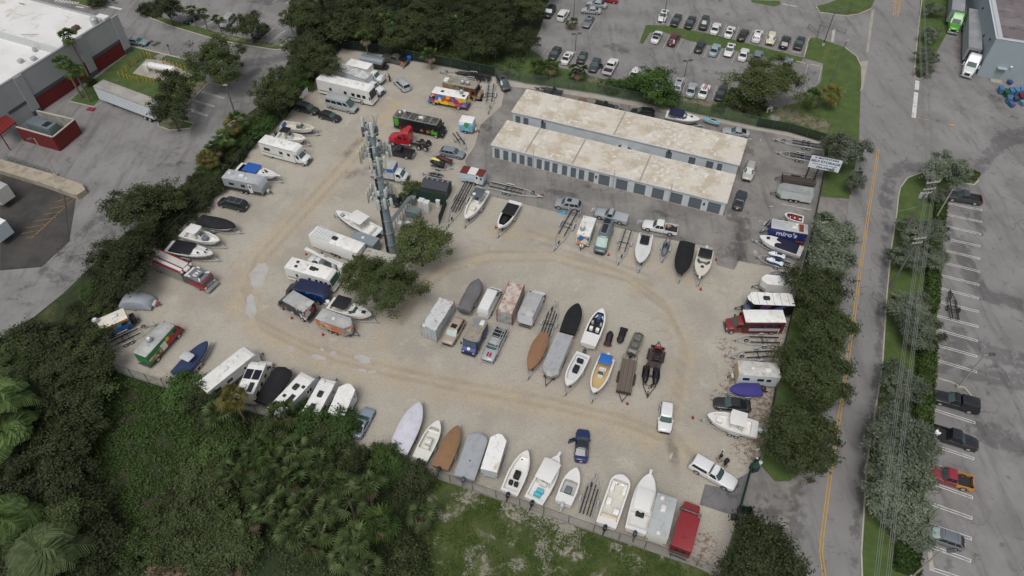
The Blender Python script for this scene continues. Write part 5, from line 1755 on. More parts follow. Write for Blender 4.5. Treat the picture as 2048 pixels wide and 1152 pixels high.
for zi in (TH - 1.5, TH - 3.5, TH - 6.5, TH - 8.6, TH - 12, TH - 14.4):
 for k in range(7):
  a = k * .9 + zi
  rr_ = rnd.uniform(.62, 1.15)
  o = MB().cbox(-.16, .16, -.2, .2, zi + rnd.uniform(-.9, .1), zi + rnd.uniform(.2, 1.0), c=.04).build('radio_unit', rnd.choice((GALV, M('#9aa1a2', .5), M('#b9bdbb', .5), STEEL)), TW, 40)
  o.location = (math.cos(a) * rr_, math.sin(a) * rr_, 0)
  o.rotation_euler = (0, 0, a)
 MB().path([(1.1 * math.cos(t * .785), 1.1 * math.sin(t * .785), zi) for t in range(9)], .05, 5).build('ring_bracket', GALV, TW)
for k in range(10):
 MB().path([(.1 + .25 * math.cos(k), .25 * math.sin(k), TH - 9 + k * .6), (.55 * math.cos(k * 2.4), .55 * math.sin(k * 2.4), TH - 8 + k * .6)], .05, 5).build('climbing_peg', STEEL, TW)
# cable bridge from the tower to its cabinets
ca_, cb_ = Vector(G('m', 225, 690, 2.6)), Vector(G('m', 575, 240, 2.6))
CB = root('cable_bridge', 'long grey covered cable bridge from the tower to the cabinets', 'cable tray', ca_.x, ca_.y, math.atan2((cb_ - ca_).y, (cb_ - ca_).x))
cl = (cb_ - ca_).length
part('cover', M('#7d878a', .5, .4), CB, -1.5, cl, -.32, .32, 2.5, 2.6)
for k in range(6):
 for s_ in (-.3, .3):
  MB().tube((cl * k / 5, s_, 0), (cl * k / 5, s_, 2.5), .04).build('leg', STEEL, CB)
# compound fence and cabinets
fence([(550, 215), (612, 125), (1088, 245), (985, 520)], 2.1, 'dark green screened fence around the tower cabinets', M('#1f3d37', .8, 0, .2), 'm', 2.5, postm=GREENF, zpx=2.1)


def cabinet(rg, x, y, w, d, h, ang, label, mat, name='equipment_cabinet', lid=None):
 gx_, gy_ = G(rg, x, y, h)
 R = root(name, label, 'cabinet', gx_, gy_, ang)
 part('body', mat, R, -w / 2, w / 2, -d / 2, d / 2, .12, h - .06, c=.04)
 part('lid', lid or mat, R, -w / 2 - .04, w / 2 + .04, -d / 2 - .04, d / 2 + .04, h - .06, h, c=.02)
 part('plinth', CONC, R, -w / 2 - .1, w / 2 + .1, -d / 2 - .1, d / 2 + .1, 0, .12)
 part('door', mat, R, -w * .42, w * .42, -d / 2 - .02, -d / 2 - .002, .3, h - .25)
 return R


WC = M('#d7d9d8', .5, 0, .1)
cabinet('m', 735, 280, .9, .9, 2.0, -.3, 'white equipment cabinet left of its taller twin by the green fence', WC)
cabinet('m', 810, 310, .9, .9, 2.2, -.3, 'taller white equipment cabinet by the green fence', WC)
cabinet('m', 620, 425, 2.4, 1.3, 1.7, -.3, 'large grey metal generator cabinet in the tower compound', M('#7f8b8f', .5, .2))
cabinet('m', 610, 245, 1.0, .8, 1.6, -.3, 'small grey cabinet in the far corner of the tower compound', M('#87908f', .5, .2))
cabinet('m', 975, 290, .7, .4, 1.6, -.3, 'white meter box hanging by the green fence', WC)
cabinet('m', 430, 605, .8, .7, 1.4, -.3, 'small white cabinet beside the cable bridge', WC)
cabinet('m', 545, 615, .8, .7, 1.4, -.3, 'small white cabinet half hidden by the tree by the tower', WC)
cabinet('m', 275, 775, 1.3, .9, 1.5, .9, 'cream equipment cabinet at the foot of the tower', M('#c9c2b4', .6))
gx_, gy_ = G('I', 770, 500, 2.6)
R = root('equipment_shelter', 'flat concrete-roofed shelter at the foot of the cell tower', 'shelter', gx_, gy_, -.32)
part('wall', M('#8f8d87', .85), R, -2.4, 2.4, -1.7, 1.7, 0, 2.5)
part('roof', roofmat('shelter_roof', '#b5b1a8', '#a49e95', '#6f6256', .5), R, -2.55, 2.55, -1.85, 1.85, 2.5, 2.65)
part('door', GREENF, R, -.5, .5, -1.73, -1.702, 0, 2.1)
gx_, gy_ = G('h', 230, 450, 2.6)
R = root('garden_shed', 'small dark grey shed with shingled roof beside the green fence', 'shed', gx_, gy_, -.28)
part('wall', M('#4c4f54', .8), R, -2.3, 2.3, -1.3, 1.3, 0, 2.0)
MB().side([(-1.45, 1.95), (1.45, 1.95), (0, 2.65)], -2.4, 2.4).build('roof', M('#43464c', .85, 0, .2, 3), R).rotation_euler = (0, 0, math.pi / 2)
part('door', M('#3b3d42', .8), R, 2.301, 2.33, -.6, .6, .05, 1.9)
for k in range(5):
 part('roof_vent', GALV, R, -1.9 + k * .95, -1.65 + k * .95, .3, .5, 2.43, 2.62)

# ------------------------------------------------------------------ propane tank and bollards
a, b = Vector(G('A', 905, 392, 1.4)), Vector(G('A', 1035, 417, 1.4))
PT = root('propane_tank', 'white horizontal propane tank on a fenced concrete pad', 'tank', a.x, a.y, math.atan2(b.y - a.y, b.x - a.x))
n = 16
MB().loft([[(x, r * math.cos(2 * math.pi * k / n), 1.4 + r * math.sin(2 * math.pi * k / n)) for k in range(n)] for x, r in ((-.45, .1), (-.35, .45), (-.15, .65), (0, .72), (5.6, .72), (5.75, .65), (5.95, .45), (6.05, .1))]).build('shell', M('#e6e6e4', .4), PT, 40)
for x in (1.0, 4.6):
 part('saddle', CONC, PT, x - .2, x + .2, -.7, .7, 0, .95)
MB().path([(1.5, 0, 2.1), (1.5, 0, 2.6)], .04).build('relief_valve', STEEL, PT)
part('valve_housing', M('#c8c6c0', .6), PT, -1.6, -.5, -.7, .7, .02, 1.6, c=.05)
YEL = M('#c9a21d', .6, 0, .15)
for x, y in ((720, 462), (748, 470), (770, 476), (792, 482), (810, 486), (830, 492), (742, 447), (762, 425), (860, 480), (884, 488), (906, 494), (928, 492), (782, 405), (800, 393), (816, 380), (835, 368), (852, 352), (872, 338), (890, 344), (908, 348), (980, 382), (1002, 388), (1026, 396), (1047, 402), (1070, 408), (1092, 416), (1116, 424)):
 gx_, gy_ = G('A', x, y)
 o = root('yellow_bollard', 'yellow steel bollard guarding the propane tank pad', 'bollard', gx_, gy_, 0, 'bollards around the propane tank')
 MB().tube((0, 0, 0), (0, 0, 1.15), .1, n=8).build('post', YEL, o)
 MB().lathe([(.1, 1.15), (.05, 1.22)], 0, 0, 8).build('cap', YEL, o)
fence([(780, 408), (880, 340), (990, 365), (1140, 410)], 1.3, 'low wire fence around the propane tank pad', CHAIN, 'A', 2.0)
gx_, gy_ = G('A', 1028, 330)
o = root('sign_post', 'short dark post standing on the lawn edge beside the propane pad', 'post', gx_, gy_)
MB().tube((0, 0, 0), (0, 0, 2.4), .06).build('pole', DARK, o)
part('plate', STEEL, o, -.2, .2, -.03, .03, 2.0, 2.5)
for x, y, w_, d_ in ((938, 265, 1.9, 1.2), (905, 252, 1.2, 1.0)):
 gx_, gy_ = G('A', x, y)
 o = MB().box(-w_ / 2, w_ / 2, -d_ / 2, d_ / 2, 0, .03).build('manhole_plate', M('#4a463f', .8, 0, .4, 3))
 o.location = (gx_, gy_, 0)
 o.rotation_euler = (0, 0, 1.0)
 o['kind'] = 'structure'
gx_, gy_ = G('A', 548, 658)
o = root('red_pallet', 'flat red plastic pallet lying on the asphalt near the semi trailer', 'pallet', gx_, gy_, -.25)
part('deck', M('#8c2a3c', .6), o, -.75, .75, -.5, .5, .12, .2)
for k in (-.6, 0, .6):
 part('runner', M('#7a2434', .6), o, k - .07, k + .07, -.5, .5, 0, .12)


# ------------------------------------------------------------------ cars in the car parks around the yard
NL = 'cars parked in the far car park'
for q in (
 (('A', 886, 258, 760, 238), 'sedan', '#7f949b', 'grey-blue sedan parked by the corner of the white-roofed store'),
 (('c', 178, 112, 236, 55), 'sedan', '#2a2d31', 'dark car under the tree at the top left parking row', dict(shade=1)),
 (('A', 1118, 128, 1192, 92), 'sedan', '#1b1d21', 'black car parked behind the small palms at the top left'),
 (('c', 708, 208, 790, 122), 'minivan', '#9aa09f', 'silver minivan parked beside a small palm at the top left'),
 (('c', 958, 290, 1050, 205), 'suv', '#33363a', 'dark SUV half hidden by the round tree at the top left row'),
 (('c', 1295, 352, 1385, 278), 'sedan', '#35494c', 'dark teal sedan half under the trees at the end of the upper car park'),
 (('D', 98, 115, 152, 38), 'suv', '#1c1e20', 'black SUV at the edge of the woods beside the white off-roader', dict(shade=1)),
 (('D', 240, 62, 185, 136), 'jeep', '#e6e7e6', 'white off-roader with black spare wheel on its tail'),
 (('D', 327, 62, 455, 72), 'sedan', '#a3a8a8', 'silver sedan parked sideways at the top, the nearer of two'),
 (('D', 363, 14, 492, 38), 'sedan', '#9fa5a8', 'silver car parked sideways at the top edge, behind another silver one'),
 (('D', 470, -8, 540, 0), 'sedan', '#8f1f22', 'red car at the very top edge of the car park'),
 (('D', 345, 182, 400, 92), 'sedan', '#74787b', 'grey sedan parked in front of the two silver ones', dict(sunroof=1)),
 (('D', 835, 146, 872, 55), 'sedan', '#e9eaea', 'white sedan at the left end of the far row, beside the lamp post', dict(sunroof=1)),
 (('D', 915, 166, 956, 92), 'sedan', '#202326', 'black sedan second from the left in the far row'),
 (('D', 1005, 184, 1046, 102), 'sedan', '#1e2022', 'black sedan third from the left in the far row'),
 (('D', 1100, 197, 1130, 104), 'suv', '#2c3331', 'dark green-grey SUV fourth from the left in the far row'),
 (('D', 1206, 141, 1170, 221), 'sedan', '#e5e6e6', 'white sedan fifth from the left in the far row'),
 (('D', 1299, 161, 1258, 246), 'sedan', '#e8e9e9', 'white sedan sixth in the far row, left of the dark maroon one', dict(sunroof=1)),
 (('D', 1386, 184, 1343, 261), 'sedan', '#2d2224', 'dark maroon sedan with red tail lights in the far row'),
 (('D', 1473, 184, 1437, 279), 'suv', '#ececeb', 'white SUV with sunroof in the far row beside the cream one', dict(sunroof=1)),
 (('D', 1527, 300, 1556, 203), 'suv', '#cfc7ac', 'cream compact SUV in the far row', dict(L=4.3)),
 (('D', 1650, 229, 1614, 313), 'suv', '#1d1f21', 'black SUV right of the cream one in the far row'),
 (('D', 1704, 323, 1746, 227), 'sedan', '#23262a', 'black sedan at the right end of the far row beside the lawn'),
 (('D', 833, 189, 789, 281), 'sedan', '#ebecec', 'white car with a black glass roof beside the maroon SUV', dict(roofcol='#1a1c20')),
 (('D', 947, 211, 892, 296), 'suv', '#5a1d22', 'maroon SUV parked on the near side of the grass island'),
 (('D', 1112, 251, 1067, 341), 'sedan', '#26292e', 'dark sedan with red tail lights on the near side of the grass island'),
 (('D', 1206, 272, 1160, 363), 'sedan', '#8e9fa8', 'light blue-grey sedan on the near side of the grass island'),
 (('D', 1254, 377, 1300, 263), 'sedan', '#eaebeb', 'large white sedan facing us near the middle of the grass island row', dict(sunroof=1)),
 (('D', 1386, 302, 1349, 392), 'sedan', '#e3e4e4', 'white sedan just left of the big spreading oak'),
 (('D', 1474, 319, 1437, 405), 'sedan', '#6b7a86', 'grey-blue sedan mostly hidden behind the big oak'),
 (('D', 1665, 367, 1625, 445), 'sedan', '#85929a', 'grey car peeking out at the right of the big oak'),
 (('n', 448, 272, 556, 108), 'sedan', '#2a2c2e', 'dark sedan behind the left clump of fan palms'),
 (('n', 737, 156, 623, 348), 'sedan', '#e9e9e8', 'white sedan with dark sunroof between the palm clumps', dict(sunroof=1)),
 (('n', 860, 325, 932, 183), 'hatch', '#26292a', 'small dark hatchback beside the short lamp post', dict(rack=2)),
 (('n', 1022, 473, 1132, 243), 'sedan', '#3a4146', 'dark grey sedan with a door open beside the white pickup', dict(door=1)),
 (('n', 1378, 262, 1238, 505), 'pickup', '#ececec', 'white crew-cab pickup with dark open bed in the far car park'),
 (('n', 1718, 393, 1606, 563), 'sedan', '#e6e7e7', 'white sedan beside the bushy green tree'),
 (('D', 968, 496, 933, 592), 'suv', '#a4a9ac', 'silver SUV with dark roof glass right of the bushy green tree', dict(sunroof=1)),
 (('D', 1051, 527, 1018, 618), 'sedan', '#a1a7aa', 'silver sedan beside the white car with red stripes'),
 (('D', 1137, 530, 1093, 634), 'coupe', '#eceded', 'white coupe with two red racing stripes', dict(stripe='#a3202c')),
 (('D', 1204, 640, 1242, 554), 'sedan', '#22262b', 'black sedan next to the striped white coupe'),
 (('W', 783, 352, 1002, 388), 'pickup', '#3c3f44', 'dark grey pickup with open bed under the lamp post at right', dict(L=5.8)),
 (('X', 690, 738, 990, 822), 'pickup1', '#1b1d22', 'black pickup with matching topper beside the kerbed island', dict(topper='#1b1d22', L=5.8)),
 (('X', 988, 1062, 670, 962), 'pickup', '#1e2128', 'black crew-cab pickup with a white box in its open bed', dict(L=5.9)),
 (('Y', 968, 470, 1250, 550), 'pickup', '#8e2a3a', 'red pickup with a yellow cargo bed', dict(bedcol='#c98b25', L=5.3)),
 (('Y', 922, 850, 1200, 945), 'wagon', '#6c7178', 'grey wagon with a pale sunshade behind its windscreen', dict(shade=1, rack=2, L=4.9)),
 # around the storage buildings
 (('F', 1022, 212, 1186, 230), 'wagon', '#1d1f21', 'black wagon parked behind the rear storage building'),
 (('D', 1229, 832, 1405, 858), 'coupe', '#a2a7ab', 'silver coupe at the corner behind the rear storage building'),
 (('F', 1066, 500, 905, 462), 'sedan', '#b5bbb8', 'pale car between the two storage buildings, only its roof showing'),
 (('Q', 274, 402, 327, 236), 'suv', '#b3b1aa', 'light silver SUV with roof rack at the end of the storage buildings', dict(rack=4)),
 (('Q', 257, 458, 204, 616), 'sedan', '#2f343c', 'dark slate sedan at the near end of the storage buildings'),
 (('M', 1468, 290, 1808, 345), 'suv', '#94989b', 'silver compact SUV with sunroof in front of the row of doors', dict(sunroof=1, L=4.6)),
 (('N', 318, 232, 652, 318), 'pickup1', '#9ea5aa', 'silver pickup with a covered bed beside the grey camper van', dict(tonneau='#a3aaae', L=5.7)),
 (('N', 812, 358, 1178, 430), 'pickup', '#ecedec', 'white crew-cab pickup with junk in its bed near the wide doors', dict(L=5.9)),
 (('N', 345, 690, 468, 335, .8), 'hvan', '#5d6b73', 'slate grey camper van with a silver sunshade and roof gear', dict(shade=1, name='camper_van')),
 # west side
 (('G', 170, 805, 415, 865), 'minivan', '#22252a', 'black minivan parked between the grey camper trailer and black covered boat', dict(rack=3)),
 (('B', 603, 630, 428, 580), 'suv', '#2b3330', 'dark green SUV nosed up to the fence behind a small black car'),
 (('B', 768, 685, 608, 642), 'hatch', '#1e2023', 'small black hatchback in front of the silver passenger van'),
 (('B', 918, 612, 652, 548, .8), 'hvan', '#a6abad', 'silver high-roofed passenger van beside the big motorhome'),
 (('B', 1190, 368, 1298, 470), 'minivan', '#c3c8cc', 'pale silver minivan with a striped roof rack on open gravel', dict(rack=5, L=4.7)),
 (('B', 1306, 255, 1085, 205), 'pickup', '#57534f', 'brown-grey crew-cab pickup with its hood raised beside the woods', dict(hoodup=1, tonneau='#4b4844', L=5.9)),
 (('C', 1062, 398, 985, 268), 'suv', '#4d4f50', 'dark grey SUV beside the empty trailer by the rear fence', dict(sunroof=1)),
 (('C', 726, 885, 540, 848), 'wagon', '#7c8791', 'blue-grey wagon beside the covered jet skis'),
 (('C', 104, 838, 348, 885), 'pickup', '#1d1f24', 'black pickup with black bed cover beside the red tractor', dict(tonneau='#191a1d', L=5.7)),
 (('J', 430, 705, 585, 745), 'suv', '#1c1e21', 'black SUV under the antennas of the cell tower'),
 # middle island
 (('O', 372, 798, 545, 498), 'suv', '#a8998a', 'champagne SUV with sunroof and a windscreen shade between container and blue truck', dict(shade=1, sunroof=1, L=4.9)),
 (('O', 915, 168, 755, 488, .9), 'van', '#eeefef', 'white cargo van between the grey covered boat and rusty container', dict(L=5.9)),
 # south
 (('L', 1778, 718, 1622, 1012), 'coupe', '#8394a1', 'light steel-blue fastback beside the white enclosed trailer by the thicket', dict(sunroof=1, L=4.7)),
 (('V', 690, 60, 670, 318), 'sedan', '#1c2c5c', 'deep blue sedan with dark roof and its door open in the lane', dict(door=1, roofcol='#23272e', L=4.8)),
 (('T', 185, 412, 208, 166), 'suv', '#eff0f0', 'white SUV driving down the lane past the wooden trailer', dict(L=4.6)),
 (('T', 722, 808, 412, 630, .7), 'pickup1', '#eff0f1', 'white pickup with white bed topper heading out of the gate', dict(topper='#eff0f1', L=6.0)),
 (('T', 570, 172, 850, 205), 'sedan', '#26292c', 'black sedan between the purple covered boat and the white T-top boat', dict(L=4.9)),
):
 kw = q[4] if len(q) > 4 else {}
 car(q[0], q[1], q[2], q[3], **kw)

# gear on the camper van, junk in the beds
def on(name, label, cat, rg, x, y, z, ang=0):
 gx, gy = G(rg, x, y, z)
 return root(name, label, cat, gx, gy, ang, z=z)


o = on('roof_rack', 'black roof box and solar panel frame on the slate camper van', 'roof rack', 'N', 415, 410, 2.72, PL('N', 345, 690, 468, 335)[2])
part('solar_panel', M((.03, .032, .04), .2, 0, 0), o, -1.2, .9, -.45, .45, .06, .1)
part('frame', ALU, o, -1.4, 1.1, -.6, .6, .0, .05)
part('roof_box', BLACK, o, -2.3, -1.5, -.5, .5, .0, .32, c=.06)
o = on('cardboard_box', 'crumpled cardboard in the bed of the white pickup near the doors', 'box', 'N', 1085, 385, .64, .4)
part('box', M('#8d7a68', .9), o, -.35, .35, -.3, .3, 0, .35, c=.05)
part('flap', M('#a08c77', .9), o, -.35, .05, -.3, .3, .355, .38)
o = on('white_case', 'white box lying in the bed of the black pickup', 'box', 'X', 718, 985, .64, .5)
part('case', WHITE, o, -.4, .4, -.3, .3, 0, .3, c=.04)
part('lid', M('#f2f2f2', .5), o, -.42, .42, -.32, .32, .3, .34)

# ------------------------------------------------------------------ trucks
WR1 = wrap('wrap_party', ['#d8472f', '#f0c21e', '#b3265a', '#3f78bd', '#e8892b', '#e0b02a', '#7a2d7c', '#d3d3c8', '#c24a2e', '#caa93a', '#8f3040'], 1.9)
WR2 = wrap('wrap_mural', ['#5fa3c4', '#7fc0d8', '#4d8a4a', '#d8e4e6', '#6aa9c9', '#b7d4dc', '#a89c84'], 1.5)
WR3 = wrap('wrap_navy', ['#1b2450', '#222d66', '#39477f', '#1b2450', '#cfd3dc', '#1d2757'], 1.1)
WR4 = wrap('wrap_blueprint', ['#152850', '#1d4a9a', '#2d7fc4', '#101a33', '#16305f'], 1.8)
WR5 = wrap('wrap_signs', ['#1a1f2c', '#222a3c', '#a33b3b', '#c8cdd2', '#1a1f2c', '#2e4a78'], 2.4)
WR6 = wrap('wrap_orange', ['#c9683a', '#b8562c', '#c9bfb2', '#a9a29a', '#d3824e', '#8d8680'], 2.0)
WR7 = wrap('wrap_wave', ['#2f5f9a', '#3f7fb8', '#8fb4cc', '#b58a3a', '#6f7a3a', '#27466f'], 2.4)
WR8 = wrap('wrap_beach', ['#2b86c8', '#3fa3dd', '#1f6fb3', '#e08a4a', '#57b5e0', '#d9d0b8'], 1.8)
WR9 = wrap('wrap_tan', ['#8f7c62', '#7a6a55', '#a08d70', '#6b4a38'], 1.6)
BRF = roofmat('box_roof_grey', '#a5a6a5', '#b6b7b5', '#8b8a87', .5)
BRF2 = roofmat('box_roof_rusty', '#c7c9c8', '#a9a5a0', '#8a7a70', .9)
BRW = roofmat('box_roof_white', '#e6e6e3', '#dcdad4', '#c9c3b6', .5)
BLKR = roofmat('food_truck_roof', '#3a3a39', '#55524f', '#9a958c', .8)

box_truck(('B', 990, 360, 748, 276, 3.4), 2.45, 3.4, None, '#eceeee', M('#c5d0d4', .5), BRF2, 'box truck with rust-streaked ribbed grey roof beside the motorhome', items=(), cabL=1.6, hood=1.3)
R = box_truck(('B', 998, 282, 832, 242, 3.3), 2.4, 3.3, None, '#eef0f0', WHITE, BRW, 'plain white box truck with its bonnet tipped open', cabL=1.6, hood=1.0)
xx = PL('B', 998, 282, 832, 242, 3.3)[3] / 2
part('tipped_bonnet', WHITE, R, xx + 2.85, xx + 3.0, -.9, .9, .9, 2.1, c=.04)
R = box_truck(('J', 555, 428, 350, 395, 3.3), 2.4, 3.3, None, '#e3e6e6', M('#b9bec0', .5, 0, .3), BRF, 'box truck with blue band and grey roof behind the cell tower', cabL=1.5, hood=.5)
hl = PL('J', 555, 428, 350, 395, 3.3)[3] / 2
for sd in (-1, 1):
 side_panel(R, 'blue_band', M('#2f66b0', .5, 0, .2), -hl + .05, hl - .05, 2.45, 3.15, sd * 1.2, .012)
part('blue_front_panel', M('#2f66b0', .5, 0, .2), R, hl + .001, hl + .015, -1.1, 1.1, 2.3, 3.15)
box_truck(('O', 1315, 248, 1205, 478, 2.9), 2.3, 2.9, None, '#eceded', M('#cfd3d6', .5), BRF, 'white box truck with grey roof beside the rusty container', cabL=1.4, hood=.7, zc=2.1)
box_truck(('I', 128, 758, 282, 842, 3.0), 2.3, 3.0, None, '#23262b', WR5, BRF, 'box truck with pale grey roof and dark sign-covered sides', cabL=1.3, hood=.5)
box_truck(('I', 195, 672, 400, 722, 2.7), 2.2, 2.7, None, '#2b2f35', WR4, M('#1c2547', .5), 'small box truck with navy roof and bright blue printed sides', cabL=1.3, hood=.6)
R = box_truck(('S', 418, 430, 726, 432, 3.0), 2.3, 3.0, None, '#7d2a2b', M('#6d2426', .45), BRW, 'red shuttle bus with white roof and lettered side band', name='shuttle_bus', cat='bus', cabL=1.3, hood=.9, zb=.55)
hl = PL('S', 418, 430, 726, 432, 3.0)[3] / 2
for sd in (-1, 1):
 side_panel(R, 'advert_band', M('#aeb4ba', .5), -hl + .5, hl - .8, 1.0, 1.55, sd * 1.15, .02)
 for k in range(5):
  side_panel(R, 'window', GLASS, -hl + .5 + k * 1.15, -hl + 1.45 + k * 1.15, 1.75, 2.45, sd * 1.15, .02)
R = box_truck(('V', 1480, 698, 1412, 948, 2.8), 2.35, 2.8, None, '#8d2a2f', M('#7d262b', .4), M('#8b2b31', .5, 0, .2), 'red ambulance-style truck with red roof and chrome hoop by the gate', name='rescue_truck', cat='truck', cabL=1.3, hood=1.0, items=(), )
hl = PL('V', 1480, 698, 1412, 948, 2.8)[3] / 2
MB().path([(hl + .7, -1.3, 2.0), (hl + .5, -.7, 2.5), (hl + .45, 0, 2.6), (hl + .5, .7, 2.5), (hl + .7, 1.3, 2.0)], .06).build('chrome_hoop', ALU, R)
part('light_bar', REDL, R, hl + .15, hl + .45, -.8, .8, 2.25, 2.5, c=.05)
for k, (a, b) in enumerate(((-hl * .35, 0), (hl * .4, -.1))):
 MB().lathe([(.22, 2.87), (.2, 2.95)], a, b, 12).build('roof_vent', M('#8e2a2f', .4), R)
for a in (-.35, .35):
 part('rear_window', GLASS, R, -hl - .03, -hl, a - .25, a + .25, 1.9, 2.4)
# motorhomes with cab-over nose
R = box_truck(('G', 850, 332, 548, 252, 3.15), 2.4, 3.15, None, '#eceded', WHITE, BRW, 'white cab-over motorhome between the blue-topped boat and the white boats', name='motorhome', cat='motorhome', over=.75, cabL=1.2, hood=.9, zb=.5, items=(('ac', .2, 0), ('vent', 2.0, .3), ('vent', -1.8, -.4), ('vent', 1.2, -.3)))
hl = PL('G', 850, 332, 548, 252, 3.15)[3] / 2
for sd in (-1, 1):
 for a, b in ((-.75, -.4), (.15, .35), (.62, .78)):
  side_panel(R, 'window', GLASS, a * hl, b * hl, 1.7, 2.3, sd * 1.2, .02)
 side_panel(R, 'side_stripe', M('#6f7278', .5), -hl * .9, hl * .3, 1.15, 1.28, sd * 1.2, .015)
side_panel(R, 'entry_door', M('#dcdedd', .5), .42 * hl, .58 * hl, .7, 2.4, -1.2, .022)
R = box_truck(('L', 600, 262, 465, 560, 3.1), 2.35, 3.1, None, '#e3e0d6', CREAM, BRW, 'cream motorhome with two black solar panels beside the black tarp pontoon', name='motorhome', cat='motorhome', over=.6, cabL=1.2, hood=.8, zb=.5, items=(('solar', .7, -.58), ('solar', .7, .58), ('solars', -1.3, -.5), ('ac', -1.5, .4), ('vent', 2.3, 0)))
hl = PL('L', 600, 262, 465, 560, 3.1)[3] / 2
for sd in (-1, 1):
 for a, b in ((-.8, -.45), (-.1, .15), (.5, .75)):
  side_panel(R, 'window', GLASS, a * hl, b * hl, 1.7, 2.3, sd * 1.175, .02)
 side_panel(R, 'side_stripe', M('#8d8a80', .5), -hl * .9, hl * .9, 1.1, 1.2, sd * 1.175, .015)


def coach(row, W, z1, label, glassm, items, stripe='#55595e', windows=((-.55, -.45), (.0, .1), (.28, .4), (.48, .62), (.68, .8))):
 x, y, ang, L = PL(*row)
 L += .5
 R = root('motorhome', label, 'motorhome', x, y, ang)
 h, w = L / 2, W / 2
 pr = [(-h, .45), (-h, z1), (h - .75, z1), (h - .35, z1 - .22), (h - .05, 1.45), (h, 1.2), (h, .45)]
 MB().side(pr, -w, w).build('body', WHITE, R, 30)
 MB().cbox(-h, h - .8, -w - .02, w + .02, z1 - .01, z1 + .05, c=.05).build('roof', BRW, R, 40)
 MB().pane([(h - .05, -w, 1.45), (h - .05, w, 1.45), (h - .35, w, z1 - .22), (h - .35, -w, z1 - .22)], .05, .95, .05, .9, .025).build('windshield', glassm, R)
 for sd in (-1, 1):
  for a, b in windows:
   side_panel(R, 'window', GLASS, a * h, b * h, 1.55, 2.25, sd * w, .02)
  side_panel(R, 'side_stripe', M(stripe, .5), -h * .95, h * .7, 1.05, 1.22, sd * w, .014)
  for wx in (h * .62, -h * .42):
   wheel(R, wx, sd * (w - .12), .45, .3)
  part('headlight', LAMP, R, h, h + .02, sd * w * .75 - .15, sd * w * .75 + .15, .85, 1.08)
  part('mirror', DARK, R, h - .3, h - .1, sd * (w + .18) - .1, sd * (w + .18) + .1, 1.7, 2.2)
 part('underframe', DARK, R, -h + .2, h - .2, -w * .9, w * .9, .3, .45)
 part('front_bumper', WHITE, R, h, h + .12, -w + .05, w - .05, .45, .75, c=.04)
 vents(R, z1 + .05, items)
 return R


coach(('B', 1012, 448, 615, 355, 3.5), 2.5, 3.5, 'long white motorhome with dark wraparound windscreen in the north-west row', GLASS, (('ac', 2.3, 0), ('dome', 3.7, .2), ('vent', .3, -.3), ('vent', -1.3, 0), ('vent', -3.5, .3)))
coach(('I', 455, 612, 140, 522, 3.0), 2.4, 3.0, 'white motorhome with green-tinted windscreen and black roof vents beside the tree', M((.05, .13, .08), .1, 0, 0), (('acb', .3, 0), ('ventb', 1.0, .1), ('dome', -1.0, .3), ('ventb', -2.6, .5), ('ventb', -2.4, -.4), ('vent', -.9, -.6)))

# food trucks
step_van(('C', 488, 380, 748, 430, 2.9), 2.3, 2.9, 'food truck with white roof and loud multicoloured cartoonish patchwork side', WR1, BRW, WR1, (('fan', -2.2, -.3), ('patch', -2.9, .3), ('patch', 1.6, .1), ('vent', .3, .3)), hatch=1)
R = step_van(('C', 822, 352, 572, 302, 2.9), 2.4, 2.9, 'tan food truck with railed dusty roof behind the multicoloured one', WR9, roofmat('tan_roof', '#8f8a7c', '#7d776a', '#a39c8d', .5), WR9, (('fan', .6, -.5), ('fan', 1.7, -.5), ('ac', -3.0, .2), ('ac', -3.0, -.5)))
for k in range(6):
 MB().path([(-3.2 + k * 1.2, 1.15, 2.95), (-3.2 + k * 1.2, 1.15, 3.5)], .035).build('roof_railing_post', WHITE, R)
MB().path([(-3.2, 1.15, 3.5), (2.8, 1.15, 3.5)], .03).build('roof_railing', WHITE, R)
R = step_van(('C', 530, 632, 195, 562, 3.0), 2.4, 3.0, 'black food truck with grimy framed roof and bright green splashes', M('#1b1c1e', .45, 0, .3), BLKR, M('#17181a', .4), (('fan', -2.6, .3), ('dome', -3.7, .4), ('ac', .8, .1)), hatch=0)
hl = PL('C', 530, 632, 195, 562, 3.0)[3] / 2
GRN = M('#4f9a2e', .5)
for x0, x1, z0, z1 in ((-hl + .1, -hl + 1.1, 1.5, 2.9), (hl - 1.3, hl + .0, .8, 1.7), (-hl + .3, -hl + .8, 1.1, 1.6), (hl - .9, hl - .3, 1.7, 2.0)):
 for sd in (-1, 1):
  side_panel(R, 'green_graphic', GRN, x0, x1, z0, z1, sd * 1.2, .012)
for x0, r_ in ((hl - 1.9, .35), (hl - 3.2, .32)):
 for sd in (-1, 1):
  MB().tube((x0, sd * 1.2, 1.2), (x0, sd * 1.215, 1.2), r_, n=14).build('food_picture', M('#a5683f', .6, 0, .5, 6), R)
for k in range(7):
 part('roof_rib', GALV, R, -hl + .3 + k * (2 * hl - .6) / 6 - .03, -hl + .3 + k * (2 * hl - .6) / 6 + .03, -1.15, 1.15, 3.065, 3.09)
for sd in (-1, 1):
 part('roof_rib', GALV, R, -hl + .1, hl - .1, sd * 1.12 - .04, sd * 1.12 + .04, 3.092, 3.115)
R = step_van(('K', 822, 452, 516, 785, 2.7), 2.2, 2.7, 'food truck with green, white and red side and grey roof near the blue covered boat', M('#1f7a3a', .45, 0, .15), BRF, M('#9c2630', .45), (('fan', -.6, .2),), hatch=0)
hl = PL('K', 822, 452, 516, 785, 2.7)[3] / 2
side_panel(R, 'red_panel', M('#a4252f', .45), .2 * hl, hl - .05, .78, 1.9, -1.1, .014)
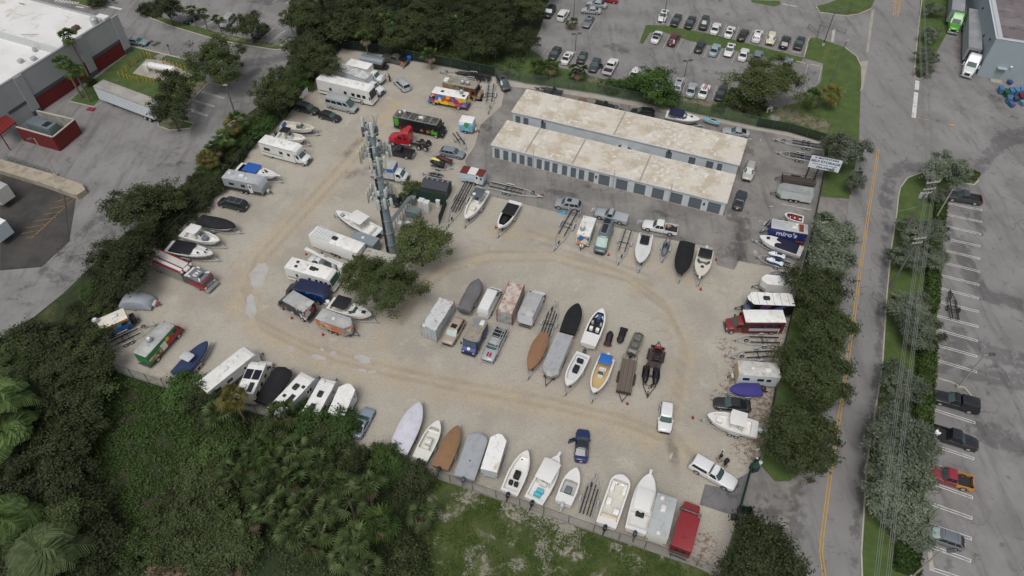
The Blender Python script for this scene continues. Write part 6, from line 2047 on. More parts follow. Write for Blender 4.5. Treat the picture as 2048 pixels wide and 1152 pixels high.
side_panel(R, 'white_panel', M('#e5e2d6', .5), -.15 * hl, .2 * hl, .78, 2.1, -1.1, .014)
MB().tube((.33 * hl, -1.1, 2.0), (.33 * hl, -1.125, 2.0), .34, n=14).build('yellow_disc', M('#d8b820', .5), R)
side_panel(R, 'food_picture', wrap('wrap_pasta', ['#b9a97f', '#7d6a3f', '#d8ceb0', '#4a4426'], 4), -.95 * hl, -.1 * hl, .85, 1.75, -1.1, .018)
R = step_van(('O', 628, 735, 740, 520, 2.75), 2.2, 2.75, 'navy blue food truck with printed sides and a round white emblem on its nose', WR3, roofmat('blue_truck_roof', '#8d8478', '#a09788', '#75695c', .7), M('#223478', .4), (('ac', -1.4, .5),), hatch=0, frontglass=TGLASS)
part('roof_tray', ALU, R, -2.0, -.5, -.75, .35, 2.82, 2.88)
hl = PL('O', 628, 735, 740, 520, 2.75)[3] / 2
e_ = MB().tube((hl + .6, 0, 1.5), (hl + .66, 0, 1.56), .24, n=14).build('round_emblem', WHITE, R)

# food trailers and cargo trailers
R = camper_trailer(('C', 797, 617, 695, 600, 2.7), 2.1, 2.7, 'small white-roofed food trailer with beach mural behind the black food truck', WR2, BRW, (), 'flat', None, 'food_trailer', 'food trailer', 1, 0, (), 1.1, gas=1)
R = camper_trailer(('K', 372, 345, 85, 470, 2.6), 2.3, 2.6, 'food trailer with cream roof, orange trim and blue wave side at the west corner', WR7, roofmat('cream_roof', '#ddd8cc', '#d3ccbd', '#b9ad99', .5), (('fan', -2.0, .6), ('ac', .4, .2)), 'flat', None, 'food_trailer', 'food trailer', 2, 0, ((.3, .35),), 1.2, gas=0)
hl = PL('K', 372, 345, 85, 470, 2.6)[3] / 2
side_panel(R, 'orange_trim', M('#b5792a', .5), -hl, hl, 2.2, 2.58, -1.15, .02)
part('gear_box', BLACK, R, hl + .1, hl + .8, -.7, .7, .55, 1.5, c=.06)
R = camper_trailer(('N', 188, 478, 262, 282, 2.7), 2.15, 2.7, 'white-roofed food trailer with blue beach picture on its end', M('#cfd2d1', .5), roofmat('food_trailer_roof', '#e3e2df', '#d6d4ce', '#8a857c', .8), (('fan', 1.1, -.4), ('vent', -.8, .1)), 'flat', WR8, 'food_trailer', 'food trailer', 1, 0, (), 1.0, gas=1)
R = camper_trailer(('Q', 472, 715, 752, 765, 2.8), 2.3, 2.8, "blue-sided food trailer lettered miro's with rust-stained grey roof", M('#24306a', .45), roofmat('miro_roof', '#b3b8bb', '#a6abae', '#b98a4f', .45), (('ac', -.8, .2), ('dome', -1.1, -.5)), 'flat', None, 'food_trailer', 'food trailer', 2, 0, (), 1.3, gas=0)
ml = PL('Q', 472, 715, 752, 765, 2.8)[3]
text("miro's", 1.25, WHITE, R, frame((.2, 1.16, 1.95), (-1, 0, 0), (0, 0, 1)), 'lettering', .03, .012, 1.05)
side_panel(R, 'red_swoosh', M('#a8482c', .5), -ml * .47, -ml * .25, .7, 1.0, 1.15, .015)
part('rust_stain', RUSTC, R, -2.2, -1.5, -.9, .9, 2.851, 2.862)
camper_trailer(('I', 308, 292, 655, 420, 3.0), 2.4, 3.0, 'long white trailer with ribbed awning roof section and a black vent by the tower', WHITE, BRW, (('acb', .3, 0),), 'flat', None, 'cargo_trailer', 'trailer', 2, 0, ((-.42, .3),), .9, gas=0)
x, y, an, L_ = PL('I', 308, 292, 655, 420, 3.0)
R = root('roof_awning', 'ribbed white awning frame lying on the roof of the long white trailer', 'awning', x, y, an, z=3.06)
for k in range(7):
 part('awning_slat', M('#cfd0cf', .6), R, L_ * .08 + k * .52, L_ * .08 + k * .52 + .46, -1.2, 1.2, .0, .07)
for s_ in (-1, 0, 1):
 part('awning_rail', M('#b5b7b6', .6), R, L_ * .08, L_ * .08 + 3.6, s_ * 1.1 - .04, s_ * 1.1 + .04, .07, .1)
camper_trailer(('I', 590, 318, 765, 378, 2.4), 2.0, 2.4, 'wedge-nosed trailer with blue-grey metal roof beside the tower base', M('#7f8a8f', .5), M('#8f9aa0', .4, .2), (('vent', .2, 0),), 'vee', None, 'cargo_trailer', 'trailer', 1, 0, (), .6, gas=0)
camper_trailer(('I', 585, 972, 352, 890, 2.4), 2.1, 2.4, 'wedge-nosed trailer with grey roof and orange-brown printed side', WR6, BRF, (('vent', -.2, 0),), 'vee', None, 'cargo_trailer', 'trailer', 2, 0, (), 1.0, gas=0)
camper_trailer(('S', 552, 145, 785, 168, 2.4), 2.0, 2.4, 'white wedge-nosed cargo trailer beside the jet-ski trailer by the east fence', WHITE, BRW, (), 'vee', None, 'cargo_trailer', 'trailer', 2, 0, (), 1.1, gas=0)
camper_trailer(('S', 445, 292, 794, 306, 2.9), 2.4, 2.9, 'black wedge-nosed toy hauler with white panelled roof', wrap('wrap_black', ['#15161a', '#1c1d22', '#3a5fa0', '#15161a', '#5a3a6a', '#15161a'], 1.2), BRW, (('acb', .6, 0),), 'vee', None, 'cargo_trailer', 'trailer', 2, 0, (), 1.4, gas=2)
x, y, an, L_ = PL('S', 445, 292, 794, 306, 2.9)
R = [o for o in bpy.data.objects if o.get('label', '').startswith('black wedge-nosed toy')][0]
for k in range(6):
 part('roof_seam', STEEL, R, -L_ / 2 + .7 + k * 1.1, -L_ / 2 + .74 + k * 1.1, -1.2, 1.2, 2.95, 2.965)
camper_trailer(('Q', 528, 430, 795, 475, 2.3), 2.1, 2.3, 'grey wedge-nosed cargo trailer with weathered roof near the sign', M('#c2c8c6', .55, 0, .15), roofmat('grey_trailer_roof', '#8d9190', '#9aa09e', '#777a78', .6), (), 'vee', None, 'cargo_trailer', 'trailer', 2, 0, (), 1.0, gas=0)
camper_trailer(('L', 1560, 462, 1425, 775, 2.7), 2.3, 2.7, 'plain white box trailer beside the steel-blue fastback', M('#c3c8ca', .5), BRW, (), 'vee', None, 'cargo_trailer', 'trailer', 2, 1, (), .8, gas=0)
R = camper_trailer(('C', 880, 1028, 705, 990, 2.4), 2.0, 2.4, 'pale blue trailer with rust-red and white roof behind the white boat', M('#b3c6ce', .6, 0, .2), M('#6b2a22', .85, 0, .4, 2), (), 'flat', None, 'cargo_trailer', 'trailer', 2, 1, ((.42, .15),), .8, gas=0)
hl = PL('C', 880, 1028, 705, 990, 2.4)[3] / 2
part('roof_repair_sheet', WHITE, R, -.75, .75, -1.0, 1.0, 2.455, 2.47)
R = camper_trailer(('P', 315, 792, 460, 455, 2.4), 2.3, 2.4, 'long enclosed trailer under a grey tarpaulin roof beside the tan covered boat', M('#cdd0d0', .5), M('#a3a5a8', .8, 0, .3, 1.2), (), 'vee', None, 'cargo_trailer', 'trailer', 2, 0, (), 1.2, gas=0)
camper_trailer(('U', 1152, 425, 1045, 775, 2.3), 2.1, 2.3, 'white wedge-nosed enclosed trailer beside the grey covered pontoon', M('#b9bfc2', .5), roofmat('white_trailer_roof', '#e9e9e7', '#e2e1dd', '#c3b08f', .4), (), 'vee', None, 'cargo_trailer', 'trailer', 2, 0, (), .0, gas=0)
# travel trailers
camper_trailer(('G', 560, 628, 222, 562, 2.9), 2.4, 2.9, 'grey travel trailer with dark stripes and curved silver nose by the west fence', M('#9a9fa2', .5), roofmat('grey_camper_roof', '#a9adaf', '#b3b6b7', '#94979a', .5), (('ac', -.5, .1), ('vent', .6, -.3), ('vent', -3.0, .3)), 'curve', M('#b9bfc4', .35, .3), windows=((-.28, .5), (.02, .4)), skirt=M('#35383c', .5), tongue=1.1)
camper_trailer(('L', 455, 158, 115, 425, 2.9), 2.4, 2.9, 'white travel trailer with a rounded white nose beside the solar-panel motorhome', M('#c3c6c6', .5), roofmat('white_camper_roof', '#dfdfdb', '#d6d5cf', '#c0bcb2', .4), (('ac', -.4, 0), ('vent', .9, .2), ('vent', 1.9, .5)), 'curve', windows=((-.1, .45), (-.34, .5)), skirt=M('#55595c', .5), L=8.4)
camper_trailer(('L', 1075, 432, 850, 672, 2.9), 2.3, 2.9, 'white travel trailer with black air conditioner and thin solar panel', M('#b9bec0', .5), BRW, (('acb', .9, .1), ('solars', -.9, -.55), ('ventb', -.9, .5), ('ventb', 1.4, -.75)), 'curve', windows=((-.2, .5), (.25, .35)), skirt=M('#33363a', .5), L=7.4)
camper_trailer(('L', 1318, 468, 1195, 690, 2.7), 2.2, 2.7, 'short white travel trailer with two black roof units next to the box trailer', M('#c9cccc', .5), BRW, (('acb', .1, 0), ('acb', -2.0, .1), ('dome', 2.0, .5)), 'curve', windows=((-.2, .4),), skirt=M('#44474a', .5), L=6.2, gas=2)
camper_trailer(('S', 372, 825, 690, 850, 2.8), 2.4, 2.8, 'white travel trailer with tan front panel and messy roof by the east fence', M('#b9c0c2', .5), roofmat('messy_roof', '#c6c5c0', '#b5b2ab', '#9a8f82', .7), (('ac', -1.2, .2), ('vent', .8, 0)), 'flat', M('#b5a483', .6), windows=((.3, .45), (-.05, .45), (-.25, .3)), tongue=1.0)
camper_trailer(('V', 1310, 560, 1238, 852, 2.8), 2.4, 2.8, 'grey-roofed travel trailer with cream ends between the white cruiser and red truck', M('#c9c9bf', .5), roofmat('grey_camper_roof2', '#b0b4b4', '#a7abab', '#999b98', .4), (('ac', .8, .1), ('dome', 2.0, .5), ('vent', -2.3, 0)), 'flat', M('#d8d8d0', .5), windows=((.2, .4), (-.2, .5)), tongue=.9)

# teardrop trailer under a silver cover
x, y, an, L_ = PL('H', 450, 735, 225, 725, .9)
R = root('covered_camper', 'teardrop camper under a fitted silver-grey cover by the fire engine', 'camper', x, y, an)
rr = []
for t in [k / 14 for k in range(15)]:
 xx = -2.4 + 4.8 * t
 hh = 2.1 * math.sin(math.pi * min(1, max(.02, t * .93 + .05))) ** .42
 rr.append([(xx, 1.15, .35), (xx, 1.18, max(.5, hh * .55)), (xx, 1.0, max(.55, hh * .9)), (xx, .5, max(.6, hh)), (xx, -.5, max(.6, hh)), (xx, -1.0, max(.55, hh * .9)), (xx, -1.18, max(.5, hh * .55)), (xx, -1.15, .35)])
MB().loft(rr, (1, 1), False).build('fabric_cover', M('#9aa0a8', .7, 0, .2, 1.5), R, 40)
MB().tube((2.3, .5, .5), (3.3, 0, .45), .05).tube((2.3, -.5, .5), (3.3, 0, .45), .05).build('tongue', STEEL, R)
part('gear_box', M('#bdb8ae', .6), R, 2.45, 2.9, -.5, .5, .5, .9, c=.04)
part('red_hitch', M('#a32b38', .5), R, 3.1, 3.4, -.2, .2, .4, .75, c=.04)
for sd in (-1, 1):
 wheel(R, -.2, sd * 1.02, .34, .2)

# containers
def container(row, label, side, roof, rust):
 x, y, an, L_ = PL(*row)
 R = root('shipping_container', label, 'container', x, y, an)
 h, w = 3.03, 1.22
 for sd in (-1, 1):
  m = MB()
  n = 24
  for k in range(n):
   a, b = -h + .1 + (2 * h - .2) * k / n, -h + .1 + (2 * h - .2) * (k + 1) / n
   yy = w - (.0 if k % 2 else .05)
   m.box(a, b, min(sd * yy, sd * (yy - .04)), max(sd * yy, sd * (yy - .04)), .16, 2.5)
  m.build('corrugated_side', side, R)
  m = MB()
  for k in range(8):
   a, b = -w + .08 + (2 * w - .16) * k / 8, -w + .08 + (2 * w - .16) * (k + 1) / 8
   xx = h - (.0 if k % 2 else .045)
   m.box(min(sd * xx, sd * (xx - .04)), max(sd * xx, sd * (xx - .04)), a, b, .16, 2.5)
  m.build('end_panel', side, R)
  part('top_rail', rust, R, -h + .09, h - .09, sd * (w - .04) - .045, sd * (w - .04) + .045, 2.49, 2.585)
  part('bottom_rail', rust, R, -h + .09, h - .09, sd * (w - .04) - .045, sd * (w - .04) + .045, .03, .165)
 m = MB()
 for k in range(26):
  a, b = -h + .1 + (2 * h - .2) * k / 26, -h + .1 + (2 * h - .2) * (k + 1) / 26
  m.box(a, b, -w + .09, w - .09, 2.50, 2.575 if k % 2 else 2.55)
 m.build('roof_panel', roof, R)
 for a in (-1, 1):
  for b in (-1, 1):
   part('corner_post', rust, R, a * (h - .06) - .08, a * (h - .06) + .08, b * (w - .06) - .08, b * (w - .06) + .08, 0, 2.6)
 for b in (-.75, -.25, .25, .75):
  MB().tube((-h - .05, b, .2), (-h - .05, b, 2.45), .025).build('locking_bar', GALV, R)


CR1 = roofmat('container_roof', '#c9cccc', '#bcc0c0', '#8f6a55', .5)
CR2 = roofmat('container_roof_rusty', '#c3bcb5', '#a98d7d', '#7a3a22', .75)
container(('O', 385, 305, 190, 615, 2.59), 'white shipping container with light rust stripes on its roof', M('#b9c2c4', .6, 0, .25, .8, 0, '#8a7a6c'), CR1, M('#a9aeae', .6, 0, .6, 2, 0, '#6b4030'))
container(('O', 1118, 135, 988, 450, 2.59), 'white shipping container heavily rusted along its roof and corners', M('#b3b7b5', .65, 0, .4, .7, 0, '#7a5a48'), CR2, M('#8a5a42', .8, 0, .6, 1.5, 0, '#5c2c1b'))

# fire engine
x, y, an, L_ = PL('H', 858, 590, 440, 405, 1.6)
R = root('fire_engine', 'old red and silver fire engine numbered 163 on its grey cab roof', 'fire engine', x, y, an)
h = L_ / 2
FR = M('#8f1f26', .4, 0, .12, 1, .4)
part('cab', FR, R, h - 3.2, h - .1, -1.2, 1.2, .55, 2.3, c=.12)
part('cab_roof', M('#6d7176', .6), R, h - 3.25, h - .35, -1.22, 1.22, 2.3, 2.5, c=.1)
part('windshield', TGLASS, R, h - .12, h - .08, -1.05, 1.05, 1.45, 2.2)
part('front_bumper', ALU, R, h - .1, h + .5, -1.2, 1.2, .4, .75, c=.04)
part('grille', ALU, R, h - .11, h - .03, -.6, .6, .8, 1.35)
for sd in (-1, 1):
 part('headlight', LAMP, R, h - .1, h - .03, sd * .95 - .18, sd * .95 + .18, .85, 1.15)
 for a in (h - 1.5, h - 2.9):
  side_panel(R, 'side_window', GLASS, a, a + 1.0, 1.5, 2.15, sd * 1.2, .02)
 for a in (h - 1.6, -h + 2.2):
  wheel(R, a, sd * 1.02, .5, .32)
 part('compartment', M('#9a9d9c', .35, .4), R, -h, h - 4.4, sd * .9 - .3, sd * .9 + .3, .5, 2.35)
 for k in range(4):
  side_panel(R, 'locker_door', M('#a9adac', .3, .5), -h + .1 + k * .92, -h + .95 + k * .92, .7, 2.1, sd * 1.2, .02)
 part('side_rail', FR, R, -h, h - 4.2, sd * 1.1 - .1, sd * 1.1 + .1, 2.35, 2.62)
 MB().lathe([(.14, 2.4), (.2, 2.5), (.18, 2.75), (.08, 2.85)], h - 4.2, sd * .95, 10).build('beacon', M('#c8cbcc', .4), R, 40)
part('hose_bed', FR, R, -h, h - 4.2, -.62, .62, .55, 2.3)
part('hose_cover', M('#c2c0ba', .7, 0, .2), R, -h + .2, h - 4.7, -.1, .98, 2.36, 2.66, c=.04)
part('ladder', M('#d3d3d0', .5), R, -h + .2, h - 4.7, -.85, -.35, 2.36, 2.52)
part('pump_panel', M('#4a4c50', .5), R, h - 4.4, h - 3.25, -1.15, 1.15, .55, 2.0)
part('pump_frame', WHITE, R, h - 3.95, h - 3.3, -1.0, 1.0, 2.0, 2.12)
part('deck_gun', M('#d7d3cb', .5), R, h - 4.5, h - 3.9, -.4, .5, 2.3, 2.65, c=.05)
part('underframe', DARK, R, -h + .2, h - .2, -.8, .8, .4, .55)
text('163', .95, WHITE, R, frame((h - 2.15, 0, 2.51), (0, -1, 0), (1, 0, 0)), 'lettering', .03, .01)
for a, b, r_ in ((h - 2.75, 1.0, 0), (h - 2.75, -1.0, 0), (h - .75, .9, .6), (h - .75, -.9, -.6)):
 o = part('warning_light', LAMP, R, -.3, .3, -.1, .1, 0, .14, c=.03)
 o.location = (a, b, 2.5)
 o.rotation_euler = (0, 0, r_)
part('air_horn', DARK, R, h - 1.3, h - .95, -.55, .4, 2.5, 2.66, c=.04)


# semi tractors and trailers
def tractor(row, col, label, sleeper=1, L=None, bob=1, roofmark=0):
 x, y, an, Lm = PL(*row)
 L = L or Lm
 R = root('semi_tractor', label, 'truck', x, y, an)
 h = L / 2
 pm = paint(col)
 MB().loft([lower_ring(xx, ww, t, .6) for xx, ww, t in ((h, 1.5, 1.25), (h - .12, 1.85, 1.5), (h - .6, 2.1, 1.68), (h - 1.7, 2.25, 1.85))]).build('hood', pm, R, 45)
 xb = h - (4.3 if sleeper else 3.2)
 w = 1.2
 pr = [(xb, .7), (xb, 3.7), (xb + .7, 3.75), (h - 2.3, 2.75), (h - 1.65, 1.85), (h - 1.65, .7)]
 MB().loft([[(a, ww, b if b < 3 else b - dz) for a, b in pr] for ww, dz in ((w, .35), (w * .8, 0), (-w * .8, 0), (-w, .35))]).build('cab', pm, R, 30)
 MB().pane([(h - 1.65, -w * .85, 1.85), (h - 1.65, w * .85, 1.85), (h - 2.3, w * .8, 2.75), (h - 2.3, -w * .8, 2.75)], .05, .95, .06, .94, .03).build('windshield', TGLASS, R)
 for sd in (-1, 1):
  side_panel(R, 'door_window', GLASS, h - 2.9, h - 2.2, 1.95, 2.55, sd * w, .02)
  side_panel(R, 'sleeper_window', GLASS, xb + .5, xb + .9, 1.9, 2.4, sd * w, .02)
  side_panel(R, 'sleeper_vent', DARK, xb + .6, xb + 1.1, 2.75, 3.0, sd * w, .02)
  wheel(R, h - .95, sd * 1.02, .5, .3)
  for a in (-h + .65, -h + 1.95):
   wheel(R, a, sd * .85, .5, .55)
   part('mud_guard', BLACK, R, a - .3, a + .3, sd * .85 - .28, sd * .85 + .28, 1.02, 1.06)
  part('headlight', LAMP, R, h - .12, h - .01, sd * .8 - .18, sd * .8 + .18, .95, 1.25)
  part('mirror', pm, R, h - 1.8, h - 1.65, sd * (w + .3) - .1, sd * (w + .3) + .1, 1.9, 2.6)
  MB().tube((h - 2.6, sd * .95, .75), (xb - .2, sd * .95, .75), .32, n=12).build('fuel_tank', ALU, R, 40)
 part('grille', DARK, R, h - .02, h + .03, -.5, .5, .75, 1.3)
 part('front_bumper', ALU, R, h - .1, h + .12, -1.1, 1.1, .4, .7, c=.05)
 for sd in (-1, 1):
  part('chassis_rail', DARK, R, -h, h - .4, sd * .42 - .06, sd * .42 + .06, .75, 1.0)
 MB().lathe([(.5, 1.05), (.55, 1.15), (.3, 1.2)], -h + 1.3, 0, 14).build('fifth_wheel', M('#4a3a34', .7), R)
 part('deck_plate', ALU, R, xb - .9, xb - .2, -.5, .3, 1.0, 1.06)
 if roofmark:
  MB().lathe([(.42, 3.42), (.4, 3.47)], xb + .75, 0, 16).build('round_emblem', WHITE, R)
 return R


def semi_trailer(row, W, z1, label, side, roof, front=0, axles=1, L=None):
 x, y, an, Lm = PL(*row)
 L = L or Lm
 R = root('semi_trailer', label, 'trailer', x, y, an)
 h = L / 2
 box_body(R, -h, h, W, 1.15, z1, side, roof, name='box')
 for a in (-h + 1.6, -h + 2.9):
  for sd in (-1, 1):
   wheel(R, a, sd * (W / 2 - .3), .5, .5)
 part('underframe', DARK, R, -h + .3, h - 1.0, -.6, .6, .85, 1.15)
 for sd in (-1, 1):
  part('landing_leg', STEEL, R, h - 3.1, h - 2.95, sd * .8 - .07, sd * .8 + .07, 0, 1.15)
 part('rear_guard', STEEL, R, -h - .08, -h, -W * .4, W * .4, .5, .62)
 if front:
  part('cooling_unit', DARK, R, h + .02, h + .6, -.9, .9, 2.0, 3.6, c=.06)
 n = 12
 for sd in (-1, 1):
  for k in range(n):
   a = -h + .5 + (L - 1) * k / (n - 1)
   side_panel(R, 'side_rib', side, a - .04, a + .04, 1.25, z1 - .15, sd * W / 2, .025)
 return R


tractor(('C', 135, 745, 480, 805, 1.0), '#b4202c', 'bright red semi tractor with tall sleeper cab beside the black pickup', L=8.0)
tractor(('E', 1085, 605, 1165, 415, 1.0), '#e6e8e9', 'white semi tractor pulled up beside the grey building', L=7.6)
semi_trailer(('j', 372, 505, 372, 98, 4.1), 2.6, 4.1, 'grey refrigerated semi trailer behind the white tractor', M('#8f979b', .5), roofmat('semi_roof', '#8d9093', '#999c9e', '#7f8183', .3), 1)
tractor(('E', 985, 285, 1020, 80, 1.0), '#4f9a2c', 'bright green semi tractor with a round white emblem on its cab roof', L=7.4, roofmark=1)
semi_trailer(('j', 190, 108, 225, -260, 4.1), 2.6, 4.1, 'grey semi trailer behind the green tractor', M('#848c90', .5), roofmat('semi_roof2', '#8f9296', '#9a9da0', '#808386', .3), 0)
semi_trailer(('A', 590, 498, 925, 622, 4.0), 2.6, 4.0, 'long white semi trailer with dusty roof parked beside the lawn', M('#c9d0d4', .55, 0, .15), roofmat('dusty_semi_roof', '#9a9690', '#a8a49d', '#8b867e', .3), 0)
semi_trailer(('Z', 5, 225, -270, 105, 3.8), 2.6, 3.8, 'end of a cream semi trailer backed into the dock, upper of two', M('#cfcdc6', .55), BRF, 0)
semi_trailer(('Z', -5, 435, -270, 325, 3.8), 2.6, 3.8, 'end of a pale blue-white semi trailer at the left edge, lower of two', M('#c3d0d6', .55), BRW, 0)
# plastic carts by the grey building
rnd = random.Random(3)
for x, y, col_, w_ in ((635, 945, '#476f9c', 'tall'), (690, 975, '#1f5a34', 'deep'), (742, 965, '#4a76a3', 'tall'), (795, 960, '#557fa9', 'tall'), (735, 855, '#2f4d80', 'small'), (855, 955, '#5080ab', 'tall'), (720, 1045, '#456c98', 'tall'), (755, 1090, '#416590', 'low'), (850, 1020, '#6d2433', 'deep'), (800, 1030, '#3a4a66', 'low'), (870, 1075, '#5a93a8', 'low')):
 gx, gy = G('j', x, y, .6)
 o = root('wheeled_bin', '%s %s plastic cart in the jumble beside the grey building' % (w_, {'#1f5a34': 'green', '#6d2433': 'dark red', '#3a4a66': 'slate'}.get(col_, 'blue')), 'cart', gx, gy, rnd.uniform(1.2, 1.8), 'carts jumbled beside the grey building')
 hh = {'tall': 1.2, 'deep': 1.1, 'small': .7, 'low': .8}[w_]
 ln = {'tall': 1.6, 'deep': 1.8, 'small': 1.0, 'low': 1.2}[w_]
 m = MB()
 m.loft([[(-ln / 2 + .1, -.3, .15), (ln / 2 - .1, -.3, .15), (ln / 2 - .1, .3, .15), (-ln / 2 + .1, .3, .15)], [(-ln / 2, -.38, hh), (ln / 2, -.38, hh), (ln / 2, .38, hh), (-ln / 2, .38, hh)]])
 m.build('body', M(col_, .5, 0, .15), o)
 part('rim', M(col_, .4), o, -ln / 2 - .04, ln / 2 + .04, -.42, .42, hh, hh + .05)
 for a in (-.35, .35):
  for b in (-.25, .25):
   MB().tube((a, b - .03, .08), (a, b + .03, .08), .08, n=8).build('wheel', RUB, o)

# bucket truck
x, y, an, L_ = PL('I', 285, 470, 540, 580, 1.4)
R = root('bucket_truck', 'white bucket truck with folded boom between the trailer and motorhome', 'truck', x, y, an)
truck_cab(R, L_ / 2 - 2.6, 2.0, '#e9eaea', 2.05, 1.1, 1.4)
for sd in (-1, 1):
 part('side_locker', WHITE, R, -L_ / 2, L_ / 2 - 2.7, sd * .85 - .2, sd * .85 + .2, .7, 1.45)
 wheel(R, -L_ / 2 + 1.2, sd * .85, .42, .3)
part('bed', STEEL, R, -L_ / 2, L_ / 2 - 2.7, -.64, .64, .7, .85)
MB().lathe([(.35, .85), (.3, 1.9), (.2, 2.1)], -L_ / 2 + 2.2, 0, 12).build('turret', WHITE, R, 40)
MB().path([(-L_ / 2 + 2.2, 0, 2.1), (L_ / 2 + .3, 0, 2.9)], .2, 6).build('lower_boom', WHITE, R)
MB().path([(L_ / 2 + .3, .3, 2.9), (-L_ / 2 + .5, .3, 2.5)], .14, 6).build('upper_boom', M('#d3d5d4', .5), R)
part('bucket', WHITE, R, -L_ / 2 - .1, -L_ / 2 + .75, -.15, .75, 1.7, 2.8, c=.06)

# rack pickup
car(('O', 790, 985, 980, 600), 'pickup', '#a9adb2', 'silver pickup with full ladder rack and red marks on its hood', L=6.0)
x, y, an, L_ = PL('O', 790, 985, 980, 600)
R = root('ladder_rack', 'grey steel ladder rack frame over the silver pickup', 'rack', x, y, an, z=0)
for sd in (-1, 1):
 MB().path([(-3.2, sd * .95, 2.1), (2.2, sd * .95, 2.1)], .05).build('side_rail', GALV, R)
 for a in (-2.9, -.9):
  MB().path([(a, sd * .95, 1.08), (a, sd * .95, 2.1)], .04).build('upright', GALV, R)
 MB().path([(2.2, sd * .95, 2.1), (3.15, sd * .9, 1.25), (3.15, sd * .9, .6)], .05).build('front_guard', GALV, R)
 MB().path([(-3.0, sd * .62, 2.16), (1.2, sd * .62, 2.16)], .045).build('ladder_rail', GALV, R)
for k in range(9):
 MB().path([(-3.0 + k * .62, -.95, 2.1), (-3.0 + k * .62, .95, 2.1)], .035).build('cross_bar', GALV, R)
MB().path([(3.15, -.9, .6), (3.15, .9, .6)], .05).build('guard_bar', GALV, R)
for a in (-.2, .2):
 part('hood_stripe', M('#9c2c34', .5), R, 1.75, 2.5, a - .13, a + .13, 1.10, 1.125)

# camper shell on dark trailer in the far corner
x, y, an, L_ = PL('p', 850, 330, 430, 250, 2.2)
R = root('camper_shell', 'grey folding camper with gabled metal roof by the woods', 'camper', x, y, an)
part('body', M('#2b2c2e', .6), R, -2.5, 2.5, -1.1, 1.1, .6, 1.6, c=.04)
MB().loft([[(a, -1.2, 1.6), (a, -1.05, 2.05), (a, -.35, 2.4), (a, .35, 2.4), (a, 1.05, 2.05), (a, 1.2, 1.6)] for a in (-2.55, 2.55)]).build('roof', M('#8d969b', .45, .3, .2), R)
for k in (-.35, .35):
 part('roof_seam', STEEL, R, -2.5, 2.5, k - .03, k + .03, 2.41, 2.44)
for sd in (-1, 1):
 wheel(R, -.2, sd * 1.0, .35, .22)
part('chassis', DARK, R, -2.4, 3.2, -.7, .7, .4, .6)

# ------------------------------------------------------------------ empty trailers
def etrail(row, W, label, **kw):
 x, y, an, L_ = PL(*row)
 return boat_trailer((x, y, an), L_, W, label, **kw)


BLKT = M('#24262a', .5)
etrail(('C', 905, 562, 932, 340, .5), 2.3, 'empty galvanised boat trailer standing on sand beside the tan food truck', guides=1, axles=2)
etrail(('C', 740, 842, 650, 715, .5), 1.6, 'small empty trailer behind the little food trailer', spare=1, winch=0)
etrail(('M', 82, 600, 368, 50, .5), 2.5, 'long empty boat trailer with black bunks left of the white boat', bunks=4, axles=2)
etrail(('M', 1320, 215, 640, 60, .5), 2.4, 'long empty white boat trailer lying across the yard near the rusty-roofed trailer', axles=2, col=M('#b7bbbb', .5))
etrail(('M', 1445, 905, 1725, 400, .5), 2.4, 'empty boat trailer with wide fenders left of the food trailer with beach picture', axles=2, guides=1)
etrail(('N', 545, 785, 665, 425, .5), 2.3, 'empty roller trailer right of the slate camper van', spare=1)
etrail(('P', 390, 145, 275, 465, .5), 2.3, 'empty boat trailer behind the tan covered boat', guides=1, bunks=4)
etrail(('V', 795, 390, 700, 700, .5), 2.3, 'empty galvanised boat trailer between the small boat and the deck boat', axles=1, bunks=4)
etrail(('S', 325, 610, 682, 620, .5), 2.2, 'empty boat trailer beside the red shuttle bus', guides=1)
etrail(('S', 290, 742, 650, 722, .5), 2.2, 'empty boat trailer next to the tan-fronted camper', guides=0)
etrail(('X', 808, 62, 838, 250, .5), 1.7, 'small black jet-ski trailer standing across a bay in the right-hand car park', col=BLKT)
etrail(('r', 1112, 375, 295, 760, .5), 2.5, 'large empty boat trailer beside the wave-sided food trailer', axles=2, bunks=2)
etrail(('C', 525, 240, 930, 285, .5), 2.2, 'empty trailer lying along the rear fence behind the tan food truck', axles=2, bunks=4)
etrail(('C', 700, 262, 925, 305, .6), 1.9, 'black trailer frame close behind the tan food truck', col=BLKT, bunks=4, spare=0)
etrail(('n', 205, 685, 610, 765, .5), 2.2, 'black trailer between the rear fence and the storage roof, left', col=BLKT, bunks=4)
etrail(('n', 1500, 1020, 1060, 885, .5), 2.0, 'trailer with wooden box behind the rear storage building', col=BLKT, bunks=4)
etrail(('Q', 485, 68, 880, 135, .5), 2.3, 'empty boat trailer along the screened fence near the sign, upper of two', axles=2)
etrail(('Q', 505, 168, 790, 225, .5), 2.3, 'empty boat trailer near the sign, lower of two', axles=2)
etrail(('h', 20, 330, 320, 390, .5), 1.8, 'tangle of empty trailer parts behind the dark shed', axles=2, col=GALV)
R = etrail(('Q', 400, 780, 470, 700, .5), 1.2, 'small trailer parked before the blue food trailer', spare=0, winch=0)
x, y, an, L_ = PL('n', 700, 830, 1040, 900, .8)
R = root('rubble_bin', 'open bin of reddish rubble behind the rear storage building', 'bin', x, y, an)
part('bin', M('#7d766d', .8), R, -3.0, 3.0, -1.1, 1.1, .1, .8)
MB().lathe([(1.0, .8), (.7, 1.0), (.2, 1.1)], -.4, 0, 9).build('rubble', M('#7a5a4c', .95, 0, .5, 4), R, 60)


PLK = M('#6e625b', .9, 0, .5, 7)


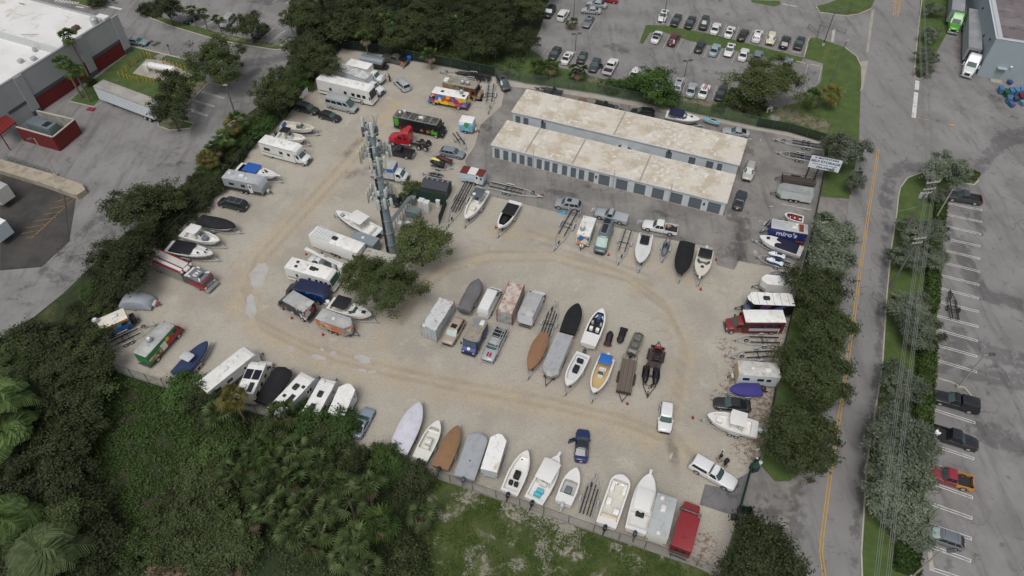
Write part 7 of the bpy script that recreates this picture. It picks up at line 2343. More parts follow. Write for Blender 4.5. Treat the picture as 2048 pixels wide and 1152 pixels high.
def flat_trailer(row, W, label, deckm, col, gate=1, side=.5):
 x, y, an, L_ = PL(*row)
 R = root('utility_trailer', label, 'trailer', x, y, an)
 h, w = L_ / 2 - .6, W / 2
 x0 = -h - .6
 n = 12
 for k in range(n):
  a, b = -w + .06 + (W - .12) * k / n, -w + .06 + (W - .12) * (k + 1) / n
  part('deck_plank', M(('#6e625b', '#7b6f66', '#5f544e', '#756a60')[(k * 7) % 4], .9, 0, .5, 7) if deckm is PLK else deckm, R, x0, h - .6, a + .008, b - .008, .55, .6 + .006 * (k % 3))
 for sd in (-1, 1):
  MB().path([(x0, sd * w, .62), (h - .6, sd * w, .62), (h - .6, sd * w, .62 + side), (x0, sd * w, .62 + side), (x0, sd * w, .62)], .035, 4).build('side_rail', col, R)
  for k in range(4):
   xx = x0 + (h - .6 - x0) * k / 3
   MB().tube((xx, sd * w, .6), (xx, sd * w, .62 + side), .03, n=4).build('side_post', col, R)
  for a in (-.65, .15):
   wheel(R, a, sd * (w + .15), .33, .2)
  part('fender', col, R, -1.15, .65, sd * (w + .15) - .13, sd * (w + .15) + .13, .68, .73)
 if gate:
  g = MB()
  for k in range(6):
   g.tube((x0 - .05, -w + W * k / 5, .6), (x0 - .05, -w + W * k / 5, 1.5), .03, n=4)
  g.path([(x0 - .05, -w, 1.5), (x0 - .05, w, 1.5)], .03, 4).path([(x0 - .05, -w, 1.05), (x0 - .05, w, 1.05)], .025, 4)
  g.build('ramp_gate', col, R)
 t = MB()
 for sd in (-1, 1):
  t.tube((h - .6, sd * w * .6, .55), (h + .6, 0, .5), .05)
 t.build('tongue', col, R)
 MB().tube((h + .4, .1, .02), (h + .4, .1, .8), .04).build('jack', STEEL, R)
 part('front_rail', col, R, h - .63, h - .57, -w, w, .6, .62 + side)
 return R


flat_trailer(('P', 985, 1070, 1058, 685, .6), 2.0, 'wooden-decked utility trailer with ramp gate in the middle island', M('#6e625b', .9, 0, .5, 7), M('#3f322c', .7))
flat_trailer(('P', 1330, 520, 1275, 760, .6), 1.9, 'small utility trailer carrying the red quad bike', M('#4f453f', .9, 0, .5, 7), M('#332d2a', .7), 0, .35)
flat_trailer(('Q', 500, 365, 800, 405, .6), 2.1, 'dark rusty utility trailer beside the grey cargo trailer', M('#4b423c', .9, 0, .5, 7), M('#33291f', .7), 1)
x, y, an, L_ = PL('P', 1325, 560, 1295, 730, 1.0)
R = root('quad_bike', 'red and black quad buggy strapped on the small trailer', 'quad bike', x, y, an, z=.62)
part('body', M('#1d1f22', .5), R, -1.1, .7, -.45, .45, .3, .75, c=.1)
part('hood', M('#a3262f', .4), R, .5, 1.3, -.5, .5, .4, .85, c=.12)
part('seat', BLACK, R, -.9, .1, -.5, .5, .75, 1.0, c=.08)
part('windscreen', GLASS, R, .4, .46, -.5, .5, .85, 1.3)
MB().path([(-1, -.5, .7), (-.8, -.55, 1.5), (.3, -.55, 1.5), (.5, -.5, .85)], .03).path([(-1, .5, .7), (-.8, .55, 1.5), (.3, .55, 1.5), (.5, .5, .85)], .03).build('roll_cage', M('#8c2028', .5), R)
for a in (-.85, .9):
 for sd in (-1, 1):
  wheel(R, a, sd * .62, .31, .25)

# ------------------------------------------------------------------ boats
BK = '#1a1b1f'
boat(('B', 575, 762, 320, 722), 2.3, 'cream open boat with blue gear at its stern', 'w', cockpit=(.08, .86), floor='#cfc9ba', dk=CREAM, seats=((.62, -.35, .5, .45, '#b9b3a5'), (.45, .3, .5, .45, '#8b867c'), (.05, 0, .4, 1.4, '#2f4f9a')), windscreen=.62)
boat(('B', 506, 842, 288, 800), 2.3, 'white open boat with a black canopy behind the cab-over motorhome', 'w', cockpit=(.08, .86), console=.42, ttop='#1b1c1f', tt=(.18, .48), outboard='#2b2c2e')
boat(('G', 688, 588, 335, 502), 2.5, 'white cabin cruiser with bright blue canvas top by the west fence', 'w', cockpit=(.04, .30), ttop='#2459a8', tt=(.20, .55, .95, .55), hatch=((.68, .3, .35, .18), (.68, -.35, .35, .18), (.74, 0, .35, .35)), pulpit=1, rail=1, topdeck=.25, floor='#2c2f36', axles=2)
boat(('H', 1050, 195, 788, 138), 2.4, 'boat under a fitted black cover beside the black minivan', '#9aa09f', cover=BK, cov_h=.55, cov_prof=[(0, .35), (.2, 1), (.33, 1), (.4, .5), (.8, .35), (1, .05)], side_lo='#c9cccb')
boat(('H', 936, 300, 668, 226), 2.5, 'white centre-console boat with white T-top and grey console cover by the west fence', 'w', cockpit=(.1, .86), floor='#e3e2dd', console=.48, ttop=GEL, tt=(.2, .5, .8), outboard='#3a3c40', seats=((.6, 0, .9, .9, '#6d7176'),), axles=2)
boat(('H', 888, 395, 562, 332), 2.7, 'white sport cruiser with long black canopy next to the fire engine', 'w', cockpit=(.05, .35), ttop='#15131a', tt=(.12, .58, .98, .45), hatch=((.72, -.6, .3, .25), (.86, -.25, .3, .25), (.86, .3, .3, .25)), topdeck=.35, rail=1, side_lo='#1b1c1f', axles=2, floor='#2a2024')
boat(('K', 1232, 652, 905, 990), 2.3, 'long boat under a navy blue cover with a white square top over it', '#7f878c', cover='#27385c', cov_h=.35, ttop=M('#b9bcbc', .5), tt=(.3, .52, .8, 1.1), axles=2, spare=0)
boat(('I', 478, 158, 785, 312), 2.7, 'white centre-console boat with white hard top and dark hull beside the tower', '#2c2f33', cockpit=(.08, .9), floor='#e9e8e4', console=.5, ttop=GEL, tt=(.3, .62, .95), axles=2, seats=((.75, 0, .9, .8, '#e3e2de'), (.15, 0, .4, 1.6, '#d9d8d4')), dk=GEL)
boat(('I', 732, 908, 432, 812), 2.5, 'white boat with black bimini top behind the orange-printed trailer', 'w', cockpit=(.04, .40), ttop='#1b1c20', tt=(.14, .48, .95, 1.0), windscreen=.62, topdeck=.1, rail=1, outboard='#dfe0de', floor='#c9c8c2', hatch=((.82, 0, .6, .5),))
boat(('M', 325, 508, 562, 128), 2.5, 'white centre-console boat with grey canvas T-top and white radar dome', 'w', cockpit=(.06, .9), floor='#dedcd4', console=.36, ttop='#565b63', tt=(.16, .45, .82), axles=2, seats=((.6, 0, .9, .9, '#d8d4c8'),))
x, y, an, L_ = PL('M', 325, 508, 562, 128, 1.55)
o = on('radar_dome', 'round white radar dome on the grey T-top', 'radar', 'M', 438, 182, 3.03)
MB().lathe([(.3, .0), (.32, .12), (.22, .24), (.06, .28)], 0, 0, 14).build('dome', WHITE, o, 40)
MB().lathe([(.15, -.02), (.15, .02)], 0, 0, 8).build('mount', DARK, o)
boat(('M', 755, 628, 972, 275), 2.4, 'white-edged runabout with black bow and cockpit covers in the middle row', 'w', cover=None, cockpit=(.5, .9), floor='#17181b', wingw=.25, ttop=M('#17181b', .85), tt=(.14, .52, .93, .25), seats=((.68, 0, 1.6, .9, '#141517'),), full=.45, outboard=None)
boat(('N', 780, 772, 852, 458), 2.4, 'white cabin boat with black sunroof top and grey bow right of the roller trailer', 'w', cockpit=(.02, .12), ttop=M('#1a1b1f', .5), tt=(.12, .42, .6, .35), topdeck=.3, seats=(), floor='#c9cac9', dk=M('#d6d7d6', .4), full=.45, guides=1)
boat(('N', 1205, 882, 1282, 552), 2.6, 'large boat under a full black cover with white frame hoop', '#2a2c30', cover='#121316', cov_h=.5, cov_prof=[(0, .4), (.2, .9), (.5, 1), (.8, .6), (1, .1)], full=.5)
boat(('N', 1410, 912, 1480, 622), 2.5, 'white cuddy cruiser with black canopy and clear windscreen at the yard corner', 'w', cockpit=(.03, .3), ttop='#17181b', tt=(.08, .40, .85, .6), windscreen=.56, hatch=((.70, 0, .4, .45),), topdeck=.25, outboard='#c9ccca', full=.45, pulpit=1, dk=CREAM)
boat(('O', 722, 112, 560, 420), 2.2, 'boat under a loose grey cover left of the white cargo van', '#55565a', cover='#6b6a6b', cov_h=.6, cov_prof=[(0, .5), (.25, 1), (.5, .55), (.75, .8), (1, .4)], full=.6, bow=3, tongue=.7, guides=1)
boat(('P', 130, 786, 272, 442), 2.1, 'slim boat under a smooth tan cover in the middle island', '#8a7a6a', cover='#8f6b50', cov_h=.35, stern_w=.55, full=.42)
boat(('P', 580, 180, 482, 440), 2.4, 'boat under a tight black cover with white stern, behind the tarpaulin trailer', 'w', cover='#141518', cov_h=.45, full=.45, cov_prof=[(0, .1), (.2, .4), (.45, 1), (.7, .5), (1, .05)])
boat(('P', 806, 226, 672, 548), 2.4, 'white bowrider with two round white seats and blue bow cushion', 'w', cockpit=(.32, .9), floor='#26262a', seats=((.45, -.45, .5, .5, '#ece9e2'), (.45, .5, .5, .5, '#ece9e2'), (.78, 0, 1.1, .5, '#3a5a8c'), (.62, .65, .4, .35, '#b8b4ac'), (.62, -.65, .4, .35, '#b8b4ac')), windscreen=.66, full=.45, spare=0)
boat(('P', 476, 936, 632, 632), 2.2, 'white skiff with black cushions and dark outboard in the middle island', 'w', cockpit=(.06, .82), floor='#d6d9da', seats=((.45, 0, 1.1, .75, '#17181b'), (.2, 0, .5, .9, '#1b1c1f')), outboard='#3c4045', ob_up=0, full=.4)
boat(('P', 720, 1002, 850, 668), 2.4, 'white-rimmed boat with tan deck and bright blue bimini', 'w', cockpit=(.05, .9), floor='#c3a978', console=.46, ttop='#2a66b5', tt=(.04, .30, .75, 1.0), outboard='#dcdcd8', ob_up=0, full=.4)
boat(('P', 1150, 452, 1072, 632), 1.6, 'small olive jon boat with grey bench seats', '#6d7060', zg=1.1, cockpit=(.02, .97), floor='#5d5a55', seats=((.8, 0, .9, .9, '#6b6664'), (.45, 0, .8, .9, '#6b6664'), (.12, 0, .5, 1.2, '#8d8d8a')), full=.8, bow=6, dk=M('#777a68', .6), wingw=.1, outboard='#2a2b2d', ob_up=0)
boat(('U', 385, 125, 168, 590), 2.8, 'large boat shrink-wrapped in pale lavender-white plastic', 'w', cover='#cdccd6', cov_h=.5, full=.42, axles=2, spare=0)
boat(('U', 566, 302, 382, 662), 2.2, 'white bay skiff with small white console and dark outboard', 'w', cockpit=(.28, .8), floor='#d3d2c9', console=.45, outboard='#232427', full=.45, wingw=.18, seats=((.72, 0, .3, 1.5, '#e6e5df'),), spare=0, dk=M('#d9d8cf', .45))
boat(('U', 750, 352, 575, 742), 2.3, 'boat under a brown-tan cover with a small white tear', '#8d7f70', cover='#8a6a4c', cov_h=.4, full=.4, outboard='#232427')
boat(('U', 958, 420, 808, 840), 2.6, 'pontoon boat under a pale grey cover with three black vents', '#8c9194', cover='#9fa3a8', cov_h=.3, full=.75, bow=4, stern_w=.98, zg=1.75, outboard='#4a5058', cov_prof=[(0, .6), (.3, 1), (.7, 1), (.92, .7), (1, .2)])
x, y, an, L_ = PL('U', 958, 420, 808, 840, 1.75)
for k, (a, b) in enumerate(((918, 523), (893, 590), (863, 680))):
 o = on('cover_vent', 'small black vent on the pale grey pontoon cover', 'vent', 'U', a, b, 2.09)
 o['group'] = 'vents on the grey pontoon cover'
 MB().lathe([(.12, -.02), (.1, .06), (.03, .08)], 0, 0, 8).build('cap', BLACK, o)
boat(('V', 275, 232, 140, 538), 2.4, 'white centre-console boat with black console cover and two black seats', 'w', cockpit=(.05, .9), floor='#e2e1dc', seats=((.44, 0, 1.0, .75, '#15161a'), (.24, -.35, .5, .5, '#1a1b1e'), (.24, .35, .5, .5, '#1a1b1e')), ttop=None, outboard='#1f2023', full=.4, rail=1)
boat(('V', 505, 268, 320, 598), 2.6, 'white boat with broad white hard top and turquoise cushions', 'w', cockpit=(.05, .88), floor='#e6e5e0', console=.5, ttop=GEL, tt=(.34, .78, .9), seats=((.24, -.1, .5, .9, '#5fb3c4'), (.15, 0, .4, .9, '#5fb3c4')), outboard='#202124', pulpit=1, axles=2)
boat(('V', 640, 360, 540, 612), 2.2, 'small white boat with grey covered console right of the hard-top boat', 'w', cockpit=(.22, .62), floor='#b9b9b5', seats=((.38, 0, .9, .8, '#6a6f77'),), outboard='#b5b9c0', full=.42, topdeck=.05)
boat(('V', 982, 412, 856, 778), 2.5, 'white deck boat with blunt bow and many seats', 'w', cockpit=(.12, .88), floor='#cfccc2', seats=((.75, -.75, 1.4, .45, '#e7e6e0'), (.75, .75, 1.4, .45, '#e7e6e0'), (.45, .6, .9, .6, '#ecebe6'), (.3, -.6, .7, .7, '#ecebe6'), (.16, 0, .5, 1.9, '#d8c9b0')), outboard='#1f2023', full=.72, bow=4, stern_w=.97)
boat(('V', 1182, 402, 1075, 822), 2.7, 'large white cruiser with long white cabin top and bow pulpit', 'w', cockpit=(.06, .34), floor='#dcdbd6', ttop=GEL, tt=(.32, .70, .78, .5), topdeck=.3, seats=((.30, 0, .5, 1.0, '#17181b'),), outboard='#3a4149', pulpit=1, full=.5, rail=1, axles=2)
boat(('T', 515, 275, 905, 382), 2.7, 'white centre-console boat with white T-top facing the lane by the east fence', 'w', cockpit=(.1, .9), floor='#e9e8e4', console=.46, ttop=GEL, tt=(.26, .58, .85), outboard='#b9bdc2', axles=2, full=.45, seats=((.75, 0, .8, .7, '#e3e2dd'),))
boat(('S', 306, 998, 545, 992), 2.0, 'small boat under a purple-blue cover by the east fence', '#5b5a70', zg=1.2, cover='#3f3a80', cov_h=.35, full=.45, outboard='#2b2c30', spare=0, tongue=.7)
boat(('Q', 378, 822, 708, 935), 2.6, "white cruiser with navy cockpit cover beside the miro's trailer", 'w', cockpit=(.12, .14), ttop=M('#191d34', .8), tt=(.10, .62, .93, .18), hatch=((.80, 0, .5, .45),), topdeck=.2, full=.45, axles=2)
boat(('Q', 570, 655, 718, 688), 1.9, 'small white boat with dark red seats behind the blue food trailer', 'w', zg=1.3, cockpit=(.05, .9), floor='#8a3a34', seats=((.3, 0, .4, 1.2, '#7a2e28'), (.55, 0, .4, 1.2, '#7a2e28'), (.75, 0, .3, .8, '#7a2e28')), full=.5, trailer=1, spare=0, tongue=.6)
boat(('D', 1086, 770, 872, 728), 2.6, 'white cruiser with navy bimini behind the rear storage building', 'w', cockpit=(.04, .3), ttop='#1c2140', tt=(.08, .52, .95, .7), windscreen=.6, hatch=((.75, 0, .4, .4),), topdeck=.3, full=.45, side_lo='#6b7478')
boat(('L', 900, 300, 655, 660), 2.7, 'long pontoon boat under a black tarpaulin between the campers', '#3a3c40', cover='#141519', cov_h=.3, full=.82, bow=5, stern_w=.98, zg=1.7, cov_prof=[(0, .6), (.3, 1), (.8, 1), (.95, .6), (1, .3)], axles=2, spare=0)

# jet skis
def jrow(row, label, c1, c2, z=.55, cover=None, L=None):
 x, y, an, L_ = PL(*row)
 return jetski(x, y, an, label, c1, c2, z, L or min(max(L_, 2.6), 3.3), cover)


jrow(('P', 885, 425, 850, 555, .6), 'orange jet ski with a black cover lying on the gravel', '#c2412a', '#1a1b1e', .0, '#1b1c20')
jrow(('P', 960, 532, 1010, 390, .6), 'jet ski under a full black cover beside the jon boat', '#1f2023', '#1a1b1e', .0, '#1b1c1f')
x, y, an, L_ = PL('P', 1218, 1040, 1268, 735, .5)
boat_trailer((x, y, an), L_, 2.3, 'double jet-ski trailer carrying the two black jet skis', BLKT, 1)
jrow(('P', 1195, 905, 1215, 745, 1.1), 'black jet ski on the double trailer, left one', '#16171a', '#1a1b20', .62)
jrow(('P', 1292, 920, 1305, 765, 1.1), 'black jet ski on the double trailer, right one', '#15161a', '#191a1f', .62)
jrow(('N', 1030, 690, 1075, 530, 1.1), 'grey and black jet ski on a small trailer beside the white cabin boat', '#5a5e66', '#70757e', .55)
etrail(('N', 1005, 760, 1080, 530, .5), 1.5, 'small trailer under the grey and black jet ski', spare=0, winch=1)
jrow(('k', 60, 705, 330, 770, 1.1), 'blue and white jet ski on the double trailer, farther one', '#1f4fa0', '#dfe4ea', .6)
jrow(('k', 25, 800, 300, 890, 1.1), 'blue and white jet ski on the double trailer, nearer one', '#1d56b0', '#dfe4ea', .6)
etrail(('Q', 345, 965, 610, 1045, .5), 2.4, 'galvanised double trailer carrying the two blue jet skis', axles=1)
jrow(('k', 90, 1040, 430, 1060, 1.0), 'grey jet ski hull beside the white wedge-nosed trailer', '#55595f', '#6b7076', .4)
jrow(('h', 150, 160, 345, 215, 1.1), 'jet ski under a black and yellow cover', '#1a1b1e', '#d8d86a', .6, '#1b1c1f')
o = on('yellow_canvas', 'pale yellow panel across the nose of the covered jet ski', 'cover', 'h', 215, 140, 1.5, PL('h', 150, 160, 345, 215)[2])
MB().loft([[(.75, -.2, .1), (.75, .2, .1)], [(.3, -.33, .2), (.3, .33, .2)], [(-.3, -.28, .16), (-.3, .28, .16)], [(-.9, -.2, .06), (-.9, .2, .06)]], (0, 0), False).build('panel', M('#d9d97a', .6), o)
MB().loft([[(.75, -.2, .04), (.75, .2, .04)], [(-.9, -.2, .0), (-.9, .2, .0)]], (0, 0), False).build('lining', DARK, o)
jrow(('h', 235, 95, 455, 165, 1.1), 'jet ski under a dark red and black cover', '#1d1416', '#6b2a2c', .6, '#4a2022')
etrail(('h', 480, 260, 170, 205, .5), 2.3, 'double trailer under the red and yellow covered jet skis', axles=1, spare=0)
jrow(('D', 1104, 757, 1215, 785, 1.1), 'white, teal and pink jet ski behind the rear storage building', '#dfe3e4', '#6aa3b0', .55)

# ------------------------------------------------------------------ people
def person(rg, x, y, ang, label, shirt, legs, skin, hairc, lean=.2, bare=1):
 gx, gy = G(rg, x, y)
 R = root('person', label, 'person', gx, gy, ang)
 s_ = lean

 def skinmesh(name, mat, V, E, par, sub=2):
  me = bpy.data.meshes.new(name)
  me.from_pydata([v[:3] for v in V], E, [])
  o = ob(name, me, mat, par)
  md = o.modifiers.new('skin', 'SKIN')
  for k, v in enumerate(V):
   me.skin_vertices[0].data[k].radius = (v[3], v[4] if len(v) > 4 else v[3])
  me.skin_vertices[0].data[0].use_root = True
  md.use_smooth_shade = True
  sb = o.modifiers.new('sub', 'SUBSURF')
  sb.levels = sb.render_levels = sub
  return o
 V = [(0, 0, .95, .14, .17), (s_ * .25, 0, 1.15, .13, .16), (s_ * .6, 0, 1.42, .13, .19), (s_ * .75, 0, 1.52, .06), (s_ * .85, 0, 1.60, .09), (s_ * .95, 0, 1.70, .10), (s_ * .97, 0, 1.78, .06),
   (s_ * .6, .2, 1.40, .07), (s_ * .6 + .12, .27, 1.15, .05), (s_ * .6 + .38, .2, 1.05, .04), (s_ * .6 + .47, .18, 1.06, .045), (s_ * .6, -.2, 1.40, .07), (s_ * .6 + .12, -.27, 1.15, .05), (s_ * .6 + .38, -.2, 1.05, .04), (s_ * .6 + .47, -.18, 1.06, .045),
   (0, .1, .88, .09), (.03, .12, .5, .065), (-.02, .12, .1, .045), (.12, .13, .05, .045), (0, -.1, .88, .09), (.0, -.12, .5, .065), (-.06, -.12, .1, .045), (.08, -.13, .05, .045)]
 E = [(0, 1), (1, 2), (2, 3), (3, 4), (4, 5), (5, 6), (2, 7), (7, 8), (8, 9), (9, 10), (2, 11), (11, 12), (12, 13), (13, 14), (0, 15), (15, 16), (16, 17), (17, 18), (0, 19), (19, 20), (20, 21), (21, 22)]
 skinmesh('body', M(skin, .6), V, E, R)
 g = .022
 I1 = (0, 1, 2, 7, 8, 11, 12)
 skinmesh('shirt', M(shirt, .8), [(*V[k][:3], *[r + g for r in V[k][3:]]) if k not in (8, 12) else (V[k][0] - .05, V[k][1] * .93, V[k][2] + .09, V[k][3] + g) for k in I1], [(0, 1), (1, 2), (2, 3), (3, 4), (2, 5), (5, 6)], R)
 if bare:
  skinmesh('shorts', M(legs, .85), [(0, 0, .93, .16, .19), (.01, .11, .8, .115), (.02, .12, .55, .09), (.01, -.11, .8, .115), (.01, -.12, .55, .09)], [(0, 1), (1, 2), (0, 3), (3, 4)], R)
 else:
  skinmesh('trousers', M(legs, .85), [(0, 0, .93, .16, .19), (0, .1, .85, .11), (.03, .12, .5, .085), (-.02, .12, .12, .065), (0, -.1, .85, .11), (.0, -.12, .5, .085), (-.06, -.12, .12, .065)], [(0, 1), (1, 2), (2, 3), (0, 4), (4, 5), (5, 6)], R)
 MB().lathe([(.105, 1.70), (.112, 1.76), (.09, 1.83), (.03, 1.855)], s_ * .94, 0, 12).build('hair', M(hairc, .8), R, 60)
 for sd in (-1, 1):
  MB().cbox(-.08 if sd > 0 else -.12, .2 if sd > 0 else .16, sd * .125 - .05, sd * .125 + .05, 0, .1, c=.03).build('shoe', M('#26262a', .7), R, 40)
 return R


person('p', 1355, 545, math.radians(165), 'person in a bright orange shirt and pale shorts working at the raised hood', '#e2672a', '#c9c2b8', '#9a6a50', '#2a201a', .55)
person('p', 1040, 845, math.radians(150), 'person in dark clothes standing in front of the white box trucks', '#2a2426', '#1f2126', '#8a5a45', '#1c1715', .15, 0)

# ------------------------------------------------------------------ small things
gx, gy = G('B', 1300, 240)
o = root('blue_bin', 'bright blue plastic bin beside the brown-grey pickup', 'bin', gx, gy, .4)
MB().loft([[(-.28, -.3, .08), (.28, -.3, .08), (.28, .3, .08), (-.28, .3, .08)], [(-.36, -.38, 1.05), (.36, -.38, 1.05), (.36, .38, 1.05), (-.36, .38, 1.05)]]).build('body', M('#1f57b8', .5), o)
part('lid', M('#2a66cc', .5), o, -.4, .4, -.42, .42, 1.05, 1.12, c=.03)
for sd in (-1, 1):
 MB().tube((-.25, sd * .3, .12), (-.25, sd * .36, .12), .12, n=10).build('wheel', RUB, o)
gx, gy = G('T', 605, 615)
o = root('keypad_post', 'black gate keypad pedestal with a white lamp beside the white pickup', 'keypad', gx, gy, .3)
MB().tube((0, 0, 0), (0, 0, 2.6), .07).build('post', DARK, o)
part('keypad', BLACK, o, -.2, .2, -.25, .05, 1.1, 1.5, c=.04)
MB().lathe([(.06, 2.6), (.12, 2.68), (.04, 2.8)], 0, 0, 8).build('lamp', WHITE, o)
part('base', M('#8b8272', .8), o, -.35, .35, -.35, .35, 0, .25, c=.05)
gx, gy = G('T', 650, 660)
o = root('card_reader', 'dark card reader box between the keypad post and white pickup', 'card reader', gx, gy, .6)
part('stand', DARK, o, -.12, .12, -.12, .12, 0, 1.1)
part('box', BLACK, o, -.3, .3, -.25, .25, 1.1, 1.6, c=.05)
part('base', M('#8b8272', .8), o, -.3, .3, -.3, .3, 0, .2)
for rg, x, y, l_ in (('T', 900, 545, 'white bucket near the east fence by the leaf litter'), ('T', 920, 645, 'white cluster of lamps on the gate post by the lawn')):
 gx, gy = G(rg, x, y)
 o = root('bucket', l_, 'bucket', gx, gy)
 MB().lathe([(.2, 0), (.25, .5), (.22, .52)], 0, 0, 12).build('pail', WHITE, o, 40)
 MB().lathe([(.2, .4), (.19, .42)], 0, 0, 12).build('contents', M('#8d8a84', .8), o)
REDH = M('#8f2a24', .6)
for k, (rg, x, y, w_) in enumerate((('N', 455, 685, 'beside the slate camper van'), ('N', 1580, 735, 'near the corner of the yard asphalt'), ('N', 1420, 1045, 'in front of the white cuddy cruiser'), ('I', 158, 925, 'beside the grey-roofed box truck'), ('I', 382, 1045, 'beside the orange-printed trailer'), ('I', 262, 465, 'in front of the bucket truck'), ('M', 715, 615, 'under the bow of the runabout with black covers'), ('P', 1035, 1098, 'beside the tongue of the wooden trailer'), ('T', 405, 292, 'ahead of the T-top boat by the east fence'), ('M', 1318, 200, 'at the tongue of the long white trailer'))):
 gx, gy = G(rg, x, y)
 o = root('hitch_lock', 'small red hitch lock stand ' + w_, 'hitch lock', gx, gy, .4 * k)
 MB().lathe([(.22, 0), (.2, .12), (.1, .2)], 0, 0, 10).build('base', REDH, o, 30)
 MB().tube((0, 0, .2), (.05, 0, .55), .06).build('handle', M('#a5382c', .5), o)
gx, gy = G('M', 1570, 420)
o = root('folded_tarp', 'crumpled light blue tarpaulin beside the empty boat trailer', 'tarpaulin', gx, gy, -.3)
MB().loft([[(x_ + .06 * math.sin(7 * y_), y_, .02) for x_, y_ in ((-.9, -.35), (.8, -.4), (1.0, .2), (-.7, .4))], [(x_, y_, .25) for x_, y_ in ((-.6, -.2), (.5, -.25), (.6, .1), (-.4, .25))]]).build('heap', M('#3f87ae', .6, 0, .4, 4), o, 60)
MB().lathe([(.2, .2), (.12, .36), (.03, .38)], .2, 0, 7).build('fold', M('#5aa3c8', .6), o, 60)
gx, gy = G('C', 845, 463)
o = MB().box(-.5, .5, -.4, .4, 0, .03).build('rubber_mat', BLACK)
o.location = (gx, gy, .01)
o.rotation_euler = (0, 0, -.2)
tag(o, 'black rubber mat lying behind the tan food truck', 'mat')
gx, gy = G('D', 1530, 715)
o = root('backflow_valve', 'white pipe assembly standing on the lawn below the big oak', 'pipe', gx, gy, .4)
MB().path([(-.5, 0, 0), (-.5, 0, .9), (.5, 0, .9), (.5, 0, 0)], .14, 8).build('pipe', WHITE, o)
part('valve', GALV, o, -.25, .25, -.22, .22, .7, 1.15, c=.05)
gx, gy = G('D', 1563, 755)
o = MB().lathe([(1.1, 0), (1.1, .06)], 0, 0, 20).build('manhole_cover', M('#8d8a83', .85, 0, .3))
o.location = (gx, gy, 0)
o['kind'] = 'structure'
wn_ = [G('B', x, y, 1.4) for x, y in ((455, 520), (518, 455))]
o = root('white_banner', 'white banner hung on the dark fence behind the green SUV', 'banner', wn_[0][0], wn_[0][1], math.atan2(wn_[1][1] - wn_[0][1], wn_[1][0] - wn_[0][0]))
bl = math.hypot(wn_[1][0] - wn_[0][0], wn_[1][1] - wn_[0][1])
part('sheet', WHITE, o, 0, bl, -.06, -.03, .7, 1.9)
part('rope', GALV, o, -.1, bl + .1, -.05, -.02, 1.9, 1.94)


# ------------------------------------------------------------------ vegetation
def quads(name, C, Nn, S, asp=1.0, seed=0):
 """many small leaf faces: centres C, normals Nn, sizes S"""
 g = np.random.default_rng(seed)
 n = len(C)
 Nn = Nn / np.linalg.norm(Nn, axis=1)[:, None]
 T = np.cross(Nn, g.normal(size=(n, 3)))
 T /= np.linalg.norm(T, axis=1)[:, None] + 1e-9
 Bt = np.cross(Nn, T)
 S = S[:, None]
 V = np.stack([C - T * S * asp, C - Bt * S * .55, C + T * S * asp, C + Bt * S * .55], 1).reshape(-1, 3)
 me = bpy.data.meshes.new(name)
 me.vertices.add(4 * n)
 me.vertices.foreach_set('co', V.astype(np.float32).ravel())
 me.loops.add(4 * n)
 me.loops.foreach_set('vertex_index', np.arange(4 * n, dtype=np.int32))
 me.polygons.add(n)
 me.polygons.foreach_set('loop_start', np.arange(0, 4 * n, 4, dtype=np.int32))
 me.update(calc_edges=True)
 return me


def crown(seed, nc, nl, size, spread=.2, flat=.25, wisp=0.0):
 g = np.random.default_rng(seed)
 d = g.normal(size=(nc, 3))
 d[:, 2] = np.abs(d[:, 2]) * 1.0 - flat * (g.random(nc) < .5)
 d /= np.linalg.norm(d, axis=1)[:, None]
 lob = 1 + .24 * np.sin(3 * np.arctan2(d[:, 1], d[:, 0]) + seed) + .14 * np.sin(5 * np.arctan2(d[:, 1], d[:, 0]) + 2 * seed)
 rad = (g.random(nc) ** .45 * .6 + .32) * lob
 cc = d * rad[:, None]
 k = np.repeat(np.arange(nc), nl)
 sg = spread * (g.random(nc) * .7 + .55)
 C = cc[k] + g.normal(size=(nc * nl, 3)) * sg[k][:, None] * np.array([1, 1, .7])
 N = C * .8 + np.array([0, 0, .55]) + g.normal(size=C.shape) * .55
 return quads('crown', C, N, size * (g.random(len(C)) * .7 + .6), 1.0 + wisp, seed)


CR = {'oak': [crown(k, 62, 135, .045, .125) for k in range(4)], 'silver': [crown(20 + k, 62, 120, .045, .12, .25, .5) for k in range(3)], 'fine': [crown(40 + k, 85, 110, .036, .115, .4, .7) for k in range(3)], 'big': [crown(80 + k, 120, 140, .024, .095, .4, .7) for k in range(3)], 'bush': [crown(60 + k, 52, 105, .056, .145, .15) for k in range(4)]}
OAK = leafmat('leaf_oak', '#414c2b', '#525d37', '#313a20')
OAK2 = leafmat('leaf_dark', '#374026', '#464f2f', '#29301b')
OLIVE = leafmat('leaf_olive', '#4d5832', '#5f6a3e', '#3c462a')
SILV = leafmat('leaf_silver', '#656f5d', '#7b846f', '#454f3a')
BRIGHT = leafmat('leaf_bright', '#3d5628', '#4e6831', '#304520')
YGRN = leafmat('leaf_yellowgreen', '#43572a', '#536734', '#334321')
PALM = leafmat('leaf_palm', '#4c5c36', '#66744a', '#39462a', .1)
PALMY = leafmat('leaf_palm_yellow', '#6c6a38', '#7f7642', '#56602f', .1)
PALMG = leafmat('leaf_palm_green', '#40562b', '#5b6f38', '#2f401f', .1)
DEADF = leafmat('leaf_dead', '#5e5142', '#736451', '#4a3f32', 0)
BARK = M('#5d5349', .95, 0, .5, 5)
PBARK = M('#7a7166', .95, 0, .5, 5)


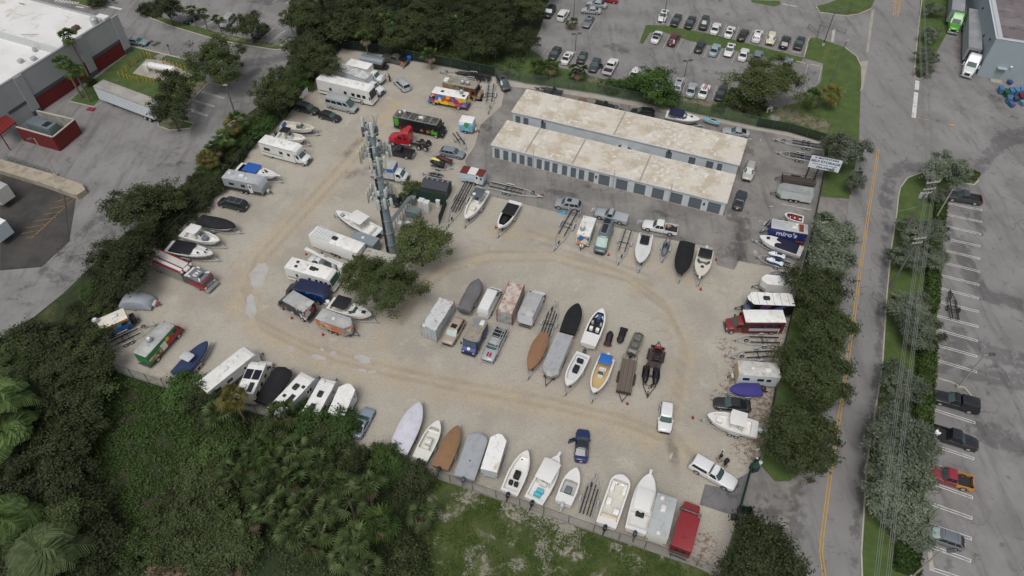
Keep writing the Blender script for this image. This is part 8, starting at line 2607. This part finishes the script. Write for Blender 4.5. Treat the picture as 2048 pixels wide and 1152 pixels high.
def trunk_mesh(seed):
 r = random.Random(seed)
 m = MB()
 m.tube((0, 0, 0), (.02, .01, .45), .055, .04, 7)
 for k in range(6):
  a = 2 * math.pi * k / 6 + r.uniform(-.4, .4)
  z0 = r.uniform(.3, .5)
  p1 = (math.cos(a) * .25, math.sin(a) * .25, z0 + .22)
  p2 = (math.cos(a + .3) * .55, math.sin(a + .3) * .55, z0 + r.uniform(.3, .5))
  m.tube((.02, .01, z0 - .08), p1, .03, .018, 5)
  m.tube(p1, p2, .018, .007, 5)
 return m.mesh('trunk', 60)


TRK = [trunk_mesh(k) for k in range(3)]
vr = random.Random(11)


def tree(rg, x, y, r, label, kind='oak', mat=None, zc=None, rz=None, group=None, name=None, cat='tree', trunk=1):
 rz = rz or r * .8
 if kind in ('fine', 'oak') and r > 4.7:
  kind = 'big'
 zc = zc if zc is not None else rz * 1.0
 gx, gy = G(rg, x, y, zc)
 R = root(name or {'bush': 'leafy_bush', 'silver': 'silver_tree'}.get(kind, 'leafy_tree'), label, cat, gx, gy, vr.uniform(0, 6.28), group)
 c = ob('crown', vr.choice(CR[kind]), mat or OAK, R, loc=(0, 0, zc * (.95 if kind != 'bush' else .5)))
 c.scale = (r, r * vr.uniform(.88, 1.1), rz)
 if trunk:
  t = ob('trunk', vr.choice(TRK), BARK, R)
  t.scale = (r * .95, r * .95, (zc + rz * .6))
 return R


def fan_mesh(seed, nf=30, nb=12, droop=.5, dead=0):
 """fan-palm crown: stalks each carrying a spread of narrow pleats"""
 r = random.Random(seed)
 m = MB()
 for k in range(nf):
  a = k * 2.399 + r.uniform(-.2, .2)
  el = math.radians(r.uniform(-30, 80)) if not dead else math.radians(r.uniform(-85, -35))
  ln = r.uniform(.38, .55)
  d = Vector((math.cos(a) * math.cos(el), math.sin(a) * math.cos(el), math.sin(el)))
  p = d * ln
  side = Vector((-math.sin(a), math.cos(a), 0))
  up = side.cross(d) * -1
  m.add([tuple(side * .012), tuple(-side * .012), tuple(p - side * .008), tuple(p + side * .008)], [(0, 1, 2, 3)])
  fl = r.uniform(.40, .62)
  sp = math.radians(r.uniform(120, 200))
  dn = up * -1 if up.z > 0 else up
  vs, fs = [tuple(p)], []
  for j in range(2 * nb + 1):
   b = (j / (2 * nb) - .5) * sp
   dd_ = d * math.cos(b) + side * math.sin(b)
   tip = j % 2
   rr = fl * (1.0 if tip else .52) * (1 - .25 * abs(j / nb - 1) ** 2)
   e = p + dd_ * rr + dn * (.05 if tip else .0) - Vector((0, 0, droop * (.55 if tip else .12) * fl * r.uniform(.7, 1.2)))
   vs.append(tuple(e))
  for j in range(2 * nb):
   fs.append((0, j + 1, j + 2))
  m.add(vs, fs)
 return m.mesh('fronds')


def feather_mesh(seed, nf=16, nl=22):
 r = random.Random(seed)
 m = MB()
 for k in range(nf):
  a = k * 2.399
  el = math.radians(r.uniform(5, 70))
  pts = []
  for j in range(7):
   t = j / 6
   rr = t * math.cos(el) + .12 * t * t
   pts.append(Vector((math.cos(a) * rr, math.sin(a) * rr, math.sin(el) * t - .75 * t * t * t)))
  side = Vector((-math.sin(a), math.cos(a), 0))
  m.path([tuple(q) for q in pts], .012, 3)
  for j in range(nl):
   t = .12 + .86 * j / (nl - 1)
   i = min(int(t * 6), 5)
   p = pts[i].lerp(pts[i + 1], t * 6 - i)
   d = (pts[i + 1] - pts[i]).normalized()
   for s_ in (-1, 1):
    l_ = .30 * math.sin(math.pi * (.12 + .85 * t)) + .05
    e = p + (side * s_ + d * .6) * l_ - Vector((0, 0, l_ * .55))
    m.add([tuple(p - d * .02), tuple(p + d * .02), tuple(e + d * .014), tuple(e - d * .004)], [(0, 1, 2, 3)])
 return m.mesh('fronds')


FAN = [fan_mesh(k, 18 + 3 * (k % 4), 9, .35 + .12 * k) for k in range(6)]
FAN2 = [fan_mesh(9 + k, 30, 8, .9) for k in range(2)]
DEADM = fan_mesh(30, 14, 8, .3, 1)
FEA = [feather_mesh(1), feather_mesh(2)]
PT_ = MB()
PT_.tube((0, 0, 0), (0, 0, .5), 1.0, .85, 9, (1, 0)).tube((0, 0, .5), (0, 0, 1), .85, .8, 9, (0, 1))
PTM = PT_.mesh('trunk', 50)


def palm(rg, x, y, h, r, label, mat=None, kind='fan', base=None, group=None, tr=.19, dead=1, thin=0):
 """x, y: crown centre; base: pixel of the trunk's foot for a leaning stem"""
 gx, gy = G(rg, x, y, h)
 bx_, by_ = G(rg, *base) if base else (gx, gy)
 R = root('palm_tree', label, 'palm', bx_, by_, 0, group)
 c = ob('fronds', vr.choice(FEA if kind == 'feather' else FAN2 if thin else FAN), mat or PALM, R, loc=(gx - bx_, gy - by_, h))
 c.scale = (r, r, r * .9)
 c.rotation_euler = (vr.uniform(-.25, .25), vr.uniform(-.25, .25), vr.uniform(0, 6.28))
 if base:
  t = MB().tube((0, 0, 0), (gx - bx_, gy - by_, h), tr * 1.1, tr * .8, 9).build('trunk', PBARK, R, 50)
 else:
  t = ob('trunk', PTM, PBARK, R)
  t.scale = (tr, tr, h)
 if dead and kind == 'fan':
  e = ob('dead_fronds', DEADM, DEADF, R, loc=(gx - bx_, gy - by_, h))
  e.scale = (r * .75, r * .75, r * .75)
 return R


# named trees
T = tree
T('A', 1300, 375, 6.0, 'large round oak beside the white propane pad lawn', 'oak', OAK, 5.5, 4.6)
T('A', 1060, 520, 3.7, 'oak half covering the propane tank, above the other one', 'oak', OAK, 5, 3.6)
T('A', 1020, 655, 3.9, 'oak at the end of the white semi trailer on its own kerbed bed', 'oak', OAK2, 5, 3.2)
T('c', 915, 205, 3.7, 'round oak in the kerbed strip right of the three small palms', 'oak', OAK, 4, 3.2)
T('c', 285, 65, 3.6, 'tree in the kerbed strip left of the three small palms', 'oak', OAK2, 4.2, 3)
T('c', 130, 60, 2.4, 'dense shrub on the rounded island at the top left', 'bush', OAK2, 1.6, 1.8, cat='shrub')
T('A', 590, -10, 2.6, 'dark shrub on the grass island by the crosswalk', 'bush', OAK2, 1.8, 1.8, cat='shrub')
T('c', 1130, 710, 5.2, 'big wispy tree beyond the white banner on the west fence', 'fine', OAK, 5, 4)
T('c', 1420, 470, 5.2, 'bushy tree between the road and the north-west corner of the yard', 'fine', OAK, 5, 4)
T('_', 274, 415, 4.6, 'wispy tree on the west verge above the other one', 'fine', OAK, 5, 3.6)
T('_', 248, 520, 5.4, 'wispy dark tree on the west verge near the covered teardrop camper', 'fine', OAK2, 4.6, 3.8)
T('_', 330, 400, 3.6, 'small wispy tree behind the black minivan', 'fine', OAK, 4, 3)
T('I', 1080, 400, 4.6, 'spreading tree over the tower cabinets', 'fine', OLIVE, 4.5, 3.4)
T('I', 850, 690, 5.0, 'large spreading tree over the shelter at the tower foot', 'fine', OAK, 4.8, 3.6)
T('I', 650, 610, 3.3, 'loose leafy tree beside the green-windscreened motorhome', 'fine', OLIVE, 4.2, 2.4)
T('m', 610, 70, 1.7, 'small flowering shrub between the shed and tower fence', 'bush', OLIVE, 1.8, 1.6, cat='shrub')
T('m', 480, 235, 1.1, 'little shrub left of the green tower fence', 'bush', OLIVE, 1.0, 1.0, cat='shrub')
T('m', 985, 165, 1.5, 'low shrub in front of the dark shed', 'bush', OAK, 1.2, 1.1, cat='shrub')
for x, y, r, l in ((1628, 575, 5.0, 'dark tree between the yard and the road beside the white wedge-nosed trailer'), (1645, 655, 4.6, 'dark tree over the fence beside the red shuttle bus'), (1618, 735, 5.0, 'dark tree overhanging the camper by the east fence'), (1640, 775, 3.4, 'dark tree nearest the yellow line beside the east fence'), (1600, 855, 5.2, 'dark tree beside the T-top boat at the east fence'), (1590, 905, 3.6, 'dark tree beside the gate driveway')):
 T('_', x + 8, y + 4, r * .88, l, 'fine', OAK, 4.4, 3.2)
T('_', 1690, 305, 4.2, 'silvery tree beside the white sign', 'silver', SILV, 4.4, 3.4)
T('_', 1712, 362, 1.7, 'small silvery tree right below the white sign', 'silver', SILV, 3, 2.4)
T('_', 1665, 470, 3.6, 'silvery tree beside the thin pole by the east fence', 'silver', SILV, 4, 3)
T('_', 1660, 525, 3.6, 'silvery tree below the thin pole by the east fence', 'silver', SILV, 4, 3)
T('_', 1528, 1112, 4.3, 'dark tree at the bottom right corner of the yard beside the driveway', 'oak', OAK2, 4.6, 3.8)
T('_', 1482, 1150, 2.6, 'dark bush below the gate at the bottom edge', 'oak', OAK, 3, 2.6)
for x, y, r, l in ((1885, 340, 3.4, 'silvery tree at the top end of the grass strip by the parking entrance'), (1918, 345, 2.4, 'smaller silvery tree beside the kerb nose of the parking entrance'), (1874, 392, 1.6, 'small silvery bush in front of the dark grey pickup'), (1828, 462, 2.6, 'silvery tree under the transformer pole'), (1868, 462, 2.4, 'silvery tree behind the leaning lamp post'), (1812, 515, 2.6, 'silvery tree beside the lower utility pole, road side'), (1868, 515, 2.2, 'silvery tree beside the hedge, second row from the top'), (1815, 620, 3.2, 'silvery tree in the middle of the grass strip, upper half of a pair'), (1840, 660, 3.2, 'silvery tree in the middle of the grass strip, lower half of a pair'), (1798, 768, 3.0, 'lone silvery tree beside the long clipped hedge'), (1790, 860, 3.8, 'first of the big silvery trees in the lower grass strip'), (1800, 930, 4.0, 'second of the big silvery trees in the lower grass strip'), (1800, 1000, 3.6, 'third of the big silvery trees in the lower grass strip'), (1815, 1050, 2.6, 'last silvery tree in the lower grass strip'), (1830, 890, 2.6, 'silvery tree next to the red pickup bay'), (1868, 20, 2.0, 'silvery shrub at the top of the truck lane island'), (1862, 70, 2.2, 'silvery shrub beside the green semi tractor'), (1855, 112, 2.2, 'silvery shrub low on the truck lane island'), (1850, 138, 1.8, 'last silvery shrub at the tip of the truck lane island')):
 T('_', x, y, r, l, 'silver', SILV, r * .95, r * .8)
T('D', 1520, 520, 6.6, 'big spreading oak over the car park corner', 'fine', OLIVE, 5.5, 4.2)
T('D', 780, 545, 4.4, 'bushy bright green tree behind the storage buildings', 'oak', BRIGHT, 4.2, 3.6)
T('D', 880, 610, 3.0, 'bright green shrub at the right foot of the bushy tree', 'bush', BRIGHT, 2.6, 2.2, cat='shrub')
T('D', 680, 520, 2.6, 'bright green shrub left of the bushy tree', 'bush', BRIGHT, 2.2, 2.0, cat='shrub')
T('D', 520, 530, 2.3, 'bright green shrub below the white far pickup', 'bush', BRIGHT, 1.8, 1.6, cat='shrub')
T('D', 1210, 680, 1.4, 'small yellow-green shrub between the palms and the silvery fence', 'bush', YGRN, 1.0, 1.0, cat='shrub')
T('D', 1420, 660, 2.8, 'dark low shrub at the foot of the big oak', 'bush', OAK2, 1.8, 1.6, cat='shrub')
for x, y, h, r, l in ((60, 430, 2.6, 2.6, 'fan palm clump at the left end of the rear fence'), (130, 420, 2.8, 2.6, 'fan palm clump behind the first dark sedan'), (305, 450, 2.6, 2.6, 'fan palm clump below the small dark hatchback'), (270, 140, 1.8, 1.8, 'short fan palm beside the white off-roader'), (1310, 615, 2.6, 2.4, 'fan palm right of the black sedan by the big oak'), (1350, 640, 2.2, 2.0, 'fan palm at the left foot of the big oak'), (1815, 620, 2.8, 2.4, 'fan palm on the lawn right of the big oak'), (1935, 600, 3.2, 2.7, 'fan palm on the lawn nearest the road')):
 palm('D', x, y, h, r, l, PALMG if x != 1935 else PALMY)
for x, y, h, r, l in ((330, 85, 4.6, 2.3, 'sabal palm at the top of the west hedge'), (290, 130, 4.2, 2.1, 'sabal palm second down the west hedge'), (215, 240, 4.2, 2.3, 'sabal palm third down the west hedge'), (130, 345, 4, 2.2, 'sabal palm fourth down the west hedge'), (60, 430, 4, 2.3, 'sabal palm with yellowing fronds lowest on the west hedge')):
 palm('G', x, y, h, r, l, PALMY if y in (430, 130) else PALMG)
for b, h_, r, l in (((547, 488), 10.5, 2.3, 'tall fan palm against the store wall, uppermost of three'), ((492, 588), 8.6, 2.1, 'tall fan palm against the store wall, middle of three'), ((542, 610), 7.6, 2.1, 'tall fan palm against the store wall, lowest of three')):
 bx_, by_ = G('A', *b)
 q_ = proj(bx_ + .3, by_ - .6, h_)
 palm('_', q_[0], q_[1], h_, r, l, PALMG, base=(b[0] / 3, b[1] / 3), tr=.2, thin=1)
for x, y, b, l in ((1145, 60, (1182, 165), 'left of three small palms in the upper kerbed strip'), (1215, 78, (1250, 190), 'middle of three small palms in the upper kerbed strip'), (1300, 115, (1335, 205), 'right of three small palms in the upper kerbed strip')):
 palm('A', x, y, HT(('A', *b), ('A', x, y)), 1.6, l, PALMG, base=b, tr=.14)
T('A', 530, 480, 1.4, 'dark shrub at the foot of the store wall behind the palms', 'bush', OAK2, 1.2, 1.2, cat='shrub')
# woods along the north
gN = 'trees of the dark wood north of the yard'
for k, (x, y, r) in enumerate(((612, 118, 4.4), (640, 75, 4.6), (600, 55, 4.2), (690, 75, 4.4), (640, 10, 5), (720, 20, 5.5), (760, 60, 4.6), (800, 10, 5.5), (830, 60, 5), (870, 85, 4.6), (880, 20, 5.5), (930, 70, 5), (950, 15, 5.5), (990, 100, 4.2), (1000, 50, 5), (1030, 10, 5), (1060, 40, 3.8), (940, 110, 3.6), (800, 95, 3.6), (735, 85, 3.2), (1055, 100, 3), (1085, -15, 4.5), (560, -20, 4))):
 T('_', x, y - 22, r, 'dark evergreen tree in the wood along the north fence', vr.choice(('fine', 'oak')), vr.choice((OAK, OAK2, OAK2)), 4.5, r * .75, gN)
for x, y, h in ((770, 40, 6), (905, 45, 6), (730, 75, 5), (860, 110, 3.5), (985, 70, 5)):
 palm('_', x, y, h, 2.3, 'fan palm standing among the dark trees of the north wood', PALMG, group='palms in the north wood')
# hedge line along the west fence
gW = 'bushes of the green hedge on the west fence'
Wl = [(640, 138), (612, 175), (590, 205), (565, 230), (540, 252), (520, 268), (500, 288), (478, 318), (455, 350), (440, 372), (420, 392), (398, 412), (372, 434), (345, 462), (322, 484), (300, 508), (280, 530), (258, 556), (240, 580), (222, 604), (205, 630), (185, 655)]
for k, (x, y) in enumerate(Wl):
 T('_', x - 12, y - 8, vr.uniform(1.9, 2.6), 'leafy bush in the green hedge running along the west fence', 'bush', vr.choice((OAK, BRIGHT, OAK2)) if k < 12 else vr.choice((OAK, OAK2)), 1.5, vr.uniform(1.5, 2.0), gW, cat='shrub')
 if k > 5:
  T('_', x - 42, y - 12, vr.uniform(1.8, 2.4), 'leafy bush on the outer edge of the hedge by the west fence', 'bush', vr.choice((OAK, OAK2, BRIGHT)), 1.2, 1.5, 'bushes on the outer edge of the west hedge', cat='shrub')
 if 1:
  T('_', x - 28, y - 10, vr.uniform(1.6, 2.2), 'leafy bush on the road side of the hedge by the west fence', 'bush', vr.choice((OAK, OAK2)), 1.2, 1.4, 'bushes on the road side of the west hedge', cat='shrub')
# south-west thicket
gS = 'trees of the south-west thicket'
for x, y, r in ((120, 110, 4.6), (60, 170, 4.6), (220, 120, 4.8), (300, 160, 4.6), (400, 170, 4), (150, 240, 5), (60, 300, 5), (260, 260, 5), (380, 260, 4), (140, 360, 5), (270, 380, 4.6), (60, 460, 4.6), (200, 480, 4.6), (320, 480, 3.6), (90, 560, 4), (250, 590, 4.2), (150, 690, 4.4), (280, 700, 4), (60, 780, 4.4), (190, 800, 4), (320, 820, 3.6), (90, 920, 4), (280, 920, 4), (400, 1000, 3.8), (330, 1090, 3.6), (120, 1100, 4)):
 T('a', x, y, r, 'dark broadleaf tree in the shadowy south-west thicket', vr.choice(('oak', 'bush', 'oak')), vr.choice((OAK2, OAK2, OAK)), r * .75, r * .62, gS)
for x, y, r in ((1000, 520, 3), (930, 600, 3.2), (880, 700, 3.2), (850, 800, 3.2), (960, 660, 2.8), (830, 900, 2.8), (940, 760, 3), (700, 930, 2.6), (640, 1000, 2.8), (780, 1000, 2.8), (900, 900, 3.2), (880, 1020, 3), (980, 980, 3), (1060, 900, 3), (1050, 1010, 3)):
 T('a', x, y, r, 'yellow-green bush in the bank beside the overgrown clearing', 'bush', vr.choice((YGRN, OAK, OAK)), 1.8, 1.9, 'yellow-green bushes beside the clearing', cat='shrub')
for x, y, r, mt, l in ((830, 310, 3.2, BRIGHT, 'green bush in front of the navy covered boat'), (905, 330, 2.6, OAK, 'green bush in front of the white travel trailer'), (960, 380, 2.4, OAK2, 'dark bush below the yellowing palm')):
 T('a', x, y, r, l, 'bush', mt, 2.0, 2.0, cat='shrub')
for x, y, r, mt, l in ((660, 250, 3.2, BRIGHT, 'broad green tree in front of the short travel trailer'), (780, 270, 3.4, BRIGHT, 'broad green tree in front of the box trailer'), (700, 330, 3.2, OAK, 'darker green tree below the box trailer'), (430, 280, 2.8, OAK, 'dark green bush below the thin-panel travel trailer'), (1060, 440, 2.0, YGRN, 'bright green shrub at the tail of the shrink-wrapped boat'), (1130, 500, 2.8, BRIGHT, 'bright green tree beside the shrink-wrapped boat'), (860, 450, 2.6, OAK, 'dark green bush at the fence below the steel-blue fastback'), (940, 480, 2.2, OAK2, 'dark bush left of the bright green tree at the fence'), (1180, 1060, 3.0, OAK, 'dark green bush at the bottom edge beside the palms'), (1080, 1120, 2.6, OAK2, 'lowest dark bush beside the palms'), (1250, 560, 2.4, OAK2, 'low dark growth right of the bright tree along the fence')):
 T('b', x, y, r, l, 'bush', mt, 2.2, 2.2, cat='shrub')
gP = 'fan palms of the grove in front of the boats'
for x, y, h, r in ((330, 400, 4, 2.4), (400, 430, 4, 2.3), (560, 400, 4.4, 2.5), (500, 470, 3.6, 2.1), (700, 480, 4, 2.3), (180, 540, 3.6, 2.3), (260, 510, 3.4, 2), (520, 600, 4.4, 2.5), (350, 620, 4, 2.4), (440, 560, 3.4, 2), (710, 610, 4.6, 2.5), (830, 610, 4.4, 2.4), (980, 620, 4.8, 2.7), (880, 720, 4, 2.4), (600, 710, 3.6, 2.2), (770, 740, 3.6, 2.1), (550, 890, 4.4, 2.6), (700, 880, 4, 2.3), (900, 930, 4.2, 2.4), (1060, 850, 4.4, 2.6), (380, 760, 3.6, 2.2), (970, 1100, 4, 2.2), (840, 1040, 3.4, 2), (300, 830, 3.2, 2), (460, 780, 3, 1.9), (650, 980, 3, 1.9)):
 palm('b', x, y, h, r, 'fan palm in the dense grove in front of the parked boats', vr.choice((PALM, PALM, PALMG)), group=gP, dead=vr.random() < .5)
palm('b', 1300, 800, 2.4, 2.3, 'lone fan palm on the weedy field right of the grove', PALM)
palm('b', 185, 100, HT(('b', 270, 245), ('b', 185, 100)), 2.2, 'slender palm with yellow-brown fronds in front of the solar-panel motorhome', PALMY, base=(270, 245), tr=.16, thin=1)
palm('b', 110, 190, 3.2, 2.6, 'dark fan palm left of the yellowing slender palm', PALM)
palm('b', 480, 200, 3.6, 2.6, 'dark fan palm in front of the black tarp pontoon', PALM)
palm('a', 15, 500, HT(('a', 128, 655), ('a', 15, 520)), 4.4, 'tall feather palm with pale leaning trunk at the left edge', PALMG, 'feather', (128, 655), tr=.28)
palm('a', -10, 340, 9, 3.6, 'feather palm crown poking in at the left edge above the leaning one', PALMG, 'feather', tr=.25)
palm('a', 180, 1040, 7, 4.2, 'big feather palm at the bottom left', PALM, 'feather', tr=.25)
palm('a', 20, 880, 6, 3.4, 'feather palm low at the left edge above the big one', PALMG, 'feather', tr=.25)


def hedge(pts, w, h, label, rg='_', mat=None, n=2600):
 P_ = [Vector(G(rg, *q)) for q in pts]
 g = np.random.default_rng(len(label))
 C, N = [], []
 segs = list(zip(P_[:-1], P_[1:]))
 tot = sum((b - a).length for a, b in segs)
 for a, b in segs:
  k = int(n * (b - a).length / tot)
  t = g.random(k)
  u = (b - a).normalized()
  v = Vector((-u.y, u.x))
  s_ = g.uniform(-1, 1, k)
  zz = h * (1 - np.abs(g.normal(size=k)) * .25).clip(.05, 1) * np.where(np.abs(s_) > .85, g.random(k), 1)
  zz = zz + .12 * np.sin(t * 40)
  q = np.stack([a.x + (b.x - a.x) * t + v.x * s_ * w / 2 - P_[0].x, a.y + (b.y - a.y) * t + v.y * s_ * w / 2 - P_[0].y, zz], 1) + g.normal(size=(k, 3)) * .09
  C.append(q)
  N.append(np.stack([v.x * s_ * .6, v.y * s_ * .6, np.full(k, .7)], 1) + g.normal(size=(k, 3)) * .5)
 C, N = np.concatenate(C), np.concatenate(N)
 R = root('clipped_hedge', label, 'hedge', P_[0].x, P_[0].y)
 ob('foliage', quads('foliage', C, N, .2 * (g.random(len(C)) * .6 + .7), 1, 1), mat or YGRN, R)
 m = MB()
 for a, b in segs:
  u = (b - a).normalized()
  v = Vector((-u.y, u.x)) * w * .4
  a, b = a - P_[0], b - P_[0]
  m.prism([tuple(a - v), tuple(b - v), tuple(b + v), tuple(a + v)], 0, h * .7)
 m.build('inner_twigs', OAK2, R)


hedge([(1880, 410), (1874, 455)], 1.8, 1.2, 'bright clipped hedge behind the leaning lamp post')
hedge([(1866, 500), (1862, 600), (1858, 625)], 2.0, 1.4, 'bright clipped hedge beside the black jet-ski trailer')
hedge([(1853, 690), (1848, 760), (1842, 850), (1838, 870)], 2.4, 1.5, 'long clipped hedge beside the black pickups', n=4200)
hedge([(1813, 1100), (1812, 1150)], 2.6, 1.3, 'clipped hedge at the bottom beside the last lamp post', mat=BRIGHT)
hedge([(1938, 352), (1952, 358)], 1.6, .9, 'low round hedge on the kerb nose of the parking entrance')


def ground_cover(name, poly, n, hmin, hmax, size, mat, seed, rg='_', clump=.5):
 W_ = [G(rg, *p) for p in poly]
 A = np.array(W_)
 g = np.random.default_rng(seed)
 P_ = np.stack([g.uniform(A[:, 0].min(), A[:, 0].max(), n * 3), g.uniform(A[:, 1].min(), A[:, 1].max(), n * 3)], 1)
 P_ = P_[inside(P_, W_)]
 f = np.sin(P_[:, 0] * .9 + 2 * np.sin(P_[:, 1] * .55)) * np.sin(P_[:, 1] * .8 + 1.7 * np.sin(P_[:, 0] * .4)) + g.normal(size=len(P_)) * .35
 P_ = P_[f > -clump][:n]
 hh = hmin + (hmax - hmin) * g.random(len(P_)) ** 1.5
 C = np.concatenate([P_, hh[:, None]], 1)
 me = quads(name, C, g.normal(size=C.shape) * .5 + np.array([0, 0, .8]), size * (g.random(len(C)) * .8 + .5), 1.2, seed)
 tag(ob(name, me, mat), None, None, kind='stuff')


ground_cover('undergrowth', [(60, 700), (235, 750), (420, 806), (560, 842), (700, 900), (870, 962), (860, 1152), (0, 1152), (0, 760)], 26000, .05, .7, .16, OAK, 1)
ground_cover('undergrowth', [(200, 740), (330, 780), (400, 850), (390, 1000), (300, 1080), (200, 1000), (190, 850)], 17000, .05, .45, .15, BRIGHT, 2, clump=.35)
ground_cover('weeds', [(860, 956), (945, 984), (1087, 1034), (1289, 1102), (1440, 1158), (860, 1160)], 16000, .02, .25, .09, leafmat('leaf_weed', '#3f5a22', '#55702c', '#4a4a26'), 3, clump=.25)
ground_cover('undergrowth', [(600, 60), (760, 62), (1060, 100), (1040, 160), (828, 118), (690, 95), (640, 140), (600, 190), (570, 200)], 9000, .05, .8, .18, OAK2, 4)
ground_cover('weeds', [(1050, 162), (1196, 186), (1391, 226), (1513, 250), (1640, 278), (1640, 225), (1454, 212), (1257, 170), (1060, 130)], 7000, .02, .3, .12, leafmat('leaf_weed2', '#3b5420', '#4d6628', '#57502e'), 5, clump=.15)
ground_cover('dead_fronds', [(300, 1115), (370, 1110), (375, 1152), (295, 1152)], 900, .03, .35, .3, DEADF, 6, clump=2)
ground_cover('dead_fronds', [(440, 1118), (478, 1115), (485, 1152), (435, 1152)], 500, .03, .35, .3, DEADF, 7, clump=2)

# labels that count out the look-alikes by their place
ORD = 'first second third fourth fifth sixth seventh eighth ninth tenth eleventh twelfth'.split()


def nth(k):
 if k < 12:
  return ORD[k]
 return '%d%s' % (k + 1, {1: 'st', 2: 'nd', 3: 'rd'}.get((k + 1) % 10, 'th') if not 10 < (k + 1) % 100 < 14 else 'th')


bpy.context.view_layer.update()
for grp, base, how in (('trees of the south-west thicket', 'dark tree in the south-west thicket', 4), ('trees of the dark wood north of the yard', 'dark tree in the north wood', 6), ('yellow-green bushes beside the clearing', 'green bush on the bank beside the clearing', 3), ('fan palms of the grove in front of the boats', 'fan palm in the grove before the boats', 5),
      ('bushes of the green hedge on the west fence', 'bush in the hedge against the west fence', 'y'), ('bushes on the road side of the west hedge', 'bush on the road side of the west hedge', 'y'), ('bushes on the outer edge of the west hedge', 'bush on the outer edge of the west hedge', 'y'), ('palms in the north wood', 'fan palm among the dark north wood trees', 'x'),
      ('bollards around the propane tank', 'yellow bollard guarding the propane tank pad', 'x'), ('carts jumbled beside the grey building', None, 'x'), ('shopping carts nested along the dock wall', 'wire shopping cart along the dock wall', 'x'), ('wheel stops in the car park', 'concrete wheel stop at a parking bay', 'x'), ('vents on the grey pontoon cover', 'small black vent on the pale grey pontoon cover', 'y')):
 L_ = [(proj(*o.matrix_world.translation), o) for o in bpy.data.objects if o.get('group') == grp]
 if how in ('x', 'y'):
  L_.sort(key=lambda q: q[0][0 if how == 'x' else 1])
  for k, (_, o) in enumerate(L_):
   o['label'] = '%s, %s from the %s' % (base or o['label'].split(' in the')[0] + ' by the grey building', nth(k), 'left' if how == 'x' else 'top')
 else:
  L_.sort(key=lambda q: q[0][1])
  for r_ in range(0, len(L_), how):
   for k, (_, o) in enumerate(sorted(L_[r_:r_ + how], key=lambda q: q[0][0])):
    o['label'] = '%s, %s from the left in the %s row' % (base, nth(k), nth(r_ // how))
print('objects', len(bpy.data.objects))
